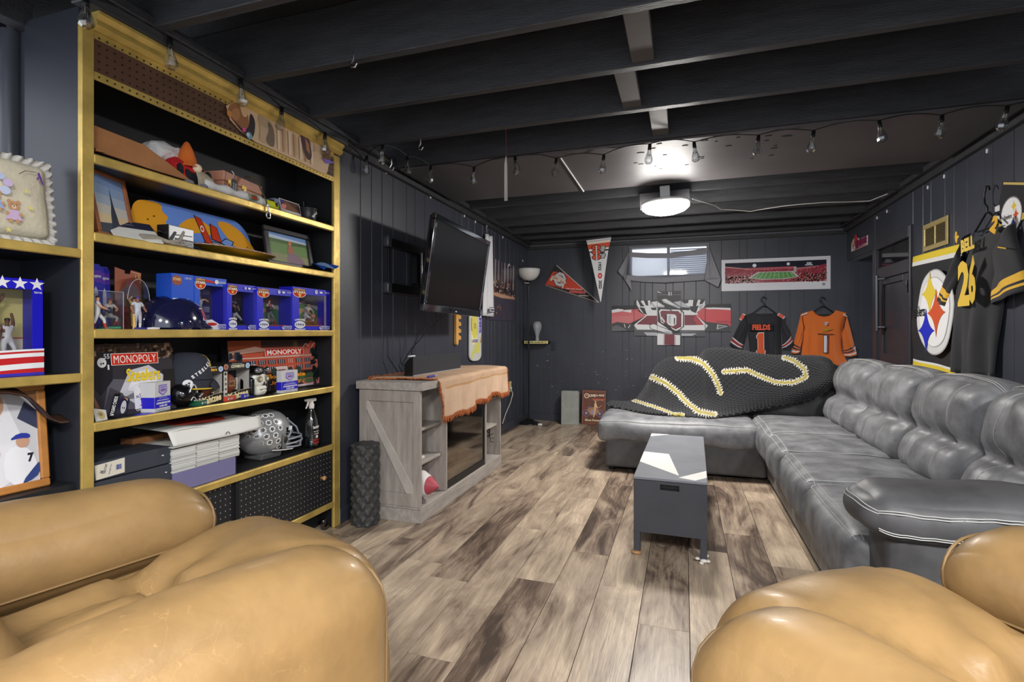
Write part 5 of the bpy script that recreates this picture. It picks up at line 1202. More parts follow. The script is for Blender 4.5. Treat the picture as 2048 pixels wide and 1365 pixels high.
# dice game boxes with footballs
FB = mat('football_brown', (126, 66, 44), r=.45, bump=.3, bs=400); LACE = solid('white_lace', (226, 222, 214), r=.7)
def dice_box(u0, u1, vt, dep, label, team, tcol, first):
    y0, wd, hh = fit(u0, u1, vt, dep, T4)
    t = L('dice_game_box', label, 'game box', y0, T4, dep, group='football dice game boxes'); d = .10
    b = MB(); b.box(0, wd, d-.002, d, 0, hh).box(0, .0015, .0, d, 0, hh).box(wd-.0015, wd, 0, d, 0, hh).box(0, wd, 0, d, 0, .0015).box(0, wd, 0, d, hh-.0015, hh); b.build('carton', solid('black_carton', (36, 34, 34)), t)
    MB().box(.0016, .0022, .004, d-.003, .002, hh-.01).box(wd-.0022, wd-.0016, .004, d-.003, .002, hh-.01).box(.002, wd-.002, d-.003, d-.0022, .002, hh-.01).build('grey_lining', solid('grey_lining', (186, 182, 176)), t)
    MB().box(0, wd, 0, .0012, hh*.80, hh).build('header_panel', solid('black_carton', (36, 34, 34)), t); MB().prism([(0, 0), (wd, 0), (wd, hh*.27), (wd*.6, hh*.24), (wd*.25, hh*.17), (0, hh*.10)], 0, .0012).build('front_panel', solid('black_carton', (36, 34, 34)), t)
    B = MB(); B.T = Matrix.Translation((wd*(.50 if first else .42), .048, hh*.42)) @ Matrix.Rotation(.0, 4, 'Y')
    B.lathe([(.0005, -.052), (.012, -.046), (.026, -.032), (.036, -.014), (.038, 0), (.036, .014), (.026, .032), (.012, .046), (.0005, .052)], (0, 0, 0), 20); ball = B.build('football', FB, t)
    l_ = MB(); l_.T = B.T; sx = .028 if not first else .030
    l_.tube([(sx, -.024-.006*math.cos(z*25), z) for z in [i*.007-.028 for i in range(9)]], .0018, 5)
    for i in range(7): z = i*.008-.024; l_.rod((sx-.006, -.025, z), (sx+.006, -.022, z), .0018, n=5)
    l_.build('laces', LACE, ball)
    A = Art(y=-.0003); A.text(team, wd*(.5 if first else .52), hh*.905, wd*.5, hh*.085, tcol, bold=.05); A.line([(wd*.3, hh*.975), (wd*.7, hh*.972)], .002, (200, 196, 180))
    for (x, c) in ((.90, (196, 216, 236)), (.08, (196, 140, 110))): A.circ(wd*x, hh*.905, hh*.075, c); A.circ(wd*x, hh*.905, hh*.05, (150, 180, 216) if x > .5 else (150, 90, 80))
    A.text('Yahtzee', wd*.52, hh*.125, wd*.80, hh*.20, (226, 210, 160), bold=.05, skew=.12, rot=.14, outline=(30, 24, 20)); A.line([(0, hh*.105), (wd*.25, hh*.175), (wd*.6, hh*.245), (wd, hh*.275)], .0016, (206, 196, 170)); A.build(t)
    A = Art(y=.010, wrap=None); A.rect(wd*.35-.012, wd*.35+.020, hh*.36, hh*.52, (150, 116, 76)); A.text('NFL', wd*.35+.004, hh*.44, .028, .016, (70, 40, 30), bold=.05); A.build(ball, 'ball_print')
    return t, wd, hh
dice_box(396, 446, 733, .035, 'football dice game box with yellow team lettering, left of the pair', 'Steelers', (226, 170, 50), True)
t, wd, hh = dice_box(447, 500, 726, .05, 'football dice game box with white team lettering, right of the pair', 'COWBOYS', (226, 220, 190), False)
MB().box(0, wd*.13, -.0008, .0, hh*.08, hh*.78).build('number_strip', solid('pale_strip_card', (206, 202, 194)), t); A = Art(y=-.0012)
for i, c_ in enumerate('12345'): A.text(c_, wd*.065, hh*(.72-.135*i), wd*.07, hh*.07, (40, 38, 38), bold=.03)
A.build(t, 'numerals')
for (u0, c, lb, dep, tn) in ((408, (20, 92, 62), 'green', -.002, .35), (460, (210, 72, 44), 'red', .008, .3), (493, (28, 36, 190), 'blue', .018, .3)):
    t = L('card_pack', f'flat {lb} pack of cards lying on the fourth shelf before the dice games', 'card pack', yy(u0, dep), T4, .018+dep, turn=tn, group='flat packs of cards')
    MB().box(0, .095, 0, .06, 0, .020).build('box', solid(lb+'_card', c), t, bevel=.001); MB().box(.004, .091, .003, .057, .0202, .0208).build('top_label', solid('tan_label', (196, 160, 130)), t)
    A = Art(); A.circ(.012, .010, .006, (200, 206, 216), n=10); A.text('CARDS', .035, .010, .028, .008, (210, 220, 214)); A.build(t)
# skull with flying helmet
t = L('skull_figure', 'white grinning skull wearing a glossy black helmet and goggles', 'figurine', yy(529, .03), T4, .085, turn=.12)
BONE = mat('bone_white', (226, 224, 212), r=.3, var=.08, vs=20)
B = MB(); B.cush((0, .0, .078), (.105, .10, .096), .046, 14, 0, lambda p, q: q+Vector((0, .012*math.exp(-((abs(q.x)-.024)/.014)**2-((q.z-.082)/.014)**2)*(1 if p[1] < -.5 else 0)*1.2, 0)))
B.cush((0, -.010, .028), (.068, .072, .056), .022, 10); sk = B.build('skull', BONE, t)
for sx in (-1, 1):
    MB().ell((sx*.024, -.044, .080), .0165, .008, .0145).build('eye_socket', solid('olive_shadow', (128, 120, 92)), sk); MB().ell((sx*.024, -.049, .079), .009, .005, .009).build('eye', solid('pale_eye', (196, 192, 170)), sk)
MB().prism([(-.006, .050), (.006, .050), (.0, .068)], -.0515, -.044).build('nose_hole', solid('dark_cavity', (40, 36, 32)), sk)
B = MB()
for rr_, z in ((0, .037), (1, .024)):
    for i in range(7): B.cush((-.021+i*.007, -.047+.0006*(i-3)**2, z), (.0064, .006, .012), .0025, 3)
stuff(B.build('teeth', solid('ivory', (236, 232, 220), r=.25), sk)); MB().box(-.026, .026, -.0475, -.044, .029, .0315).build('mouth_line', solid('dark_cavity', (40, 36, 32)), sk)
B = MB(); B.cush((0, .022, .088), (.128, .112, .118), .054, 14); B.build('helmet', GB, t)
for sx in (-1, 1):
    B = MB(); B.cush((sx*.056, .0, .048), (.026, .07, .085), .012, 8); B.build('ear_flap', GB, t)
    MB().ell((sx*.028, -.040, .122), .025, .014, .015).build('goggle', mat('smoke_lens', (150, 150, 154), r=.08, m=.6), t)
B = MB(); B.tube([(-.058, -.02, .108), (-.03, -.046, .106), (0, -.050, .114), (.03, -.046, .106), (.058, -.02, .108)], .006, 8).tube([(-.05, -.03, .128), (-.02, -.048, .135), (0, -.05, .128), (.02, -.048, .135), (.05, -.03, .128)], .005, 8); B.build('goggle_band', GB, t)
A = Art(y=0, wrap=lambda x, z, y: (.0695-y*0+.0004, x-.02, z)); A.poly([(-.01, .02), (.01, .02), (.012, .06), (-.008, .064)], (170, 176, 196)); A.poly([(-.006, .03), (.006, .03), (.006, .04), (-.006, .04)], (40, 50, 110)); A.build(t, 'chrome_decal')
# second board game
y0, wd, hh = fit(453, 668, 682, .12, T4)
t = L('board_game', 'board game box printed with a red brick building and red title banner, at right', 'board game', yy(453, .16), T4+.002, .125, tilt=-.12, turn=-.03)
wd = yy(661, .08)-yy(453, .16); hh = .262; boxart(t, wd, hh, GBOX, .05)
A = Art(); A.rect(0, wd, 0, hh, (34, 40, 50)); A.rect(0, wd*.84, hh*.36, hh*.86, (186, 84, 60)); A.poly([(0, hh*.74), (wd*.3, hh*.76), (wd*.3, hh), (0, hh)], (150, 74, 46)); A.poly([(0, hh*.8), (wd*.24, hh*.88), (wd*.4, hh*.80), (0, hh*.74)], (214, 170, 150))
A.poly([(wd*.3, hh*.86), (wd*.84, hh*.86), (wd*.9, hh), (wd*.3, hh)], (64, 48, 44)); A.rect(wd*.72, wd*.92, hh*.36, hh*.82, (206, 110, 92)); A.poly([(wd*.74, hh*.82), (wd*.85, hh*.98), (wd*.94, hh*.82)], (198, 84, 66)); A.line([(wd*.84, hh*.82), (wd*.885, hh*.94), (wd*.93, hh*.80)], .004, (226, 206, 196)); A.line([(wd*.74, hh*.84), (wd*.78, hh*.92), (wd*.82, hh*.84)], .003, (226, 206, 196)); A.rect(0, wd*.86, hh*.655, hh*.675, (222, 190, 176)); A.up()
for r_ in range(2):
    for k in range(8):
        x = wd*(.06+.098*k) if k < 8 else 0; z = hh*(.53-.135*r_)
        if .50 < x/wd < .56: continue
        A.rect(x, x+wd*.07, z, z+hh*.085, (54, 58, 76), False)
A.up()
for r_ in range(2):
    for k in range(8):
        x = wd*(.06+.098*k); z = hh*(.53-.135*r_)
        for q_ in range(3): A.rect(x+wd*(.012+.02*q_), x+wd*(.016+.02*q_), z, z+hh*.085, (226, 206, 200), False)
A.poly([(wd*.40, hh*.36), (wd*.42, hh*.47), (wd*.54, hh*.47), (wd*.56, hh*.36)], (216, 196, 190)); A.poly([(wd*.44, hh*.30), (wd*.44, hh*.41), (wd*.52, hh*.41), (wd*.52, hh*.30)], (100, 66, 60))
A.rect(0, wd, hh*.0, hh*.36, (52, 44, 46)); A.poly([(wd*.5, hh*.2), (wd*.8, hh*.3), (wd, hh*.26), (wd, hh*.12), (wd*.6, hh*.1)], (70, 96, 62)); A.circ(wd*.78, hh*.12, wd*.09, (190, 100, 96), hh*.07); A.circ(wd*.78, hh*.13, wd*.07, (86, 112, 74), hh*.045); A.poly([(wd*.86, hh*.04), (wd*.94, hh*.05), (wd*.95, hh*.16), (wd*.87, hh*.16)], (196, 120, 120)); A.rect(wd*.6, wd*.82, hh*.03, hh*.07, (210, 190, 196))
A.specks(90, wd*.83, wd, hh*.08, hh*.86, [(26, 34, 34), (40, 54, 52), (34, 44, 46)], .006, .016, R); A.specks(24, 0, wd*.1, hh*.3, hh*.72, [(36, 46, 60), (52, 62, 76)], .008, .02, R)
for x in (.28, .40, .57, .66): A.circ(wd*x, hh*.38, wd*.03, (50, 62, 54), hh*.07)
A.rect(wd*.32, wd*.735, hh*.685, hh*.83, (226, 214, 206)); A.rect(wd*.325, wd*.73, hh*.69, hh*.825, (200, 50, 40)); A.text('MONOPOLY', wd*.5275, hh*.757, wd*.375, hh*.10, (240, 234, 226))
A.text('Florida State', wd*.52, hh*.285, wd*.42, hh*.09, (236, 150, 44), bold=.04); A.text('University', wd*.50, hh*.15, wd*.36, hh*.09, (236, 150, 44), bold=.04); A.circ(wd*.96, hh*.07, wd*.018, (230, 226, 226)); A.build(t, 'print', PRINTG)
# ================= shelf five
GRYB = mat('slate_box_card', (58, 62, 72), r=.5, var=.06, vs=8); SNAP = mat('steel_snap', (216, 216, 218), r=.25, m=1)
yL = yy(178, .02)
for i, (z0, z1, dx, lb) in enumerate(((0, .052, .012, 'bottom'), (.053, .118, .012, 'middle'), (.119, .186, .0, 'top'))):
    y0 = yL; wd = yy(345, .03)-yL-.012+dx*.5
    t = L('storage_box', f'slate grey storage box with steel snaps, {lb} one of the stack of three', 'box', y0, T5+z0, .024-dx*.3, group='stacked slate grey boxes')
    hh = z1-z0-.001
    MB().box(0, wd, .0, .21, 0, hh*.55).build('base', GRYB, t, bevel=.003); MB().box(-.001, wd+.001, -.002, .212, hh*.02, hh).build('lid', GRYB, t, bevel=.003)
    for x in ((.012, wd-.03) if i != 2 else (.0+.004, wd-.035)): MB().lathe([(.001, -.0055), (.004, -.005), (.005, -.003), (.005, -.002)], (x, 0, hh*.55), 10, 'y').build('snap', SNAP, t)
    if i == 2:
        MB().prism([(.022, .006), (.118, .010), (.118, hh-.004), (.018, hh-.010)], -.0032, -.002).build('label', solid('cream_label', (222, 216, 200), r=.6), t, bevel=.0)
        A = Art(y=-.0036); A.text('TAKE IT EASY', .052, hh*.58, .034, .008, (70, 80, 96), rot=PI/2*0+1.35, bold=.02); A.text('storage box', .068, hh*.5, .036, .006, (120, 126, 136), rot=1.35); A.text('A4', .04, hh*.45, .01, .014, (60, 66, 80), rot=1.35); A.rect(.088, .106, hh*.4, hh*.66, (110, 120, 160)); A.rect(.092, .094, hh*.42, hh*.64, (60, 70, 120)); A.build(t, 'lettering')
t = L('cardboard_box', 'plain brown cardboard box at the back of the lowest open shelf', 'box', yy(262, .20), T5, .19)
MB().box(0, .36, 0, .07, 0, .205).build('carton', CARD, t, bevel=.002); MB().box(.13, .132, -.001, .0, 0, .2).build('seam', BLACKM, t)
t = L('lavender_box', 'flat lavender box at the shelf front under the stack of white cards', 'box', yy(349, .005), T5, .012)
wd = yy(474, .005)-yy(349, .005); MB().box(0, wd, 0, .17, 0, .076).build('box', solid('lavender_card', (120, 116, 158), r=.35), t, bevel=.002); MB().box(wd, wd+.001, -.0, .16, .004, .072).build('dark_end', solid('lavender_dark', (84, 82, 120), r=.3), t)  # end face in a darker lavender
for k in range(3):
    w3 = (wd+.03)/3
    t = L('card_stack', ('stack of white trading cards, left of three, on the lavender box', 'stack of white trading cards, middle of three, on the lavender box', 'stack of white trading cards, right of three, on the lavender box')[k], 'cards', yy(349, .005)-.004+k*w3, T5+.077, .014, group='stacks of white cards')
    B = MB(); q = random.Random(k)
    nn = 26
    for i in range(nn):
        z = i*.0036; a, b_ = q.uniform(-.0022, .0022), q.uniform(-.003, .003); g = q.randint(186, 232); B.col((g, g, g-3)).box(a+.001, w3-.004+a, b_, .10, z, z+.0031)
    stuff(B.build('cards', PRINT, t))
# white open carton on top
t = L('pizza_box', 'white open folding carton lying over the card stacks', 'box', yy(338, .02), T5+.178, .0)
wd = yy(512, .03)-yy(338, .02)
MB().box(.0, wd-.02, .0, .22, 0, .004).build('tray', PAPERW, t, bevel=.001)
B = MB(); B.sheet(lambda u, v: (-.006+(wd+.012)*u+.01*(v-.5)*(1 if u > .5 else -1), -.006+.02*v+.004*math.sin(u*7), .008+.052*v-.006*math.sin(3.14*u)*(1-v)+.018*(1-u)*v*.4), 18, 6, .002); B.build('front_flap', PAPERW, t)
MB().sheet(lambda u, v: (wd*u, .012+.23*v, .062+.010*v+.006*math.sin(u*9)-.012*u), 12, 6, .002, lambda u, v: (226, 224, 218)).build('lid', PAPERW, t); MB().sheet(lambda u, v: (wd*.2+wd*.6*u, .09+.13*v, .068+.012*v-.010*u), 6, 3, .001).build('red_print', solid('red_print', (190, 70, 54)), t)
A = Art(y=-.0105); MB().tube([(wd*.56+.010*math.cos(a), -.0085, .010+.011*math.sin(a)) for a in [i*PI/8 for i in range(9)]], .0014, 5).build('tab_slot', BLACKM, t)
# full-size football helmet
y0, y1 = yy(490, .05), yy(612, .05)
t = L('football_helmet', 'silver football helmet covered in round leaf stickers, on the lowest open shelf', 'helmet', yy(540, .10), T5, .135, turn=-.12)
SIL = mat('silver_shell', (160, 162, 164), r=.28, m=.35, coat=.3); SILG = mat('grey_shell_side', (112, 112, 110), r=.4, m=.2)
HX, HY, HZ = .135, .105, .118; HC = .122
def hs(u, v, off=0.):
    """u round the head (0 = front, +x), v 0 bottom .. 1 top"""
    a = 2*PI*u; e = -PI*.30+(PI*.80)*v
    r_ = math.cos(e)
    x = (HX+off)*r_*math.cos(a); y = (HY+off)*r_*math.sin(a); z = HC+(HZ+off)*math.sin(e)
    if z < .03: z = .03-(.03-z)*.2
    return Vector((x-.006*(z < HC), y, z))
B = MB(); nu, nv = 48, 22
vs = [hs(i/nu, j/nv) for j in range(nv+1) for i in range(nu)]; fs = []
for j in range(nv):
    for i in range(nu):
        q = (j*nu+i, j*nu+(i+1) % nu, (j+1)*nu+(i+1) % nu, (j+1)*nu+i); c = sum((vs[k] for k in q), Vector())/4
        if c.x > .052 and c.z < HC+.025 and abs(c.y) < .098: continue       # face opening
        fs.append(q)
B._add(vs, fs, True); B._add([p*.965+Vector((0, 0, .004)) for p in vs], [f[::-1] for f in fs], True)
B.build('shell', SIL, t)
B = MB(); B.sheet(lambda u, v: (.02+.075*u, -HY*.985+.030*u*u-.004*v, .045+.075*v*(1-.3*u)), 8, 8, .004); B.build('jaw_flap', SILG, t)
PAD = solid('grey_padding', (96, 96, 98), r=.8); B = MB(); B.cush((.045, 0, .085), (.07, .15, .07), .03, 8); B.build('padding', PAD, t)
ST = MB(); q = random.Random(2); W_ = (226, 226, 226)
A = Art(y=0)
cnt = 0
for r_ in range(6):
    for k in range(6):
        a = -PI/2+.42-(k*.34)-(.17 if r_ % 2 else 0)+r_*.05; z = .060+r_*.031
        if a > -PI/2+.22-.05*r_ or (r_ == 0 and not (-PI/2-.2 < a)): continue
        s_ = (z-HC)/HZ; 
        if abs(s_) > .93: continue
        k_ = math.sqrt(1-s_*s_); c = Vector((HX*k_*math.cos(a), HY*k_*math.sin(a), z)); n = Vector((c.x/HX**2, c.y/HY**2, (z-HC)/HZ**2)).normalized(); e1 = Vector((0, 0, 1)).cross(n).normalized(); e2 = n.cross(e1)
        c = c+n*.0018; b = MB(); b.col(W_)
        b._add([c+e1*(.0150*math.cos(i*PI/7))+e2*(.0150*math.sin(i*PI/7)) for i in range(14)], [tuple(range(14))]); b.col((26, 30, 28))
        ro = q.uniform(0, 6)
        for i in range(5):
            an = ro+i*2*PI/5; d1 = e1*math.cos(an)+e2*math.sin(an); d2 = e1*-math.sin(an)+e2*math.cos(an)
            b._add([c+n*.0006, c+n*.0006+d1*.006+d2*.0034, c+n*.0006+d1*.0115, c+n*.0006+d1*.006-d2*.0034], [(0, 3, 2, 1), (0, 1, 2, 3)][:1])
        b.build('leaf_sticker', PRINT, t); cnt += 1
FM = mat('grey_facemask', (152, 156, 168), r=.3, coat=.3)
B = MB(); r_ = .0048
def arcp(zf, ax, n=12, w_=.10): return [(.045+ax*math.sin(PI*i/n)**.8, -w_*math.cos(PI*i/n), zf(i/n)) for i in range(n+1)]
B.tube(arcp(lambda s: .085, .160), r_, 8).tube(arcp(lambda s: .062-.0*s, .166), r_, 8).tube(arcp(lambda s: .030+.018*abs(2*s-1)**2, .156), r_, 8)
for y_ in (-.045, .045): B.tube([(.182, y_, .030), (.194, y_, .062), (.190, y_, .085)], r_, 8)
for y_ in (-.022, .022): B.tube([(.198, y_, .085), (.180, y_*1.0, .125), (.124, y_, .170)], r_, 8)
for s_ in (-1, 1): B.tube([(.045, s_*.10, .085), (.075, s_*.098, .115), (.085, s_*.088, .15)], r_, 8).tube([(.045, s_*.10, .062), (.050, s_*.103, .085)], r_, 8)
B.build('face_mask', FM, t)
MB().cush((.122, 0, .168), (.02, .05, .02), .006, 5) if False else None
b = MB(); b.cush((.118, 0, .172), (.022, .055, .020), .006, 5); b.build('front_clip', SIL, t)
B = MB(); B.tube([(.085, -.086, .148), (.07, -.099, .132)], .009, 8, flat=.5); B.build('mask_clip', solid('white_clip', (220, 220, 222)), t)
MB().tube([(-.03, -.090, .046), (.03, -.104, .040), (.08, -.098, .034), (.135, -.05, .030), (.150, 0, .030)], .007, 8, flat=.4).build('chin_strap', solid('white_strap', (214, 214, 214), r=.6), t)
MB().ell((.04, -.104, .088), .014, .004, .018).build('ear_hole', solid('dark_cavity', (40, 36, 32)), t)
MB().prismx([(-.06, 0), (.06, 0), (.07, .03), (-.07, .03)], -.07, .05).build('neck_roll', PAD, t, bevel=.008, seg=2)
# spray bottle
t = L('spray_bottle', 'clear spray bottle with a white trigger and red lettering, right end of shelf', 'bottle', yy(626, .05), T5, .06, turn=-.1)
MB().lathe([(.001, .0), (.034, .0), (.038, .006), (.038, .11), (.034, .145), (.022, .185), (.013, .205), (.012, .222), (.001, .222)], (0, 0, 0), 24).build('bottle', thin_glass('clear_bottle', (226, 234, 238), .10, .6), t)
MB().lathe([(.001, .003), (.033, .003), (.0355, .008), (.0355, .06), (.001, .06)], (0, 0, 0), 20).build('liquid', thin_glass('clear_liquid', (206, 222, 226), .05, .4), t)
WPL = solid('white_trigger', (220, 216, 208), r=.4)
B = MB(); B.lathe([(.014, .212), (.015, .235), (.010, .24), (.010, .252), (.001, .252)], (0, 0, 0), 14); B.cush((-.004, 0, .258), (.066, .022, .018), .006, 6); B.rod((-.036, 0, .26), (-.046, 0, .26), .006); B.tube([(-.022, 0, .25), (-.030, 0, .232), (-.040, 0, .215)], [.006, .005, .004], 8); B.build('trigger_head', WPL, t)
def bw(x, z, y): a = -PI/2+x/.0383; r_ = .0384-y; return (r_*math.cos(a), r_*math.sin(a), z)
A = Art(y=-.0003, wrap=bw); A.text('Sanitizer', .0, .115, .044, .016, (226, 226, 226), bold=.03, rot=.12); A.text('MULTI SURFACE', .0, .09, .036, .006, (210, 210, 212)); A.text('CLEANER', .0, .078, .03, .006, (210, 210, 212)); A.circ(0, .062, .008, (222, 222, 222), n=14); A.text('PEROXIDE', 0, .044, .044, .009, (190, 44, 50), bold=.03); A.text('BLUEBERRY', 0, .030, .044, .010, (190, 44, 50), bold=.04); A.build(t, 'lettering')
# ================= the unit at the far left
def lab3(*a): pass
p0, p1 = onX(0, 300, XB-.06), onX(130, 300, XB-.06)
t = thing('baby_pillow', 'cream lace-edged baby pillow printed with bears and stars, on the top left shelf', 'pillow', (XB-.05, p1.y, L1), 0, rot=(-.12, 0, PI/2))
pw, ph = .30, .285
B = MB(); B.cush((-pw/2-.012, .03, ph/2+.004), (pw-.05, .055, ph-.05), .022, 16, 0, lambda p, q: q+Vector((0, wr(p, q, .008, 14)-(.016*(1-p[0]**2)*(1-p[2]**2) if p[1] < 0 else 0), 0))); B.build('pad', mat('cream_cotton', (214, 206, 182), r=.9, var=.12, vs=9, bump=.2, bs=90), t)
B = MB()
def lacef(u, v):
    a = u*4; k = int(a) % 4; f_ = a-int(a); hx, hz = pw/2-.028, ph/2-.028; c = [(-hx, -hz), (hx, -hz), (hx, hz), (-hx, hz)]
    x0, z0 = c[k]; x1, z1 = c[(k+1) % 4]; x, z = lerp(x0, x1, f_), lerp(z0, z1, f_); s_ = 1+v*.20+.005*math.sin(u*301.6)*v; sc_ = .0035*abs(math.sin(u*210))*(v > .9)
    return (-pw/2-.012+x*s_, .028++.007*math.sin(u*251.3)*v-.006*v, ph/2+.004+z*s_+sc_)
B.sheet(lacef, 400, 4, .0012); B.build('lace_ruffle', mat('white_lace_fabric', (216, 212, 204), r=.9, bump=.5, bs=260), t)
def pwrap(x, z, y):
    hx, hz = (pw-.05)/2, (ph-.05)/2; a, b_ = max(-1, min(1, x/hx)), max(-1, min(1, (z-ph/2)/hz))
    return (-pw/2-.012+x, .0025-.0175*(1-a*a)*(1-b_*b_)+y*1-.002, z+.004)
A = Art(y=-.003, wrap=pwrap, step=.0004)
def bear(cx, cz, s_, dress):
    TN = (196, 150, 112)
    A.circ(cx, cz+.9*s_, .42*s_, TN); A.circ(cx-.34*s_, cz+1.26*s_, .16*s_, TN); A.circ(cx+.34*s_, cz+1.26*s_, .16*s_, TN); A.circ(cx, cz+.8*s_, .18*s_, (226, 196, 164)); A.circ(cx, cz+.86*s_, .05*s_, (60, 40, 36)); A.circ(cx-.15*s_, cz+1.0*s_, .04*s_, (40, 30, 30)); A.circ(cx+.15*s_, cz+1.0*s_, .04*s_, (40, 30, 30))
    A.poly([(cx-.3*s_, cz+.5*s_), (cx+.3*s_, cz+.5*s_), (cx+.62*s_, cz-.35*s_), (cx-.62*s_, cz-.35*s_)], dress); A.circ(cx-.5*s_, cz+.15*s_, .15*s_, TN); A.circ(cx+.5*s_, cz+.15*s_, .15*s_, TN); A.circ(cx-.25*s_, cz-.45*s_, .17*s_, TN); A.circ(cx+.25*s_, cz-.45*s_, .17*s_, TN)
bear(.016, .075, .034, (206, 180, 214)); bear(-.03, .10, .030, (150, 170, 214)); A.circ(-.008, .145, .013, (196, 206, 232)); A.circ(.0, .17, .012, (206, 186, 224)); A.circ(-.016, .186, .010, (186, 200, 232))
for (x, z) in ((.055, .105), (.045, .155), (.0, .03)): A.poly(star5(x, z, .009), (232, 216, 120))
A.poly([(.083, .225), (.09, .228), (.098, .19), (.094, .188)], (110, 60, 170)); A.poly([(.078, .206), (.086, .214), (.083, .2)], (110, 60, 170)); A.line([(.03, .205), (.05, .222), (.08, .226)], .0022, (110, 100, 84)); A.build(t, 'print', CLOTHPRINT)
# star box with two players
y1 = yy(87, .06); hh = onX(60, 558, XB-.06).z-L2
t = thing('figure_box', 'red white and blue star-topped box with two basketball figures, left shelf unit', 'box', (XB-.06, y1, L2), PI/2)
wd = .26; D = .10
b = MB(); b.box(-wd, 0, D-.002, D, 0, hh).box(-.0015, 0, 0, D, 0, hh).box(-wd, -wd+.0015, 0, D, 0, hh).box(-wd, 0, 0, D, hh-.0015, hh).box(-wd, 0, 0, D, 0, .0015)
b.box(-.030, 0, 0, .0015, 0, hh).box(-wd, -wd+.03, 0, .0015, 0, hh).box(-wd+.03, -.03, 0, .0015, hh*.89, hh).box(-wd+.03, -.03, 0, .0015, 0, hh*.12); b.build('carton', solid('star_box_blue', (28, 24, 190), r=.35), t)
MB().box(-wd+.03, -.03, .0005, .001, hh*.12, hh*.89).build('window_film', CLEAR, t)
A = Art(y=D-.003); A.rect(-wd+.002, -.002, hh*.38, hh*.9, (226, 212, 130)); A.rect(-wd+.002, -.002, 0, hh*.38, (226, 214, 176)); A.line([(-wd, hh*.385), (0, hh*.385)], .004, (190, 80, 66)); A.build(t, 'backdrop')
A = Art(y=-.0005)
for i in range(6): A.poly(star5(-.018-.044*i, hh*.945, .021), (232, 232, 236))
sw = [[(-wd, .0), (-.12, .055*hh/.28), (0, .09*hh/.28), (0, .002), (-wd, .002)]]
def band(z0, z1, c): n = 10; f_ = lambda s: -.05*(1-s)**1.6; A.poly([(-wd+wd*i/n, hh*(z0+f_(i/n))) for i in range(n+1)]+[(-wd+wd*i/n, hh*(z1+f_(i/n))) for i in range(n, -1, -1)], c)
band(.02, .27, (196, 40, 44)); band(.075, .13, (236, 236, 238)); band(.195, .235, (236, 236, 238)) ; band(.255, .275, (232, 232, 236)); A.rect(-wd, 0, 0, hh*.03, (60, 56, 180)); A.text('TEAM USA', -.017, hh*.86, .022, .006, (226, 226, 236)); A.build(t, 'print', PRINTG)
SK = (110, 72, 56)
fig_part(t, .135, {'elL': (.20, 0, .86), 'haL': (.22, -.02, 1.0), 'elR': (-.20, 0, .84), 'haR': (-.24, -.02, .98), 'knL': (.02, -.08, .26), 'anR': (-.14, .02, .08), 'toR': (-.16, -.06, .04)}, uniform((50, 36, 30), (60, 40, 48), (110, 66, 44), SK, (216, 216, 216), SK, SK), (-.105, D*.55, hh*.40))
fig_part(t, .145, {'elL': (.08, -.05, .86), 'haL': (.04, -.06, 1.05), 'knL': (.10, -.08, .27)}, uniform((40, 30, 26), (214, 210, 214), (206, 204, 208), SK, (210, 210, 214), SK, SK), (-.072, D*.42, hh*.14))
MB().box(-.130, -.10, D*.3, D*.5, hh*.16, hh*.30).build('white_block', PAPERW, t)
# photo frame and the leather piece over it
y1 = yy(103, .05); zt = onX(60, 880, XB-.05).z; zb = .612
t = thing('photo_frame', 'wooden frame holding a photo of baseball players in white, left shelf unit', 'picture', (XB-.05, y1, zb), 0, rot=(-.10, 0, PI/2-.06))
hh = .33; wd = .27; f_ = .024
WF = mat('honey_wood_frame', (190, 128, 66), r=.4, var=.18, vs=10)
b = MB(); b.box(-wd, 0, 0, .02, 0, f_).box(-wd, 0, 0, .02, hh-f_, hh).box(-f_, 0, 0, .02, f_, hh-f_).box(-wd, -wd+f_, 0, .02, f_, hh-f_); b.build('frame', WF, t, bevel=.004); MB().box(-wd+.01, -.01, .010, .016, .01, hh-.01).build('backing', BLACKM, t)
A = Art(y=.0095); A.smooth = 1; x0, x1, z0, z1 = -wd+f_, -f_, f_, hh-f_
A.rect(x0, x1, z0, z1, (206, 206, 210)); A.poly([(x1-.05, z1), (x1, z1-.05), (x1, z1)], (150, 110, 70)); A.poly([(x1-.05, z0+.20), (x1, z0+.16), (x1, z0+.22), (x1-.03, z0+.25)], (60, 64, 90)); A.poly([(x0, z0), (x0, z1), (x1-.085, z1), (x1-.06, z0+.20), (x1-.03, z0+.11), (x1-.05, z0)], (230, 230, 234)); A.circ(x1-.115, z0+.245, .034, (206, 160, 130), .045); A.poly([(x1-.15, z0+.2), (x1-.09, z0+.2), (x1-.105, z0+.165)], (196, 150, 120))
A.poly([(x1-.085, z0), (x1-.09, z0+.09), (x1-.06, z0+.12), (x1-.02, z0+.10), (x1-.004, z0+.05), (x1-.01, z0)], (238, 238, 242)); A.circ(x1-.04, z0+.128, .017, (206, 160, 134), .02); A.poly([(x1-.075, z0+.135), (x1-.05, z0+.155), (x1-.022, z0+.15), (x1-.020, z0+.134), (x1-.045, z0+.138)], (44, 60, 160)); A.text('7', x1-.022, z0+.075, .016, .028, (30, 32, 50), bold=.05); A.poly([(x1-.05, z0), (x1-.005, z0+.055), (x1, z0+.055), (x1, z0+.02), (x1-.03, z0)], (52, 70, 130)); A.poly([(x0, z0+.03), (x1-.10, z0+.05), (x1-.12, z0+.10), (x0, z0+.12)], (60, 66, 100)); A.circ(x1-.11, z0+.10, .014, (210, 164, 138)); A.build(t, 'photo')
t = thing('leather_strap', 'dark brown curved leather flap lying over the top of the wooden photo frame', 'leather', (XB-.035, yy(0, .03), zb), PI/2)
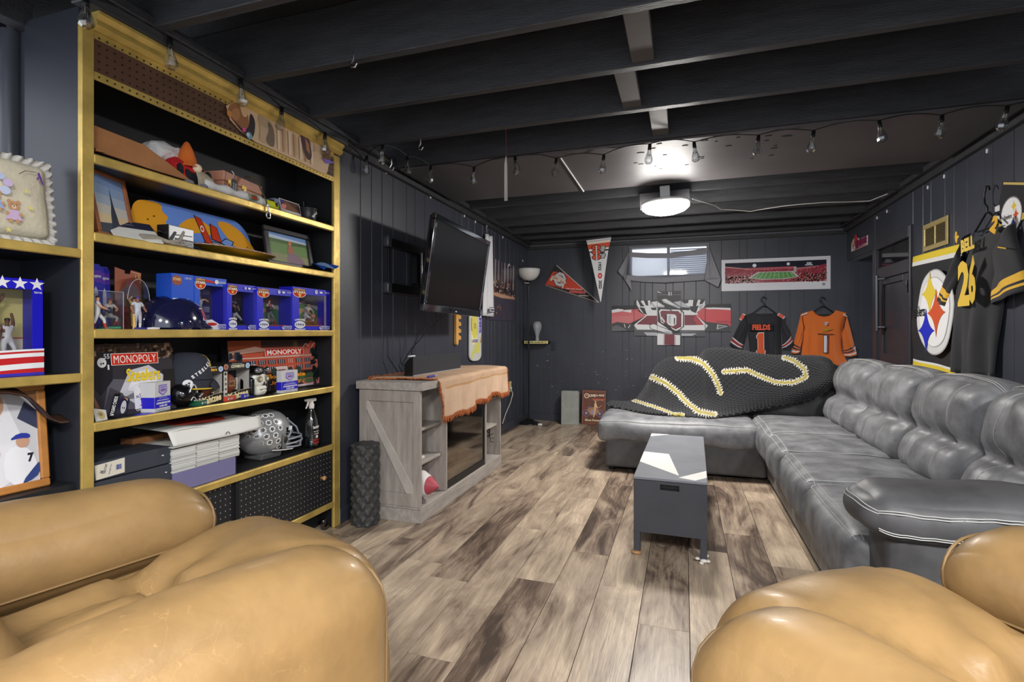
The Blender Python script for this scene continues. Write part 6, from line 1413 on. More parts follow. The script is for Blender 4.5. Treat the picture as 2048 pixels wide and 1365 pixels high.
pts = [(-.10, .315), (-.04, .322), (.0, .318), (.05, .302), (.085, .262), (.11, .225), (.14, .208), (.168, .206)]
MB().sheet(lambda u, v: (lambda i, f_: (lerp(pts[i][0], pts[i+1][0], f_), .02-.07*(v-.0)*(1-.3*u), lerp(pts[i][1], pts[i+1][1], f_)+.012-.022*v))(min(6, int(u*7)), u*7-min(6, int(u*7))), 28, 6, .005).build('flap', mat('dark_brown_leather', (58, 36, 26), r=.4, bump=.2, bs=50), t)
# ------------------------------------------------------------------ console with fireplace, television and what hangs on the left wall
GREYW = mat('grey_oak', (158, 150, 143), r=.5, var=.22, vs=5, st=(6, 6, 1), bump=.12, bs=40)
GREYH = mat('grey_oak_rails', (162, 155, 148), r=.5, var=.22, vs=5, st=(1, 6, 6), bump=.12, bs=40)
CX, CY0, CY1 = -1.43, 2.678, 4.066
con = thing('fireplace_console', 'grey oak media console with an electric fireplace and X-braced end panel', 'console', (CX, CY0, 0), PI/2)
CL = CY1-CY0; CD = .41; ZB = .092; ZT = .765
def cp(name, m, fn, parent=None, bevel=.002): b = MB(); fn(b); return b.build(name, m, parent or con, bevel=bevel)
cp('plinth', GREYH, lambda b: b.box(0, CL, 0, CD, 0, ZB))
cp('top', GREYH, lambda b: b.box(-.022, CL+.022, -.02, CD+.01, ZT, ZT+.046))
d1, d2 = 3.03-CY0, 3.727-CY0
e = cp('end_panel', GREYW, lambda b: b.box(.006, .024, .006, CD, ZB, ZT))
def endframe(b):
    b.box(-.004, .006, .004, .05, ZB, ZT).box(-.004, .006, CD-.05, CD, ZB, ZT).box(-.004, .006, .05, CD-.05, ZT-.07, ZT).box(-.004, .006, .05, CD-.05, ZB, ZB+.075).box(-.008, .0, .0, CD, ZB-.012, ZB)
cp('end_rails', GREYW, endframe, e)
cp('diagonal_brace', mat('lit_oak_brace', (182, 175, 167), r=.5, var=.15, vs=5), lambda b: b.prismx([(.05, ZB+.075), (.095, ZB+.075), (CD-.05, ZT-.12), (CD-.05, ZT-.07), (CD-.062, ZT-.07), (.05, ZB+.125)], -.004, .006), e)  # brace paler than the panel: light on its raised face put into colour
for x in (d1-.009, d2-.009, CL-.02): cp('upright', GREYW, lambda b: b.box(x, x+.018, .004, CD, ZB, ZT))
cp('back_panel', GREYW, lambda b: b.box(.024, CL-.02, CD-.012, CD, ZB, ZT), bevel=0)
for (a, b_, z) in ((.024, d1-.009, .536), (.024, d1-.009, .335), (d2+.009, CL-.02, .576), (d2+.009, CL-.02, .352)):
    cp('shelf', GREYH, lambda b: b.box(a, b_, .035, CD-.012, z-.018, z))
cp('upper_rail', GREYW, lambda b: b.box(d1+.009, d2-.009, .004, .022, .60, ZT))
fi = cp('fireplace', BLACKM, lambda b: b.box(d1+.010, d2-.010, .012, .03, .535, .60).box(d1+.010, d2-.010, .012, .03, ZB, ZB+.045).box(d1+.010, d1+.022, .012, .03, ZB+.045, .535).box(d2-.022, d2-.010, .012, .03, ZB+.045, .535).box(d1+.01, d2-.01, .17, .18, ZB, .6).prismz([(d1+.022, .03), (d1+.03, .03), (d1+.09, .17), (d1+.08, .17)], ZB+.045, .535).prismz([(d2-.022, .03), (d2-.03, .03), (d2-.09, .17), (d2-.08, .17)], ZB+.045, .535))
cp('vent_strip', mat('dark_gloss', (20, 20, 22), r=.15), lambda b: b.box(d1+.04, d2-.2, .008, .013, .553, .575), fi)
A = Art(y=.0115); [A.rect(d2-.12+.028*i, d2-.108+.028*i, .560, .566, (190, 196, 206)) for i in range(4)]; A.rect(d2-.14, d2-.02, .545, .552, (60, 60, 66)); A.build(fi, 'control_marks')
cp('ember_bed', mat('ash_bed', (120, 112, 100), r=.8, var=.4, vs=30, bump=.5, bs=60), lambda b: b.box(d1+.03, d2-.03, .045, .165, ZB+.02, ZB+.06), fi)
LOGM = mat('log_bark', (176, 140, 98), r=.8, var=.5, vs=14, bump=.6, bs=40)
for (x0, x1, z, y, r_) in ((d1+.06, d1+.40, .24, .10, .032), (d1+.12, d1+.52, .19, .07, .026), (d1+.2, d2-.12, .185, .12, .026), (d1+.08, d1+.3, .17, .06, .02)):
    B = MB(); B.tube([(lerp(x0, x1, i/7), y+.012*math.sin(i*1.7), z+.012*math.sin(i*1.1)) for i in range(8)], [r_*(.86+.14*math.sin(i*2.3)**2) for i in range(8)], 10); B.build('log', LOGM, fi)
cp('glass', thin_glass('fire_glass', (206, 196, 182), .14, .5), lambda b: b.box(d1+.022, d2-.022, .018, .022, ZB+.045, .535), fi, 0)
A = Art(y=0, wrap=lambda x, z, y: (CL-.0205+y*0, x, z))
for sx, z in ((.10, .245),): A.line([(sx-.035, z+.02), (sx+.0, z), (sx+.03, z-.012)], .006, (50, 44, 42)); A.rect(sx-.006, sx+.004, z-.02, z+.06, (50, 44, 42)); A.line([(sx+.005, z+.05), (sx+.022, z+.035), (sx+.004, z+.02)], .006, (50, 44, 42)); A.line([(sx-.04, z-.02), (sx-.01, z-.02), (sx-.01, z-.05), (sx-.04, z-.05)], .005, (50, 44, 42))
A.mb.v = [Vector((p.x, p.y, p.z)) for p in A.mb.v]; A.build(con, 'pad_emblem')
# toy football in the cubby
t = thing('toy_football', 'red and white soft toy football in the lower left console cubby', 'football', (CX-.12, CY0+.16, ZB), 0, rot=(0, 0, -.15))
B = MB(); pr_ = [(.0005, -.17), (.02, -.15), (.055, -.10), (.082, -.04), (.088, 0), (.082, .04), (.055, .10), (.02, .15), (.0005, .17)]
RD, WH = (176, 70, 84), (226, 222, 220); B.lathe([(r_, z) for r_, z in pr_], (0, 0, .089), 20, 'x', cols=[RD, RD, WH, RD, RD, WH, RD, RD]); B.build('ball', mat('soft_vinyl', r=.55, vc=True), t)
t = thing('game_case', 'white disc case lying on the left console shelf', 'case', (CX-.07, CY0+.05, .335), PI/2); MB().box(0, .13, 0, .19, 0, .014).build('case', PAPERW, t, bevel=.002)
# the cloth and its fringe
CLM = mat('tan_cloth', (206, 168, 136), r=.85, var=.12, vs=6, bump=.2, bs=150)
FRM = mat('rust_fringe', (160, 88, 46), r=.85)
cl = thing('table_runner', 'tan cloth runner with rust fringe draped over the grey media console', 'cloth', (CX-.2, 3.45, ZT+.046))
xe = CX+.022; zt = ZT+.048
def clf(u, v):
    """v 0 back .. .6 front edge .. 1 hem; u along the wall"""
    yl = lerp(2.76, 2.87, min(1, v/.62)); yr = 4.105+.02*min(1, v/.6)
    y = lerp(yl, yr, u)+(.02*math.sin(9*v) if u < .02 else 0)
    w_ = .004*math.sin(u*19+v*6)+.003*math.sin(u*43-v*9)
    s_ = v/.60
    if s_ <= 1: p = Vector((lerp(CX-.40, xe-.004, s_), y, zt+.003+max(0, w_)*.9)); p.z -= .0*s_
    else:
        q = (v-.6)/.4; ln = .225+.018*math.sin(u*7)+.012*math.sin(u*23)-.025*u
        p = Vector((xe+.006+.010*math.sin(u*31+q*2)*q+.006*math.sin(u*67)*q+.006*q, y+.01*q*math.sin(u*9), zt-.002-ln*q))
    if u > .985: p.z -= .0
    return p-cl.location
B = MB()
def clc(u, v): return (176, 134, 88) if .69 < v < .703 and .06 < u else ((186, 154, 126) if v < .7 else (194, 164, 138))
B.sheet(clf, 150, 44, .0016, clc); B.build('cloth', mat('tan_cloth_print', r=.85, vc=True, var=.1, vs=6, bump=.2, bs=150), cl)
B = MB(); q = random.Random(9)
def strand(p, d, ln): e = p+d*ln+Vector((q.uniform(-.006, .008), q.uniform(-.008, .008), q.uniform(-.004, .004))); B.tube([p, (p+e)/2+Vector((q.uniform(0, .005), q.uniform(-.004, .004), 0)), e], [.0042, .0046, .0024], 4)
for i in range(270): u = i/269; strand(Vector(clf(u, 1))+Vector((.001, 0, .006)), Vector((.0, 0, -1)), q.uniform(.022, .04))
for i in range(60): v = .62+.38*i/59; strand(Vector(clf(0, v)), Vector((.1, -1, -.55)), q.uniform(.010, .022))
for i in range(70): v = .6*i/69; strand(Vector(clf(0, v)), Vector((0, -1, .02)), q.uniform(.015, .04))
for i in range(50): v = .62+.38*i/49; strand(Vector(clf(1, v)), Vector((0, 1, -.35)), q.uniform(.006, .014))
for i in range(110): u = i/109; strand(Vector(clf(u, 0))+Vector((0, 0, .004)), Vector((-.6, 0, .25 if q.random() < .4 else .02)), q.uniform(.008, .022))
stuff(B.build('fringe', FRM, cl))
# sound bar, pen, remote
sb0, sb1 = 2.965, 3.715
t = thing('sound_bar', 'black sound bar standing on the tan cloth on the console', 'speaker', (-1.64, sb0, zt+.008), PI/2)
MB().prismx([(0, 0), (.062, 0), (.062, .075), (.018, .118), (0, .122)], 0, sb1-sb0).build('body', mat('speaker_fabric', (46, 49, 54), r=.6, bump=.1, bs=500), t, bevel=.003); MB().box(.0, sb1-sb0, -.003, .062, -.002, .004).build('base_strip', mat('grey_strip_edge', (150, 152, 156), r=.4), t); MB().prismx([(0, 0), (.06, 0), (.06, .075), (.018, .118), (0, .122)], -.004, .0).build('end_cap', mat('dark_gloss'), t)
t = thing('clip_light', 'small white plastic clip on the near end of the sound bar', 'clip', (-1.665, sb0+.03, zt+.128), PI/2); MB().box(-.035, .03, -.012, .012, 0, .010).build('clip', solid('white_plastic', (225, 226, 230)), t, bevel=.003)
t = thing('marker', 'purple marker pen lying on the tan cloth before the sound bar', 'pen', (-1.50, 2.98, zt+.012), PI/2+.05); MB().rod((-.09, 0, 0), (.0, 0, 0), .008).build('barrel', solid('purple_plastic', (76, 66, 150)), t); MB().rod((0, 0, 0), (.06, 0, 0), .006, .004).build('cap', solid('grey_plastic', (150, 152, 160)), t)
# foam roller
t = thing('foam_roller', 'dark grey knobbly foam roller standing on end beside the bookcase', 'foam roller', (-1.742, 2.592, 0))
B = MB(); n, m_ = 84, 130; H_ = .463
def rol(u, v):
    a = 2*PI*u; z = H_*v; k = 1.5*math.cos(a*8)*math.cos(v*38); r_ = .0735+.007*max(-.35, k)
    e = min(1, min(v, 1-v)/.02); r_ -= .008*(1-e)**2
    return (r_*math.cos(a), r_*math.sin(a), z)
B.grid(rol, n, m_, cu=True); c0 = len(B.v); B._add([rol(i/n, 0) for i in range(n)], [tuple(range(n))[::-1]]); B._add([rol(i/n, 1) for i in range(n)], [tuple(range(n))]); B.build('roller', mat('black_foam', (62, 63, 63), r=.5, var=.1, vs=30, bump=.1, bs=200), t)
# television on its arm
tv = thing('television', 'flat black television tilted down on a wall arm', 'television', (-1.54, 3.50, 1.54), 0, rot=(.141, .008, 1.60))
w2, h2 = .527, .313
PB = mat('piano_black', (20, 22, 28), r=.06, coat=.5, spec=.6)
b = MB(); f_ = .036; b.box(-w2, w2, 0, .03, -h2, -h2+.05).box(-w2, w2, 0, .03, h2-f_, h2).box(-w2, -w2+f_, 0, .03, -h2+.05, h2-f_).box(w2-f_, w2, 0, .03, -h2+.05, h2-f_); b.build('bezel', PB, tv, bevel=.004, seg=2)
MB().box(-w2+f_-.002, w2-f_+.002, .006, .012, -h2+.048, h2-f_+.002).build('screen', mat('screen_black', (6, 6, 7), r=.28, spec=.25), tv)
MB().box(-w2+.01, w2-.01, .03, .052, -h2+.01, h2-.01).box(-.34, .34, .052, .075, -.22, .2).build('back_shell', BLACKM, tv, bevel=.008)
A = Art(y=-.0006); A.text('vizio', 0, -h2+.022, .032, .010, (226, 228, 232), bold=.03); A.build(tv, 'maker_mark')
m_ = MB()
Tm = Matrix.LocRotScale(Vector((-1.54, 3.50, 1.54)), Matrix.Rotation(1.60, 3, 'Z') @ Matrix.Rotation(.141, 3, 'X'), None)
wm = thing('tv_mount', 'black articulated steel wall mount behind the television', 'wall mount', (XL, 3.27, 1.55), PI/2)
b = MB(); b.box(-.27, .27, -.02, 0, .12, .185).box(-.27, .27, -.02, 0, -.185, -.12).box(-.22, -.20, -.012, 0, -.12, .12).box(.1, .12, -.012, 0, -.12, .12); b.build('wall_plate', mat('mount_black', (26, 26, 29), r=.3, m=.3), wm, bevel=.004)
for z in (.15, -.15): MB().cush((-.255, -.028, z), (.07, .05, .075), .012, 6) if False else None
for z in (.15, -.155):
    B = MB(); B.cush((-.262, -.026, z), (.05, .05, .078), .012, 6); B.build('end_cap', mat('mount_grey', (58, 60, 66), r=.22), wm)
B = MB(); B.rod((.18, -.05, -.12), (.18, -.05, .13), .028, n=14).rod((.18, -.05, .02), (.18, -.05, .03), .032, n=14); B.build('pivot', mat('mount_gloss', (34, 36, 44), r=.12, coat=.4), wm)
MB().box(.1, .26, -.05, -.01, -.1, .1).build('pivot_plate', mat('mount_black'), wm, bevel=.004)
B = MB(); B.tube([(.18, -.05, .05), (.32, -.15, .04), (.23, -.265, .0)], .022, 8).tube([(.18, -.05, -.05), (.32, -.15, -.06), (.23, -.265, -.02)], .022, 8); B.build('arm', mat('mount_black'), wm)
t = thing('tv_cable', 'black cables hanging from the television to the console', 'cable', (-1.86, 3.3, .82))
for (pts, r_) in (([(-.0+.30, .1, .45), (.13, .06, .30), (.03, -.02, .16), (.0, -.09, .06), (.04, .0, .012)], .004), ([(.28, .02, .44), (.1, -.03, .28), (.05, -.05, .14), (.05, .02, .01)], .0035), ([(.0, -.28, .30), (.01, -.29, .12), (.03, -.2, .012)], .003)):
    sp_ = []
    for i in range(len(pts)-1):
        for k in range(6): sp_.append(Vector(pts[i]).lerp(Vector(pts[i+1]), k/6))
    sp_.append(Vector(pts[-1])); B = MB(); B.tube(sp_, r_, 6); B.build('cable', mat('cable_black', (20, 20, 22), r=.45), t)
# wooden rack, player deck, white jersey, concert poster
t = thing('notched_rack', 'golden wooden notched rack hanging on the wall under the television', 'rack', (XL, 4.10, .99), PI/2)
RW = mat('golden_pine', (206, 156, 86), r=.45, var=.15, vs=10, st=(4, 4, 1))
MB().prism([(.0, .03), (.004, .012), (.018, .0), (.034, .0), (.046, .014), (.048, .04), (.048, .30), (.0, .30)], -.03, -.004).build('rail', RW, t, bevel=.003)
for i in range(5): MB().prism([(.048, .042+.06*i), (.11, .046+.06*i), (.11, .075+.06*i), (.09, .078+.06*i), (.048, .094+.06*i)], -.026, -.006).build('notch_block', RW, t, bevel=.002)
def cm(x0, y0, s, fn, o, ax): return lambda x, y: (lambda p: ((p[ax]-o[ax])*(1 if ax != 1 or o[0] < 0 else -1), p.z-o[2]))(fn(x0+x/s, y0+y/s))
y0_, y1_ = 4.41, 4.70
t = thing('skateboard', 'skateboard deck printed with a yellow-shirted player, on the wall right of the television', 'skateboard', (XL, y0_, .83), PI/2)
W_ = y1_-y0_; H_ = .60
out = [(W_*.5+W_*.5*math.cos(a)*abs(math.cos(a))**-.3 if abs(math.cos(a)) > 1e-6 else W_*.5, .06+.06*math.sin(a)) for a in [PI+PI*i/14 for i in range(15)]]+[(W_, H_), (0, H_)]
MB().prism(out, -.022, -.008).build('deck', solid('pale_deck', (206, 206, 198), r=.3), t, bevel=.002)
A = Art(y=-.0224); A.smooth = 1; YL = (222, 214, 92)
A.poly([(W_*.08, .16), (W_*.2, .36), (W_*.25, .50), (W_*.5, .50), (W_*.62, .42), (W_*.64, .2), (W_*.5, .15)], (236, 232, 190)); A.poly([(W_*.16, .40), (W_*.22, .48), (W_*.48, .49), (W_*.58, .40), (W_*.64, .22), (W_*.2, .21)], YL); A.poly([(W_*.35, .07), (W_*.42, .17), (W_*.85, .17), (W_*.8, .08)], (216, 212, 110)); A.poly([(W_*.1, .02), (W_*.2, .12), (W_*.34, .05)], (214, 210, 120)); A.circ(W_*.33, .53, W_*.09, (96, 70, 56), .04); A.line([(W_*.15, .40), (W_*.13, .32), (W_*.18, .28)], .02, (190, 150, 96)); A.rect(W_*.68, W_*.98, .25, .60, (216, 212, 226)); A.text('JAMES', W_*.84, .38, .24, W_*.22, (76, 52, 160), rot=-PI/2, bold=.05); A.text('LAKERS', W_*.42, .19, W_*.5, .03, (150, 130, 180), bold=.04); A.text('23', W_*.42, .33, W_*.2, .05, (180, 160, 120)); A.poly([(W_*.85, .17), (W_*.98, .17), (W_*.98, .24)], (196, 150, 100)); A.build(t, 'print', PRINTG)
t = thing('white_jersey', 'white jersey on a hanger, mostly hidden behind the television', 'jersey', (XL, 4.82, 1.25), PI/2)
MB().sheet(lambda u, v: (-.12+.26*u*(.55+.45*v)+.08*(1-v), -.03-.02*math.sin(u*8), .82*(1-v)*.98+.01), 12, 16, .006).build('cloth', mat('white_mesh_cloth', (214, 214, 218), r=.9, bump=.3, bs=200), t)
A = Art(y=-.06); A.rect(-.0, .14, .05, .10, (60, 62, 70)); A.rect(.005, .135, .055, .095, (206, 206, 210)); A.rect(.03, .13, .065, .08, (70, 76, 90)); A.build(t, 'label')
MB().tube([(0, -.03, .83), (.0, -.03, .93), (-.012, -.03, .96), (.004, -.03, .985), (.018, -.03, .97)], .004, 6).build('hanger_hook', mat('grey_metal', (150, 152, 156), r=.3, m=.8), t)
P_ = [onX(u, v, XL) for u, v in ((972, 512), (1028, 533), (1028, 643), (980, 641))]
t = thing('concert_poster', 'dark glossy poster of a candlelit concert hall on the left wall', 'poster', (XL, P_[0].y, 1.228), PI/2)
W_ = P_[1].y-P_[0].y; H_ = .638
MB().box(0, W_, -.004, -.001, 0, H_).build('sheet', solid('poster_paper', (60, 56, 62), r=.2), t)
A = Art(y=-.0045); A.rect(0, W_, 0, H_, (58, 52, 60)); q = random.Random(13)
for i in range(9): x = W_*(i+.2)/9; A.poly([(x, H_*.55), (x+W_*.05, H_*.55), (x+W_*.07, H_), (x+W_*.02, H_)], ((134, 124, 134), (92, 84, 94), (150, 142, 150))[i % 3])
A.rect(0, W_, 0, H_*.44, (66, 56, 74)); A.rect(0, W_, H_*.38, H_*.47, (110, 74, 70)); A.poly([(0, H_*.42), (W_*.5, H_*.38), (W_, H_*.40), (W_, H_*.43), (0, H_*.46)], (206, 160, 130))
A.specks(60, W_*.02, W_*.98, H_*.44, H_*.66, [(240, 196, 130), (206, 140, 90), (120, 84, 70), (250, 224, 180)], .004, .014, q); A.specks(30, W_*.02, W_*.5, H_*.1, H_*.3, [(226, 170, 110), (150, 110, 80), (90, 70, 70)], .004, .014, q)
for i in range(4): x = W_*(.1+.25*i); A.poly([(x, H_*.46), (x+W_*.06, H_*.46), (x+W_*.05, H_*.66), (x+W_*.01, H_*.66)], (40, 34, 40))
A.build(t, 'photo', PRINTG)
MB().ell((W_*.75, -.005, H_*.97), .012, .004, .018).build('tape', solid('white_tape', (232, 232, 232)), t)
# floor lamp, corner shelf with its glass trophy
LP = onZ(1062, 843, 0)
t = thing('floor_lamp', 'black torchiere floor lamp with a white bowl shade in the back corner', 'lamp', (LP.x+.02, 6.04, 0))
PBK = mat('lamp_black', (34, 34, 36), r=.25, m=.3)
MB().lathe([(.001, .062), (.03, .06), (.05, .048), (.09, .03), (.125, .016), (.135, .006), (.132, 0), (.001, 0)], (0, 0, 0), 28).build('base', PBK, t)
MB().rod((0, 0, .05), (0, 0, 1.70), .0105, n=10).build('pole', PBK, t); MB().lathe([(.012, 1.66), (.016, 1.70), (.034, 1.715), (.03, 1.73), (.001, 1.73)], (0, 0, 0), 16).build('collar', PBK, t)
MB().lathe([(.030, 1.722), (.07, 1.735), (.105, 1.765), (.13, 1.81), (.138, 1.86), (.134, 1.862), (.125, 1.815), (.10, 1.772), (.065, 1.742), (.001, 1.735)], (0, 0, 0), 32).build('shade', mat('frosted_glass', (222, 220, 216), r=.35, sub=.2), t)
MB().rod((.01, -.01, 1.69), (-.045, -.03, 1.694), .004).build('switch', solid('white_plastic', (225, 226, 230)), t)
B = MB(); B.tube([(.0, -.02, .06), (.05, -.05, .055), (.09, -.08, .03), (.12, -.10, .008), (.16, -.09, .006), (.13, -.04, .006)], .004, 6); B.build('cord', mat('cable_black'), t); B = MB(); B.cush((.165, -.09, .012), (.05, .03, .024), .008, 5); B.build('plug', solid('white_plastic', (225, 226, 230)), t)
sx0, sx1 = onY(1042, 688, 6.2).x, onY(1097, 688, 6.2).x; sz = onY(1070, 682, 6.2).z
t = thing('corner_shelf', 'small yellow lettered corner shelf on the back wall beside the lamp', 'shelf', (XL, YB, sz-.035))
MB().prismz([(0, 0), (0, -.20), (.03, -.23), (.30, -.12), (.30, 0)][::-1], 0, .034).build('board', mat('shelf_black', (30, 30, 32), r=.5), t, bevel=.002)
d_ = Vector((.27, .11, 0)).normalized(); B = MB(); B._add([(.03, -.2305, .0), (.30, -.1205, .0), (.30, -.1205, .034), (.03, -.2305, .034)], [(0, 1, 2, 3)]); B.build('yellow_front', solid('pale_yellow_paint', (206, 196, 120)), t)
A = Art(y=0, wrap=lambda x, z, y: (.03+d_.x*x-y*.0-.001*0+.0004, -.2305+d_.y*x+y, z)); A.y = -.001; A.text('RAIDER CLASS OF 15', .145, .017, .25, .018, (50, 46, 30), bold=.04); A.build(t, 'lettering')
t = thing('glass_trophy', 'clear faceted glass trophy on the yellow corner shelf', 'trophy', (XL+.165, YB-.12, sz))
MB().lathe([(.001, 0), (.025, 0), (.022, .006), (.018, .05), (.03, .10), (.052, .16), (.050, .205), (.030, .235), (.001, .24)], (0, 0, 0), 7, smooth=False).build('body', mat('crystal', (236, 238, 242), r=.05, trans=.7, ior=1.3), t)
# concrete block and tin sign
p0, p1 = onZ(1122, 850, 0), onZ(1157, 851, 0)
t = thing('concrete_block', 'grey concrete paver standing on end against the back wall', 'paver', (p0.x, p0.y, 0), 0, rot=(-.06, 0, .10))
MB().prism([(0, 0), (p1.x-p0.x+.004, 0), (p1.x-p0.x+.004, .385), (p1.x-p0.x-.01, .402), (.008, .402), (0, .392)], 0, .10).build('paver', mat('concrete', (150, 152, 146), r=.85, var=.12, vs=14, bump=.4, bs=70), t, bevel=.004)
t = thing('tin_sign', 'rusty tin sign with a motorcycle leaning against the back wall', 'sign', (-1.165, 6.19, 0), 0, rot=(-.16, 0, .02))
W_, H_ = .285, .41; MB().box(0, W_, 0, .004, 0, H_).build('plate', mat('rust_tin', (104, 62, 44), r=.5, var=.35, vs=14), t, bevel=.001)
A = Art(); BR = (176, 124, 96); A.line([(.012, .015), (W_-.012, .015), (W_-.012, H_-.012), (.012, H_-.012), (.012, .015)], .004, (160, 100, 76)); A.circ(.055, H_-.07, .030, (226, 206, 180)); A.circ(.055, H_-.07, .021, (120, 74, 54)); A.text('TIME', .055, H_-.066, .024, .009, (226, 206, 180)); A.text('LIVE', .125, H_-.065, .075, .03, (236, 216, 190), bold=.05); A.text('to RIDE', .215, H_-.06, .10, .022, (236, 216, 190), bold=.04, skew=.2); A.rect(.12, .275, H_-.112, H_-.10, (190, 74, 54)); A.text('MOTORCYCLES', .20, H_-.118, .12, .012, (206, 160, 130))
for x in (.055, .215):
    A.circ(x, .135, .042, (120, 104, 150)); A.circ(x, .135, .034, (70, 44, 38)); A.circ(x, .135, .014, (176, 160, 180)); [A.line([(x, .135), (x+.036*math.cos(a*PI/4), .135+.036*math.sin(a*PI/4))], .002, (170, 150, 160), up=False) for a in range(8)]
A.poly([(.06, .17), (.10, .21), (.15, .205), (.19, .19), (.21, .16), (.17, .115), (.11, .11)], (166, 120, 84)); A.circ(.13, .15, .026, (150, 140, 170)); A.poly([(.07, .19), (.12, .20), (.11, .215), (.07, .21)], (120, 96, 130)); A.line([(.20, .20), (.24, .235)], .006, (206, 150, 110)); A.poly([(.148, .24), (.158, .262), (.172, .262), (.178, .236), (.196, .20), (.186, .196), (.172, .21), (.166, .17), (.15, .09), (.138, .092), (.15, .16), (.15, .20)], (222, 184, 140)); A.circ(.163, .275, .010, (222, 184, 140)); A.text('Since Forever', W_/2, .055, .20, .028, (226, 206, 170), bold=.05); A.build(t, 'print')
# switch and outlet
p = onY(1107, 693, YB); t = thing('light_switch', 'dark switch plate on the back wall beside the corner shelf', 'switch', (p.x, YB, p.z)); MB().box(-.032, .032, -.008, 0, -.055, .055).build('plate', mat('switch_grey', (54, 56, 66), r=.35), t, bevel=.003); MB().box(-.012, .012, -.013, -.007, -.028, .028).build('rocker', mat('switch_grey'), t, bevel=.002)
p = onX(1020, 770, XL); t = thing('wall_outlet', 'cream wall outlet behind the far end of the console', 'outlet', (XL, p.y, p.z-.02), PI/2); MB().box(-.03, .03, -.008, 0, -.058, .058).build('plate', solid('cream_plate', (214, 204, 150)), t, bevel=.003)
for z in (-.025, .025): MB().box(-.014, .014, -.011, -.007, z-.016, z+.016).build('socket', solid('cream_dark', (176, 160, 100)), t, bevel=.002)
t = thing('power_cord', 'white power cord hanging from the cream wall outlet', 'cord', (XL+.02, p.y-.02, p.z-.05)); B = MB(); B.tube([(0, 0, 0), (.02, -.0, -.05), (.01, -.05, -.14), (.0, -.18, -.24), (.0, -.30, -.34)], .005, 6); B.build('cord', solid('white_cord', (190, 188, 182)), t); B = MB(); B.cush((-.005, .0, .012), (.03, .03, .03), .008, 5); B.build('plug', solid('white_cord', (190, 188, 182)), t)
# ------------------------------------------------------------------ what hangs on the back wall
YW = YB-.002
def bw_(x0, y0, s, o, Y=YW): return lambda x, y: (lambda p: (p.x-o[0], p.z-o[2]))(onY(x0+x/s, y0+y/s, Y))
def rw_(x0, y0, s, o, X): return lambda x, y: (lambda p: (-(p.y-o[1]), p.z-o[2]))(onX(x0+x/s, y0+y/s, X))
def clip(poly, x0, x1, z0, z1):
    def cut(P, ins, itx):
        out = []
        for i in range(len(P)):
            a, b = P[i-1], P[i]
            if ins(b):
                if not ins(a): out.append(itx(a, b))
                out.append(b)
            elif ins(a): out.append(itx(a, b))
        return out
    for k, lim, sg in ((0, x0, 1), (0, x1, -1), (1, z0, 1), (1, z1, -1)):
        if not poly: return []
        ins = lambda p: (p[k]-lim)*sg >= 0
        def itx(a, b): t = (lim-a[k])/(b[k]-a[k]); return tuple(a[j]+(b[j]-a[j])*t for j in (0, 1))
        poly = cut(poly, ins, itx)
    return poly
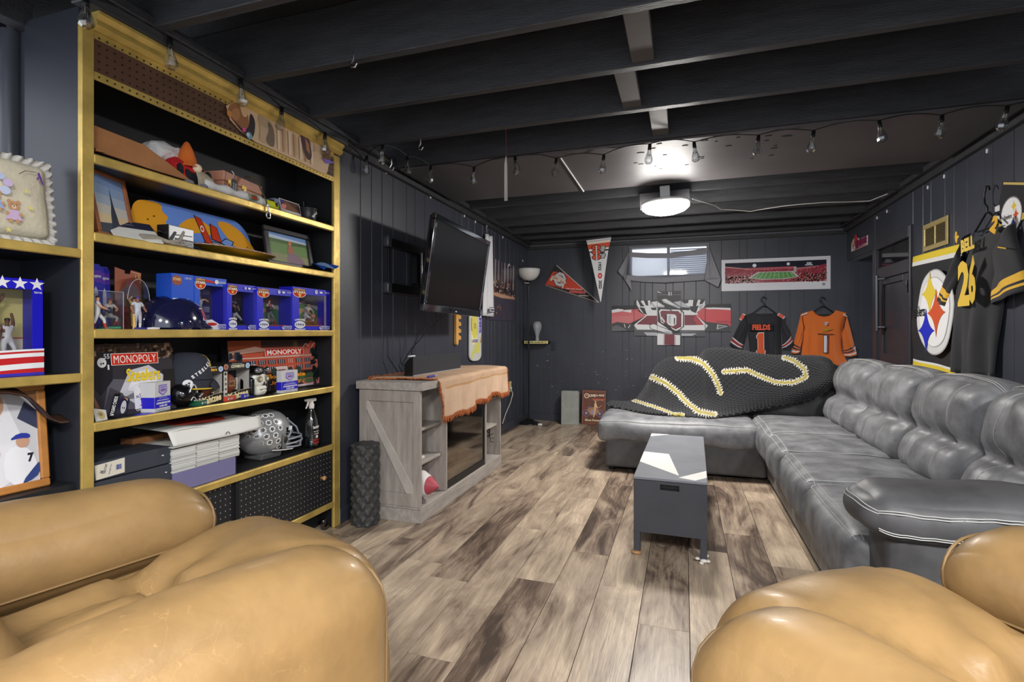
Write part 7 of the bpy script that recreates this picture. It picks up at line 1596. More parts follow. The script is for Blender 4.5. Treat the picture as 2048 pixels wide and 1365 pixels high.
# five-panel canvas: the picture runs on over five boards
o = (0, 0, 0); F = bw_(1210, 570, 7.585, o)
W_, K_, G_, RD, DR, SI = (226, 226, 228), (38, 38, 42), (104, 104, 108), (196, 84, 88), (122, 50, 60), (180, 182, 188)
shapes = [(K_, [(0, 0), (2048, 0), (2048, 1000), (0, 1000)]),
 (G_, [(100, 600), (1920, 600), (1920, 800), (100, 800)]),
 ((206, 104, 108), [(100, 400), (450, 370), (620, 470), (400, 580), (100, 640)]), ((206, 120, 122), [(100, 480), (440, 470), (400, 580), (100, 600)]), (W_, [(100, 385), (200, 365), (280, 375), (280, 400), (110, 428)]), (W_, [(280, 385), (405, 380), (400, 425), (280, 405)]), (RD, [(405, 375), (520, 370), (520, 390), (405, 400)]),
 ((206, 78, 84), [(1380, 380), (1520, 350), (1920, 380), (1920, 630), (1760, 590), (1520, 560), (1380, 470)]), (W_, [(1500, 350), (1650, 345), (1900, 352), (1905, 385), (1700, 372), (1560, 372)]), ((170, 66, 76), [(1680, 545), (1905, 555), (1905, 580), (1690, 570)]),
 ((66, 66, 70), [(110, 590), (190, 565), (440, 600), (440, 710), (105, 705)]), (G_, [(105, 640), (180, 610), (350, 690), (105, 705)]), (W_, [(290, 595), (300, 595), (315, 650), (305, 650)]), (W_, [(380, 605), (390, 607), (360, 660), (350, 658)]),
 ((66, 66, 70), [(1500, 560), (1860, 600), (1900, 640), (1900, 710), (1500, 710)]), (SI, [(1700, 600), (1870, 630), (1690, 680)]), (G_, [(1716, 615), (1830, 633), (1716, 660)]),
 (W_, [(480, 240), (800, 240), (800, 420), (620, 470), (540, 400), (480, 300)]), (K_, [(500, 240), (560, 240), (600, 330), (540, 330)]), (K_, [(590, 240), (650, 240), (660, 320), (620, 310)]), (K_, [(690, 240), (800, 240), (790, 260), (700, 280), (690, 330)]), (K_, [(520, 340), (600, 350), (640, 460), (590, 440)]), (W_, [(540, 250), (575, 245), (600, 310), (585, 312)]),
 (W_, [(1160, 235), (1530, 228), (1530, 300), (1400, 460), (1250, 400)]), (K_, [(1160, 230), (1270, 230), (1260, 280), (1180, 290)]), (K_, [(1340, 228), (1410, 228), (1380, 330), (1330, 320)]), (K_, [(1450, 228), (1520, 228), (1480, 290), (1430, 300)]), (K_, [(1260, 330), (1420, 320), (1380, 430), (1300, 400)]), (SI, [(1420, 320), (1500, 300), (1440, 400)]), (RD, [(1390, 420), (1500, 340), (1520, 450), (1430, 470)]),
 (W_, [(440, 610), (680, 420), (1290, 380), (1560, 620), (1510, 690), (490, 680)]), (DR, [(480, 600), (640, 470), (790, 470), (790, 610)]), (DR, [(1205, 460), (1380, 460), (1500, 610), (1205, 615)]), ((176, 60, 70), [(1380, 460), (1500, 610), (1400, 612), (1340, 520)]),
 (K_, [(800, 365), (830, 340), (1140, 365), (1200, 420), (1200, 640), (1080, 720), (1000, 700), (800, 560)]), (W_, [(820, 400), (850, 370), (1130, 380), (1185, 430), (1180, 640), (1080, 705), (850, 570)]), (DR, [(840, 410), (870, 392), (1110, 400), (1160, 450), (1150, 640), (1070, 680), (860, 560)]),
 (K_, [(690, 350), (780, 345), (780, 385), (720, 385)]), (K_, [(1160, 345), (1280, 345), (1280, 390), (1200, 385)]),
 (K_, [(810, 345), (1150, 340), (1150, 370), (1000, 380), (1060, 450), (980, 380), (830, 370)]), (SI, [(705, 260), (790, 248), (900, 320), (905, 345), (740, 340), (700, 290)]), (W_, [(715, 265), (785, 255), (880, 322), (760, 325)]),
 (K_, [(850, 215), (930, 205), (1170, 350), (1160, 370), (1080, 360), (860, 260)]), (SI, [(860, 225), (925, 213), (1150, 345), (1130, 362), (890, 270)]), (W_, [(870, 228), (920, 222), (1060, 310), (1000, 300)]), (SI, [(1040, 265), (1150, 245), (1300, 350), (1160, 340)]),
 (W_, [(930, 445), (1060, 450), (1085, 480), (1080, 600), (1030, 630), (960, 610), (920, 520)]), (SI, [(960, 470), (1000, 460), (1000, 590), (965, 580)]), (K_, [(918, 440), (940, 450), (940, 560), (915, 520)]), (K_, [(1045, 500), (1065, 510), (1060, 600), (1045, 600)]), (W_, [(840, 490), (860, 485), (915, 560), (895, 570)]),
 (K_, [(880, 580), (960, 600), (1050, 700), (1010, 710)]), (K_, [(670, 610), (740, 590), (1030, 700), (1050, 755), (960, 745), (690, 670)]), (W_, [(680, 615), (740, 597), (1010, 705), (1030, 748), (950, 735), (700, 665)]), (SI, [(880, 690), (1010, 710), (1025, 745), (950, 735)]), (K_, [(1030, 700), (1140, 690), (1130, 750), (1050, 750)]),
 ((84, 84, 88), [(440, 690), (700, 690), (1000, 745), (1510, 695), (1510, 785), (440, 785)]), (SI, [(590, 720), (780, 725), (1000, 750), (980, 775), (640, 772)]), (SI, [(1150, 740), (1390, 738), (1320, 775), (1150, 775)]),
 (W_, [(780, 745), (1140, 765), (1140, 920), (780, 915)]), (DR, [(905, 745), (1055, 760), (1055, 915), (900, 910)]), ((190, 190, 194), [(890, 745), (905, 745), (898, 910), (880, 910)]), (SI, [(1058, 770), (1075, 772), (1075, 915), (1058, 915)])]
k3 = [(K_, [(785, 90), (1165, 90), (1165, 200), (785, 230)]), (W_, [(800, 100), (870, 130), (800, 118)]), (G_, [(805, 148), (1150, 145), (1150, 155), (805, 158)]), (W_, [(965, 110), (980, 110), (980, 165), (965, 165)]), (W_, [(1000, 110), (1010, 110), (1010, 165), (1000, 165)])]
PN = ((105, 320, 440, 705, 'leftmost'), (445, 238, 790, 775, 'second from left'), (795, 102, 1150, 915, 'tall middle'), (1158, 228, 1515, 785, 'second from right'), (1525, 296, 1908, 711, 'rightmost'))
for i, (a, b_, c, d_, lb) in enumerate(PN):
    (x0, z1), (x1, z0) = F(a, b_), F(c, d_)
    t = thing('canvas_panel', f'{lb} panel of the five-panel red and grey football glove canvas', 'canvas', (x0, YW, z0), 0, 'five-panel glove canvas')
    MB().box(0, x1-x0, -.018, -.0, 0, z1-z0).build('canvas', mat('canvas_edge', (50, 50, 54), r=.8), t)
    A = Art(y=-.0183, step=.00008)
    sh = shapes[:1]+k3+shapes[1:] if i == 2 else shapes
    for c_, pl in sh:
        q = clip([F(*p) for p in pl], x0, x1, z0, z1)
        if len(q) > 2: A.poly([(x-x0, z-z0) for x, z in q], c_)
    A.build(t, 'picture')
# stadium panorama
(x0, z1), (x1, z0) = (onY(1443, 519, YW).x, 1.913), (onY(1661, 513, YW).x, 1.562)
t = thing('stadium_poster', 'white-bordered panoramic poster of a red-filled football stadium at night', 'poster', (x0, YW, z0), 0, rot=(0, -.0, 0))
W2, H2 = x1-x0, z1-z0; MB().box(0, W2, -.003, 0, 0, H2).build('sheet', solid('poster_white', (222, 222, 228), r=.4), t)
A = Art(y=-.0034, step=.00015); a, c, b_, d_ = W2*.035, W2*.965, H2*.24, H2*.89; iw, ih = c-a, d_-b_
A.rect(a, c, b_, d_, (34, 34, 48)); P = lambda s, q: (a+iw*s, b_+ih*q)
RS = (150, 54, 66); A.poly([P(0, 0), P(1, 0), P(1, .82), P(.93, .74), P(.72, .66), P(.70, .72), P(.2, .70), P(0, .84)], RS); A.poly([P(.2, .62), P(.70, .64), P(.70, .74), P(.2, .72)], (190, 96, 104)); A.poly([P(.0, .78), P(.24, .66), P(.24, .69), P(.0, .84)], (206, 150, 150)); A.poly([P(.71, .55), P(.93, .70), P(.93, .74), P(.71, .66)], (196, 110, 116)); A.rect(*[a+iw*.69, a+iw*.715], b_+ih*.46, b_+ih*.72, (196, 190, 196))
q = random.Random(17); A.specks(520, a, c, b_+ih*.02, b_+ih*.66, [(176, 84, 92), (120, 40, 50), (206, 130, 134), (150, 60, 70), (96, 36, 44), (196, 170, 170)], .002, .006, q)
A.specks(260, a, a+iw*.3, b_, b_+ih*.34, [(60, 36, 40), (40, 30, 36), (196, 60, 60), (150, 110, 100), (206, 190, 180)], .003, .008, q); A.specks(260, a+iw*.68, c, b_, b_+ih*.40, [(60, 36, 40), (40, 30, 36), (196, 60, 60), (150, 110, 100), (206, 190, 180)], .003, .008, q)
A.poly([P(.24, .24), P(.33, .52), P(.68, .52), P(.74, .24), P(.6, .14), P(.38, .14)], (206, 190, 196)); A.poly([P(.265, .24), P(.345, .49), P(.665, .49), P(.715, .24), P(.58, .17), P(.4, .17)], (96, 150, 84))
for i in range(9): s_ = i/8; A.line([P(lerp(.355, .655, s_), .485), P(lerp(.30, .69, s_), .21)], .0035, (196, 222, 186), up=(i == 0))
A.poly([P(.45, .36), P(.52, .40), P(.58, .36), P(.52, .31)], (120, 170, 104))
A.line([P(.27, .66), P(.275, .30)], .003, (160, 140, 144)); A.circ(*P(.3, .84), .020, (232, 238, 250)); A.circ(*P(.635, .86), .016, (236, 240, 250)); A.text('OHIO', *P(.835, .86), iw*.05, ih*.10, (236, 238, 244), bold=.05); A.rect(a+iw*.795, a+iw*.87, b_+ih*.76, b_+ih*.80, (220, 224, 236))
A.circ(W2*.94, H2*.145, .013, (70, 66, 72)); A.circ(W2*.94, H2*.145, .007, (200, 200, 206)); A.line([(W2*.32, H2*.15), (W2*.66, H2*.15)], .002, (200, 200, 206)); A.build(t, 'photo', PRINTG)
# pennants
def pennant(name, label, o, tri, drawf, F, depth=.004):
    t = thing(name, label, 'pennant', o); b = MB(); pl = [F(*p) for p in tri]
    ar = sum(pl[i][0]*pl[(i+1) % 3][1]-pl[(i+1) % 3][0]*pl[i][1] for i in range(3))
    b.prism(pl if ar > 0 else pl[::-1], -depth, 0); b.build('felt', mat('charcoal_felt', (50, 50, 52), r=.9), t); A = Art(y=-depth-.0004, step=.0002); drawf(A, F); A.build(t, 'print', CLOTHPRINT); return t
def d1_(A, F):
    RO = (206, 76, 58); A.poly([F(250, 720), F(460, 725), F(880, 1080), F(560, 1075), F(105, 970)], RO); A.line([F(320, 592), F(1150, 1320)], .008, (206, 204, 200)); A.line([F(108, 985), F(1150, 1322)], .006, (196, 176, 160))
    for r_, c in ((1.0, (40, 34, 40)), (.9, (206, 204, 210)), (.52, (40, 34, 40)), (.42, RO)): A.poly([(F(390, 870)[0]+.088*r_*1.0*math.cos(-.75+k*PI/4)*(1), F(390, 870)[1]+.088*r_*1.15*math.sin(-.75+k*PI/4)) for k in range(8)], c)
    A.poly([F(195, 880), F(240, 800), F(400, 800), F(490, 890), F(515, 945), F(480, 960), F(450, 1050), F(430, 1045), F(430, 940), F(350, 920), F(250, 870), F(215, 905)], (220, 206, 190)); A.text('Ohio', *F(300, 840), .07, .03, (176, 80, 70), rot=-.25); A.text('State', *F(440, 920), .06, .03, (176, 80, 70), rot=-.6)
    A.text('THE OHIO STATE', *F(660, 1058), .20, .013, (226, 214, 206), rot=-.10, bold=.04); A.poly([F(590, 1082), F(900, 1100), F(880, 1150), F(570, 1130)], (206, 120, 112)); A.text('BUCKEYES', *F(735, 1118), .17, .026, (196, 60, 60), rot=-.08, bold=.05); A.text('UNIVERSITY', *F(865, 1188), .13, .013, (226, 214, 206), rot=-.10, bold=.04)
o = onY(1180, 600, YW); pennant('felt_pennant', 'red and charcoal felt pennant tilted downward on the back wall beside the lamp', (o.x, YW, o.z), [(300, 570), (90, 985), (1155, 1322)], d1_, bw_(1080, 470, 9.75, (o.x, 0, o.z)))
def d2_(A, F):
    A.poly([F(905, 110), F(1390, 50), F(1385, 80), F(910, 145)], (206, 206, 210)); A.poly([F(915, 150), F(1385, 85), F(1372, 140), F(925, 195)], (222, 214, 200)); A.poly([F(925, 195), F(1372, 140), F(1350, 230), F(945, 280)], (206, 84, 56)); A.poly([F(950, 285), F(1345, 238), F(1340, 275), F(960, 330)], (228, 222, 206)); A.poly([F(962, 335), F(1340, 280), F(1335, 300), F(966, 348)], (36, 34, 36)); A.poly([F(968, 352), F(1334, 305), F(1190, 1310), F(1180, 1310)], (212, 212, 216))
    for (x, y) in ((1095, 250), (1100, 340), (1105, 440)): A.circ(*F(x, y), .056, (38, 34, 36), .034); A.circ(*F(x, y), .048, (206, 84, 56), .027); A.circ(*F(x, y), .018, (38, 34, 36), .008)
    A.poly([F(1085, 215), F(1112, 215), F(1120, 495), F(1098, 495)], (196, 196, 198)); A.poly([F(1180, 215), F(1260, 205), F(1290, 260), F(1255, 320), F(1290, 400), F(1255, 465), F(1190, 465)], (60, 60, 62)); A.poly([F(1190, 225), F(1255, 215), F(1278, 260), F(1240, 320), F(1276, 400), F(1245, 455), F(1200, 455)], (170, 172, 174)); A.poly([F(1195, 330), F(1260, 330), F(1230, 380), F(1195, 370)], (46, 50, 48))
    A.text('1922', *F(1168, 620), .095, .036, (36, 34, 40), rot=-PI/2, bold=.04); A.text('O', *F(1172, 800), .066, .052, (196, 66, 56), rot=-PI/2, bold=.10); A.text('2022', *F(1180, 972), .095, .036, (36, 34, 40), rot=-PI/2, bold=.04)
YP = 5.90; o = onY(1199, 604, YP); pennant('felt_pennant', 'white and orange anniversary pennant pointing straight down from the last joist', (o.x, YP, o.z), [(905, 70), (1395, 15), (1187, 1312)], d2_, bw_(1080, 470, 9.75, (o.x, 0, o.z), YP))
# curtain over the window
o = (onY(1350, 540, YW-.03).x, YW-.03, 1.85); F = bw_(1200, 450, 3.657, o, YW-.03)
t = thing('curtain', 'thin grey cloth tacked over the basement window, drooping at both corners', 'curtain', o)
CM = bpy.data.materials.new('thin_grey_cloth'); CM.use_nodes = True; nt = CM.node_tree; bs = nt.nodes['Principled BSDF']; bs.inputs['Base Color'].default_value = S(140, 140, 148); bs.inputs['Roughness'].default_value = .9
tr = nt.nodes.new('ShaderNodeBsdfTranslucent'); tr.inputs[0].default_value = S(196, 198, 206); tp = nt.nodes.new('ShaderNodeBsdfTransparent'); m1 = nt.nodes.new('ShaderNodeMixShader'); m1.inputs[0].default_value = .75; m2 = nt.nodes.new('ShaderNodeMixShader'); m2.inputs[0].default_value = .30
nt.links.new(bs.outputs[0], m1.inputs[1]); nt.links.new(tr.outputs[0], m1.inputs[2]); nt.links.new(m1.outputs[0], m2.inputs[1]); nt.links.new(tp.outputs[0], m2.inputs[2]); nt.links.new(m2.outputs[0], nt.nodes['Material Output'].inputs[0])
top = [F(x, y) for x, y in ((215, 200), (350, 208), (500, 208), (650, 190), (795, 168))]; bot = [F(x, y) for x, y in ((185, 405), (330, 420), (480, 425), (620, 415), (765, 405))]
def poly1(P, u): i = min(len(P)-2, int(u*(len(P)-1))); f_ = u*(len(P)-1)-i; return (lerp(P[i][0], P[i+1][0], f_), lerp(P[i][1], P[i+1][1], f_))
def cf(u, v):
    a, b = poly1(top, u), poly1(bot, u); x, z = lerp(a[0], b[0], v), lerp(a[1], b[1], v)-.02*math.sin(PI*u)*v*0
    return (x, -.012*math.sin(u*PI)*math.sin(v*PI)-.006*math.sin(u*11+v*9)*v, z)
MB().grid(cf, 48, 24).build('cloth', CM, t)
HEM = mat('grey_hem', (146, 146, 152), r=.9, bump=.15, bs=200)
MB().sheet(lambda u, v: (lambda p: (p[0], p[1]-.003, p[2]))(cf(u, .17*v)), 40, 4, .002).build('top_hem', HEM, t); MB().sheet(lambda u, v: (lambda p: (p[0], p[1]-.003, p[2]))(cf(u, .81+.19*v)), 40, 4, .002).build('bottom_hem', HEM, t)
L_ = [F(*p) for p in ((215, 200), (130, 340), (185, 405), (232, 482))]; R_ = [F(*p) for p in ((795, 168), (885, 395), (862, 458), (762, 405))]
MB().sheet(lambda u, v: (lerp(lerp(L_[0][0], L_[1][0], v), lerp(F(218, 205)[0], L_[2][0], v), u), -.02-.014*math.sin(u*8), lerp(lerp(L_[0][1], L_[1][1], v), lerp(F(218, 205)[1], L_[2][1], v), u)), 10, 10, .002).prism([L_[2], L_[3], F(225, 400)], -.03, -.024).build('left_fold', HEM, t)
MB().sheet(lambda u, v: (lerp(lerp(R_[0][0]-.002, R_[3][0], v), lerp(R_[0][0], R_[1][0], v), u), -.02-.012*math.sin(u*9), lerp(lerp(R_[0][1], R_[3][1], v), lerp(R_[0][1], R_[1][1], v), u)), 10, 12, .002).prism([R_[3], R_[2], R_[1]], -.03, -.024).build('right_fold', HEM, t)
# jerseys
MESH = mat('jersey_mesh', r=.75, vc=True, bump=.15, bs=350, sheen=.2)
def jersey(name, label, o, rz, body, necks, sleeves, colf, scol, group=None, bulge=.05, folds=1.):
    """body: rows of (xl, xr, z) from shoulder line down; necks: (x0, x1, drop)"""
    t = thing(name, label, 'jersey', o, rz, group)
    zs = [r_[2] for r_ in body]
    def bf(u, v):
        i = min(len(body)-2, int(v*(len(body)-1))); f_ = v*(len(body)-1)-i
        xl, xr, z = (lerp(body[i][k], body[i+1][k], f_) for k in range(3)); x = lerp(xl, xr, u)
        if v < .5:
            zt_ = necks[2]*max(0, 1-((x-necks[0])/(necks[1]))**2)**.6 if abs(x-necks[0]) < necks[1] else -max(0, abs(x-necks[0])-necks[1])*necks[3]
            z += ((-zt_) if abs(x-necks[0]) < necks[1] else zt_)*(1-v*2)**2
        y = -.012-bulge*(math.sin(PI*min(1, max(0, u)))**.6)*(.5+.5*min(1, v*2.5))-folds*.012*math.sin(u*17+v*2.5)*v-folds*.006*math.sin(u*31-v*4)*v
        return (x, y, z)
    B = MB(); B.sheet(bf, 40, 36, .004, colf); B.build('body', MESH, t)
    for k, (p0, p1, p2, p3) in enumerate(sleeves):   # shoulder-top, cuff-outer, cuff-inner, armpit
        def sf(u, v, p0=p0, p1=p1, p2=p2, p3=p3):
            a = (lerp(p0[0], p1[0], v), lerp(p0[1], p1[1], v)); b = (lerp(p3[0], p2[0], v), lerp(p3[1], p2[1], v))
            return (lerp(a[0], b[0], u), -.016-bulge*.8*math.sin(PI*u)**.6-.006*math.sin(u*13+v*5), lerp(a[1], b[1], u)+.012*math.sin(PI*u)*v*-1)
        B = MB(); B.sheet(sf, 14, 24, .004, lambda u, v, k=k: scol(k, u, v)); B.build('sleeve', MESH, t)
    return t, bf
def hanger(t, x, z, hook, wd=.2):
    B = MB(); B.tube([(x-wd, -.03, z-.085), (x-.02, -.03, z-.005), (x, -.03, z), (x+.02, -.03, z-.005), (x+wd, -.03, z-.085)], .006, 6).tube([(x, -.03, z), (x, -.03, z+.03), (x-.028, -.03, z+.055), (x-.032, -.03, z+hook*.7), (x-.01, -.03, z+hook), (x+.014, -.03, z+hook-.01), (x+.022, -.03, z+hook-.03)], .005, 6); B.tube([(x-wd*.8, -.03, z-.09), (x+wd*.8, -.03, z-.09)], .004, 6); B.build('hanger', mat('hanger_black', (20, 20, 22), r=.35), t)
BK = (34, 35, 42)
o = (onY(1525, 650, YW).x, YW, 1.0); F = bw_(1440, 580, 7.314, o)
def row(F, y, xl, xr): a, b = F(xl, y), F(xr, y); return (a[0], b[0], (a[1]+b[1])/2)
body = [row(F, 330, 350, 920), row(F, 480, 372, 905), row(F, 620, 400, 890), row(F, 760, 415, 885), row(F, 900, 428, 890), row(F, 1050, 430, 900), row(F, 1180, 425, 905)]
nk = (F(632, 330)[0], F(780, 300)[0]-F(632, 300)[0], .035, .42)
def sc1(k, u, v): return (214, 210, 212) if (.74 < v < .78 or .87 < v < .91) else ((150, 40, 54) if .78 <= v <= .87 else BK)
t, bf = jersey('football_jersey', 'black football jersey with orange number one and name on its back', o, 0, body, nk, [(F(345, 365), F(135, 800), F(325, 890), F(400, 560)), (F(905, 365), F(1085, 770), F(905, 880), F(885, 600))], lambda u, v: BK, sc1, 'jerseys on the back wall')
hanger(t, F(640, 240)[0], F(640, 238)[1], .10, .12)
A = Art(y=-.078, step=.0008); A.rect(*[F(415, 0)[0], F(760, 0)[0]], F(0, 600)[1], F(0, 505)[1], (24, 24, 28)); A.text('FIELDS', *F(590, 550), F(720, 0)[0]-F(460, 0)[0], F(0, 510)[1]-F(0, 590)[1], (226, 92, 62), bold=.05)
one = [(515, 675), (545, 625), (628, 622), (632, 880), (652, 882), (648, 948), (512, 948), (514, 884), (536, 880), (534, 712), (518, 712)]
A.poly([F(*p) for p in one], (222, 206, 200)); A.poly([F(580+(x-580)*.84, 785+(y-785)*.94) for x, y in one], (214, 92, 54)); A.build(t, 'lettering', CLOTHPRINT)
A = Art(y=-.058, step=.0008)
for (x, y, r_) in ((318, 400, -.55), (880, 385, .95)): A.text('1', *F(x, y), .028, .058, (226, 90, 70), rot=r_, bold=.05, outline=(226, 214, 210))
A.build(t, 'shoulder_numbers', CLOTHPRINT)
OG = (220, 112, 40)
o = (onY(1643, 650, YW).x, YW, 1.0); F = bw_(1440, 580, 7.314, o)
body = [row(F, 300, 1185, 1840), row(F, 450, 1205, 1815), row(F, 600, 1215, 1790), row(F, 760, 1205, 1775), row(F, 900, 1190, 1785), row(F, 1050, 1165, 1850), row(F, 1180, 1160, 1860)]
nk = (F(1510, 300)[0], F(1670, 300)[0]-F(1510, 300)[0], .07, .30)
def sc2(k, u, v):
    for a in (.74, .82, .90):
        if a < v < a+.018 or a+.036 < v < a+.052: return (226, 226, 230)
        if a+.018 <= v <= a+.036: return (44, 50, 78)
    return OG
t, bf = jersey('football_jersey', 'orange football jersey facing out, right of the black one on the back wall', o, 0, body, nk, [(F(1180, 350), F(1038, 930), F(1165, 905), F(1212, 640)), (F(1845, 370), F(2000, 945), F(1800, 970), F(1770, 640))], lambda u, v: OG, sc2, 'jerseys on the back wall')
hanger(t, F(1495, 240)[0], F(1495, 245)[1], .10, .12)
A = Art(y=-.080, step=.0008); gold = (176, 140, 44)
A.poly([F(1470, 545), F(1630, 575), F(1470, 618)], gold); A.poly([F(1490, 556), F(1580, 575), F(1486, 590)], (216, 120, 50)); A.line([F(1400, 646), F(1640, 652)], .008, (70, 52, 36)); A.poly([F(1482, 660), F(1555, 660), F(1548, 922), F(1482, 922)], (40, 44, 70)); A.poly([F(1490, 670), F(1535, 670), F(1530, 914), F(1490, 914)], (222, 220, 224)); A.poly([F(1535, 720), F(1550, 720), F(1545, 916), F(1532, 916)], (150, 80, 130))
A.poly([F(1495, 478), F(1545, 474), F(1542, 505), F(1520, 522), F(1497, 508)], (220, 222, 230)); A.text('NFL', *F(1520, 495), .03, .018, (60, 80, 150)); A.build(t, 'print', CLOTHPRINT)
A = Art(y=-.046, step=.0008); A.poly([F(1165, 375), F(1260, 330), F(1268, 350), F(1170, 382)], (226, 226, 230)); A.poly([F(1785, 352), F(1845, 390), F(1840, 398), F(1786, 372)], (226, 226, 230)); A.text('GSH', *F(1905, 862), .07, .05, (226, 226, 230), bold=.06, rot=.06); A.build(t, 'trim_print', CLOTHPRINT)
MB().tube([bf(i/40, 0.0)[:1]+(bf(i/40, 0)[1]-.004, bf(i/40, 0)[2]) for i in range(11, 29)], .004, 5).build('collar_band', mat('orange_collar', (206, 100, 34), r=.7), t)
# ------------------------------------------------------------------ right wall
XW = XR-.002
p0, p1 = onX(1848, 452, XW), onX(1898, 500, XW)
VZ1, VZ0 = onX(1848, 452, XW).z, onX(1848, 505, XW).z; VY1, VY0 = p0.y, onX(1898, 440, XW).y
t = thing('wall_vent', 'brass return-air vent grille high on the right wall', 'vent', (XW, VY1, VZ0), -PI/2); W2, H2 = VY1-VY0, VZ1-VZ0
BRS = mat('brass_paint', (190, 172, 118), r=.38, m=.4)
b = MB(); f_ = .032; b.box(0, W2, -.008, 0, 0, f_).box(0, W2, -.008, 0, H2-f_, H2).box(0, f_, -.008, 0, f_, H2-f_).box(W2-f_, W2, -.008, 0, f_, H2-f_).box(W2/2-.008, W2/2+.008, -.008, 0, f_, H2-f_); b.build('frame', BRS, t, bevel=.002); MB().box(f_, W2-f_, -.001, .0, f_, H2-f_).build('dark_back', GAPM, t)
n = 12; me_ = None
for k in range(2):
    x0 = f_+.001 if k == 0 else W2/2+.009; ww = W2/2-f_-.010
    for i in range(n):
        if me_ is None: o_ = MB().box(0, ww, -.0042, .0042, -.0007, .0007).build('louvre', BRS, t); me_ = o_.data
        else: o_ = bpy.data.objects.new('louvre', me_); COL.objects.link(o_); o_.parent = t
        o_.location = (x0, -.005, f_+.006+(H2-2*f_-.010)*i/(n-1)); o_.rotation_euler = (.6, 0, 0)
# flag
XF = 1.612; o = (XF, onX(1829, 515, XF).y, 1.25); F = rw_(1640, 250, 2.576, o, XF)
t = thing('wall_flag', 'black yellow and white banner with a white roundel of three stars, right wall', 'flag', o, -PI/2)
TL_, TR_, BL_, BR_ = F(485, 680), F(735, 612), F(480, 1245), F(735, 1310)
def ff(u, v): a = (lerp(TL_[0], TR_[0], u), lerp(TL_[1], TR_[1]-.0, u)); b = (lerp(BL_[0], BR_[0], u), lerp(BL_[1], BR_[1], u)); return (lerp(a[0], b[0], v), -.006-.010*math.sin(u*9)*v-.006*math.sin(v*12+u*3), lerp(a[1], b[1], v))
def fcol(u, v): return (226, 200, 60) if v < .055 or v > .955 else ((224, 224, 222) if v < .09 or v > .925 else (44, 45, 48))
B = MB(); B.sheet(ff, 40, 56, .0015, fcol); B.build('cloth', mat('flag_nylon', r=.6, vc=True, bump=.1, bs=60), t)
def fwrap(x, z, y): return (x, y-.032, z)
A = Art(y=-.006, step=.0012, wrap=fwrap); rc = F(625, 965); rr_ = abs(F(625, 745)[1]-F(625, 1190)[1])/2
def blob(s_, c): A.poly([(rc[0]+rr_*s_*.98*(1+.05*math.sin(4*a))*math.cos(a)*.96, rc[1]+rr_*s_*math.sin(a)) for a in [2*PI*i/40 for i in range(40)]], c)
blob(1.0, (170, 170, 172)); blob(.97, (214, 214, 214)); blob(.82, (176, 176, 178)); blob(.80, (232, 232, 232))
def st(x, y, r_, c): A.poly(hypo(*F(x, y), r_, .36), c)
st(605, 868, .125, (222, 196, 64)); st(640, 968, .13, (206, 84, 44)); st(587, 1060, .125, (30, 40, 186)); A.text('Steelers', F(548, 960)[0]-.02, F(548, 960)[1], .24, .075, (16, 16, 18), bold=.02); A.build(t, 'emblem', CLOTHPRINT)
# jersey on the right wall
XJ = 1.585; o = (XR-.004, onX(1965, 600, XJ).y, 1.25); F = rw_(1640, 250, 2.576, o, XJ)
KB = (30, 30, 33); YG = (226, 176, 48)
def row2(F, xl, yl, xr, yr): a, b = F(xl, yl), F(xr, yr); return (a[0], b[0], (a[1]+b[1])/2)
body = [row2(F, 770, 560, 985, 500), row2(F, 735, 700, 930, 690), row2(F, 700, 830, 915, 830), row2(F, 680, 960, 905, 990), row2(F, 668, 1120, 885, 1150), row2(F, 660, 1262, 880, 1300)]
nk = (F(845, 500)[0], .12, .035, .35)
def sc3(k, u, v):
    if .70 < v < .93: return KB if (.745 < v < .757 or .775 < v < .79 or .85 < v < .863 or .88 < v < .895) else YG
    return KB
t, bf = jersey('football_jersey', 'black and gold football jersey on a hanger on the right wall', o, -PI/2, body, nk, [(F(752, 560), F(618, 885), F(668, 935), F(735, 730)), (F(975, 500), F(1050, 850), F(870, 930), F(900, 760))], lambda u, v: KB, sc3, None, .07, 1.2)
hanger(t, F(850, 455)[0], F(850, 452)[1], .15, .13)
A = Art(y=-.105, step=.001); A.text('BELL', *F(832, 612), F(868, 0)[0]-F(795, 0)[0], .075, (222, 190, 80), bold=.06, rot=.06); A.text('2', *F(812, 815), F(842, 700)[0]-F(778, 700)[0], F(805, 690)[1]-F(812, 925)[1], (222, 186, 70), bold=.045); A.text('6', *F(860, 795), F(884, 700)[0]-F(845, 700)[0], F(850, 665)[1]-F(850, 920)[1], (214, 178, 66), bold=.045); A.build(t, 'lettering', CLOTHPRINT)
A = Art(y=-.075, step=.001); A.text('2', *F(940, 510), .06, .09, YG, rot=-.5, bold=.08); A.text('6', *F(742, 578), .05, .085, YG, rot=.5, bold=.08); A.line([F(960, 628), F(1005, 635)], .006, YG); A.build(t, 'shoulder_numbers', CLOTHPRINT)
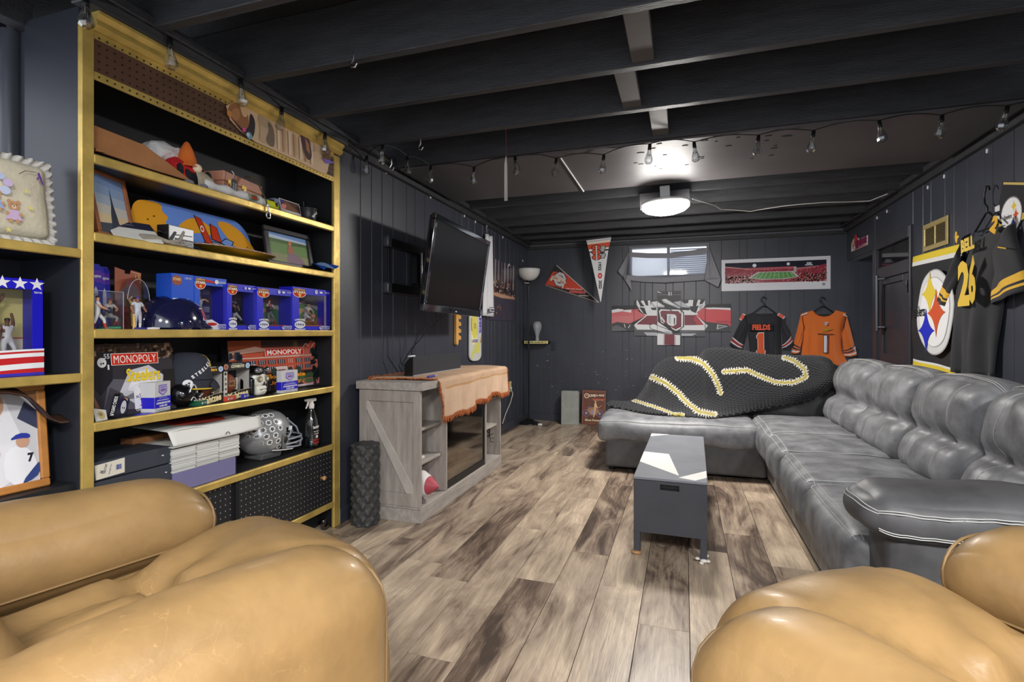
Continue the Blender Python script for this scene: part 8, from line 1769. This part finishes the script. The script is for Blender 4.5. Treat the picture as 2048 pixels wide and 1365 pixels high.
# pennant at the right edge
o = (XW, onX(2000, 400, XW).y, 1.7); F = rw_(1640, 250, 2.576, o, XW)
t = thing('felt_pennant', 'black and gold felt pennant with a white roundel at the right edge of the wall', 'pennant', o, -PI/2)
a, b_, c = F(945, 292), F(905, 545), F(905, 545); e = (a[0]+.75, (a[1]+b_[1])/2-.10)
MB().prism([b_, e, a], -.004, 0).build('felt', mat('black_felt_pennant', (44, 44, 46), r=.9), t); A = Art(y=-.0045, step=.0003); A.line([(a[0]+.01, a[1]-.012), (e[0], e[1]+.004)], .012, (214, 186, 110)); A.poly([(b_[0]+.03, b_[1]+.004), (e[0], e[1]), (b_[0]+.05, b_[1]+.05)], (206, 176, 60)); A.rect(b_[0]+.004, b_[0]+.05, b_[1]+.10, b_[1]+.13, (220, 220, 220)); A.rect(b_[0]+.004, b_[0]+.05, b_[1]+.05, b_[1]+.075, (220, 220, 220)); disk_emblem(A, *F(992, 462), .088); A.build(t, 'print', CLOTHPRINT)
# sticker sign above the alcove
o = (XW, onX(1703, 500, XW).y, 2.0); F = rw_(1620, 440, 9.31, o, XW)
t = thing('wall_sticker', 'red and white baseball street-sign plaque above the alcove opening', 'sign', o, -PI/2)
MB().prism([F(775, 595), F(1075, 465), F(1080, 285), F(925, 355), F(900, 330), F(860, 322), F(815, 360), F(778, 450)], -.004, 0).build('plaque', solid('plaque_white', (226, 214, 210)), t); A = Art(y=-.0045)
A.poly([F(850, 410), F(1066, 310), F(1066, 420), F(850, 512)], (190, 46, 60)); A.poly([F(840, 540), F(1062, 445), F(1062, 462), F(840, 560)], (196, 50, 60)); A.circ(*F(865, 375), .055, (206, 56, 52)); A.text('RED SOX AVE', *F(958, 412), F(1060, 0)[0]-F(856, 0)[0], .085, (96, 30, 96), rot=.04, bold=.05); A.poly([F(800, 520), F(800, 430), F(830, 390), F(846, 470), F(838, 540), F(815, 560)], (214, 186, 160)); A.poly([F(808, 470), F(822, 450), F(826, 500), F(812, 510)], (50, 40, 50)); A.build(t, 'print')
# ------------------------------------------------------------------ knitted blanket over the short back of the sofa
def pr(p): q = p-CP; d = -SA*q.x+CA*q.y; return (U0+FPX*(CA*q.x+SA*q.y)/d, V0-FPX*q.z/d)
ST_ = [(-.66, [(4.72, .440), (4.80, .448), (4.88, .446), (4.95, .44), (4.99, .44), (5.0, .43)]),
 (-.46, [(4.52, .440), (4.66, .458), (4.80, .462), (4.92, .46), (4.99, .455), (5.02, .44)]),
 (-.33, [(4.40, .440), (4.56, .455), (4.72, .475), (4.84, .53), (4.95, .58), (5.02, .50)]),
 (-.24, [(4.34, .440), (4.54, .462), (4.72, .54), (4.84, .70), (4.95, .77), (5.10, .66)]),
 (-.14, [(4.30, .440), (4.52, .468), (4.69, .58), (4.81, .77), (4.95, .86), (5.13, .78)]),
 (.02, [(4.28, .440), (4.50, .472), (4.68, .59), (4.80, .79), (4.95, .875), (5.14, .80)]),
 (.14, [(4.27, .440), (4.50, .468), (4.67, .57), (4.80, .78), (4.96, .875), (5.15, .80)]),
 (.20, [(4.30, .445), (4.50, .465), (4.66, .56), (4.79, .80), (4.96, .93), (5.15, .80)]),
 (.34, [(4.44, .445), (4.55, .475), (4.68, .58), (4.79, .80), (4.97, .945), (5.16, .82)]),
 (.52, [(4.56, .47), (4.61, .52), (4.68, .61), (4.79, .80), (4.97, .925), (5.16, .80)]),
 (.70, [(4.60, .515), (4.63, .58), (4.69, .68), (4.80, .82), (4.97, .90), (5.16, .78)]),
 (.86, [(4.60, .56), (4.59, .63), (4.66, .71), (4.80, .83), (4.98, .89), (5.16, .78)]),
 (1.00, [(4.62, .62), (4.60, .68), (4.68, .74), (4.82, .84), (4.98, .885), (5.16, .78)]),
 (1.10, [(4.70, .70), (4.68, .73), (4.74, .77), (4.86, .84), (4.98, .88), (5.14, .80)]),
 (1.15, [(4.80, .78), (4.79, .79), (4.83, .81), (4.90, .845), (4.98, .86), (5.10, .82)])]
bl = thing('knitted_blanket', 'chunky black knitted blanket with white and yellow stripes, draped over the sofa back', 'blanket', (.25, 4.75, .44))
def cr_(a, b, c, d, t): return .5*((2*b)+(-a+c)*t+(2*a-5*b+4*c-d)*t*t+(-a+3*b-3*c+d)*t*t*t)
def bsurf(u, v):
    n = len(ST_)-1; s = u*n; i = min(n-1, int(s)); f_ = s-i
    def prof(k, v):
        P = ST_[max(0, min(n, k))][1]; m = len(P)-1; s2 = v*m; j = min(m-1, int(s2)); t = s2-j
        g = lambda q: P[max(0, min(m, q))]
        return tuple(cr_(g(j-1)[c], g(j)[c], g(j+1)[c], g(j+2)[c], t) for c in (0, 1))
    A_ = [prof(k, v) for k in (i-1, i, i+1, i+2)]; X = [ST_[max(0, min(n, k))][0] for k in (i-1, i, i+1, i+2)]
    y, z = (cr_(*[a[c] for a in A_], f_) for c in (0, 1)); x = cr_(*X, f_)
    return Vector((x, y, z))
def bdisp(u, v):
    p = bsurf(u, v); e = .002
    n = (bsurf(min(1, u+e), v)-bsurf(max(0, u-e), v)).cross(bsurf(u, min(1, v+e))-bsurf(u, max(0, v-e)))
    n = n.normalized() if n.length > 1e-12 else Vector((0, -1, 0))
    if n.z < 0 and n.y > 0: n = -n
    w_ = .010*mnoise.noise(Vector((p.x*5, p.y*4, p.z*4)))+.008*math.sin(p.x*9+p.z*6)
    kn = .0045*math.sin(u*2*PI*46+(PI if int(v*52) % 2 else 0))*abs(math.sin(v*PI*52))
    return p+n*(.012+w_*(.4+.6*min(1, max(0, (p.z-.45)/.1)))+kn)-bl.location
cr3 = lambda pts: [(1180+x/3.938, 680+y/3.938) for x, y in pts]
STR = [cr3([(340, 482), (520, 545), (660, 600), (735, 602)]), cr3([(500, 300), (600, 345), (700, 430), (760, 500), (850, 575), (975, 598)]), cr3([(690, 145), (790, 150), (900, 195), (960, 270), (1000, 340), (1030, 430)]), cr3([(1052, 258), (1130, 254), (1240, 250), (1340, 290), (1460, 338), (1600, 340), (1700, 300), (1690, 240), (1610, 180), (1530, 150)])]
WD = (3.6, 6.6, 6.2, 5.6)
def bcol(u, v):
    q = bsurf(u, v); x, y = pr(q); best = 99; zz = 0
    for S_, w_ in zip(STR, WD):
        L0 = 0
        for (ax, ay), (bx, by) in zip(S_[:-1], S_[1:]):
            dx, dy = bx-ax, by-ay; t = max(0, min(1, ((x-ax)*dx+(y-ay)*dy)/(dx*dx+dy*dy))); d = math.hypot(x-ax-t*dx, y-ay-t*dy)/w_
            
            if d < best: best = d; zz = math.sin((L0+t*math.hypot(dx, dy))*1.25)
            L0 += math.hypot(dx, dy)
    z = .34*zz
    if v > .93: return (24, 25, 29)
    return (150, 138, 70) if best < .42 else ((176, 173, 162) if best < .9+z else (24, 25, 29))
B = MB(); B.sheet(bdisp, 300, 200, .014, bcol); B.build('knit', mat('chunky_wool', r=.95, vc=True, bump=.5, bs=90, sheen=.2), bl)
# ------------------------------------------------------------------ ceiling lamp
t = thing('ceiling_lamp', 'round flush ceiling lamp with a glowing white dome, hung from a bracket', 'lamp', (LAMP[0], LAMP[1], 2.0), 0, rot=(math.radians(2), math.radians(-2), 0))
LW = mat('lamp_white', (226, 226, 224), r=.4)
MB().lathe([(.001, .075), (.168, .075), (.172, .070), (.172, .052), (.160, .050), (.001, .05)], (0, 0, 0), 40).build('base_ring', LW, t)
MB().lathe([(.160, .050), (.170, .040), (.168, .025), (.14, .002), (.09, -.014), (.001, -.022)], (0, 0, 0), 40).build('diffuser', mat('lamp_glow', (255, 252, 246), r=.4, emit=(255, 250, 244, 170.)), t)
MB().box(-.035, .035, -.02, .16, .076, .19).build('bracket', LW, t, bevel=.003)
MB().box(-.2, .18, .20, .222, .07, .20).build('mounting_board', mat('grey_white_board', (52, 52, 54), r=.6), t, bevel=.003)
c_ = [onZ(u, v, 2.183) for u, v in ((1385, 398), (1405, 404), (1430, 411), (1441, 419))]+[onZ(u, v, 2.186) for u, v in ((1465, 420), (1500, 423), (1530, 418), (1570, 412), (1600, 409), (1650, 405), (1700, 404), (1740, 402), (1775, 388))]
t = thing('lamp_cord', 'white cord stapled along the joists from the ceiling lamp', 'cord', c_[0]); MB().tube([p-c_[0] for p in c_], .0045, 5).build('cord', mat('white_cord', (190, 188, 182), r=.5), t)
# ------------------------------------------------------------------ string lights: one wire, each bulb its own thing
BG = thin_glass('bulb_glass', (236, 238, 240), .12, .75); SOCK = mat('socket_black', (18, 18, 19), r=.5); FIL = mat('filament', (214, 200, 170), r=.3, m=.8)
proto = None
spots = [(u, v, 'X') for u, v in ((172, 8), (340, 92), (482, 172), (563, 226), (650, 276))]+[(u, v, 'Z') for u, v in ((733, 322), (765, 300), (815, 322), (861, 341), (948, 343), (1031, 322), (1112, 326), (1207, 319), (1299, 298), (1389, 294), (1516, 281), (1626, 272), (1760, 252), (1883, 242), (2012, 224))]
pts = []
for i, (u, v, k) in enumerate(spots):
    p = onX(u, v, -1.815) if k == 'X' else onZ(u, v, 2.135)
    where = ('over the bookcase' if i < 5 else ('near the top of the left wall' if i < 8 else 'along the joist'))
    lb = f'clear string-light bulb {where}, ' + ('first from the left' if i == 0 else f'{["second","third","fourth","fifth","sixth","seventh","eighth","ninth","tenth","eleventh","twelfth","thirteenth","fourteenth","fifteenth","sixteenth","seventeenth","eighteenth","nineteenth"][i-1]} from the left' if i < 19 else 'last at the right')
    if proto is None:
        t = thing('string_light_bulb', lb, 'bulb', (0, 0, 0), 0, 'clear string-light bulbs'); proto = t
        MB().lathe([(.010, -.002), (.013, -.024), (.020, -.046), (.024, -.060), (.022, -.074), (.012, -.084), (.001, -.087)], (0, 0, 0), 7, smooth=False).build('glass', BG, t)
        MB().lathe([(.001, .028), (.009, .027), (.0105, .0), (.0105, -.006), (.001, -.007)], (0, 0, 0), 10).build('socket', SOCK, t)
        MB().tube([(-.004, 0, -.006), (-.007, 0, -.04), (0, 0, -.03), (.007, 0, -.04), (.004, 0, -.006)], .0012, 4).build('filament', FIL, t)
    else: t = copy_tree(proto); t['label'] = lb
    t.location = p-Vector((0, 0, -.0)); t.rotation_euler = (R.uniform(-.18, .18), R.uniform(-.18, .18), R.uniform(0, 3)); pts.append(p+Vector((0, 0, .028)))
w_ = thing('string_light_wire', 'thin black wire of the string lights, looped under the ceiling joists', 'wire', pts[0])
B = MB(); allp = []
for a, b in zip(pts[:-1], pts[1:]):
    for k in range(8): s_ = k/8; q = a.lerp(b, s_); q.z += .018*math.sin(PI*s_)*(1 if R.random() < 2 else 0); allp.append(q-pts[0])
allp.append(pts[-1]-pts[0]); allp.append(pts[-1]-pts[0]+Vector((.14, .0, .02))); B.tube(allp, .003, 5); B.build('wire', SOCK, w_)
# hooks in the joists, clips along the wall top, the pull cord
def hook_(u, v, Y, lb):
    p = onY(u, v, Y); t = thing('ceiling_hook', lb, 'hook', p, 0, 'small metal ceiling hooks')
    MB().tube([(0, 0, .05), (0, 0, .02), (-.012, 0, .004), (-.008, 0, -.012), (.008, 0, -.014), (.016, 0, .0)], .0035, 6).build('hook', mat('silver'), t)
for u, v, Y, lb in ((841, 295, 2.62, 'small bent hook under the second joist near the bookcase'), (783, 336, 2.62, 'small bent hook by the left wall top near the bookcase'), (965, 437, 4.9, 'small white screw hook above the television'), (1020, 466, 5.6, 'small white screw hook in the last joists above the corner'), (707, 128, 1.79, 'thin wire hook under the first joist')): hook_(u, v, Y, lb)
for i, (u, v) in enumerate(((771, 344), (860, 394), (928, 432), (950, 444), (1005, 475), (1045, 522), (1018, 530))):
    p = onX(u, v, XL); t = thing('wall_clip', f'tiny white adhesive clip on the left wall, {("first", "second", "third", "fourth", "fifth", "sixth", "seventh")[i]} from the bookcase', 'clip', p, PI/2, 'white adhesive clips'); MB().box(-.008, .008, -.008, 0, -.012, .012).build('clip', solid('white_plastic', (225, 226, 230)), t, bevel=.002)
for i, (u, v) in enumerate(((1976, 302), (1890, 353), (1857, 375), (1755, 436), (1775, 423))):
    p = onX(u, v, XR); t = thing('wall_clip', f'tiny white adhesive clip on the right wall, {("first", "second", "third", "fifth", "fourth")[i]} from the photo edge', 'clip', p, -PI/2, 'white adhesive clips'); MB().box(-.008, .008, -.008, 0, -.012, .012).build('clip', solid('white_plastic', (225, 226, 230)), t, bevel=.002)
p = onY(1012, 272, 2.64); p1 = onY(1012, 402, 2.64)
t = thing('pull_cord', 'bundled white cord hanging on a thin red string from the joist', 'cord', p); zz = p1.z-p.z
MB().rod((0, 0, .04), (0, 0, zz*.35), .0018, n=5).build('red_string', solid('red_string', (110, 50, 52)), t)
for dx in (-.006, -.001, .005): MB().tube([(0, 0, zz*.32), (dx, -.002, zz*.45), (dx*1.2, 0, zz), (dx*.4, .004, zz*.98)], .003, 5).build('white_cord', mat('white_cord'), t)
# the lamp behind the camera, and an unseen one added as bookcase fill
for (x, y) in ((-.1, -.55), (1.25, -.2)):
    t = thing('ceiling_lamp', ('round white flush ceiling lamp behind the recliners' if x < 0 else 'unseen flush ceiling lamp added as fill, near the right recliner'), 'lamp', (x, y, 2.04))
    MB().lathe([(.001, .15), (.168, .15), (.172, .05), (.160, .03), (.001, .025)], (0, 0, 0), 32).build('base_ring', LW, t)
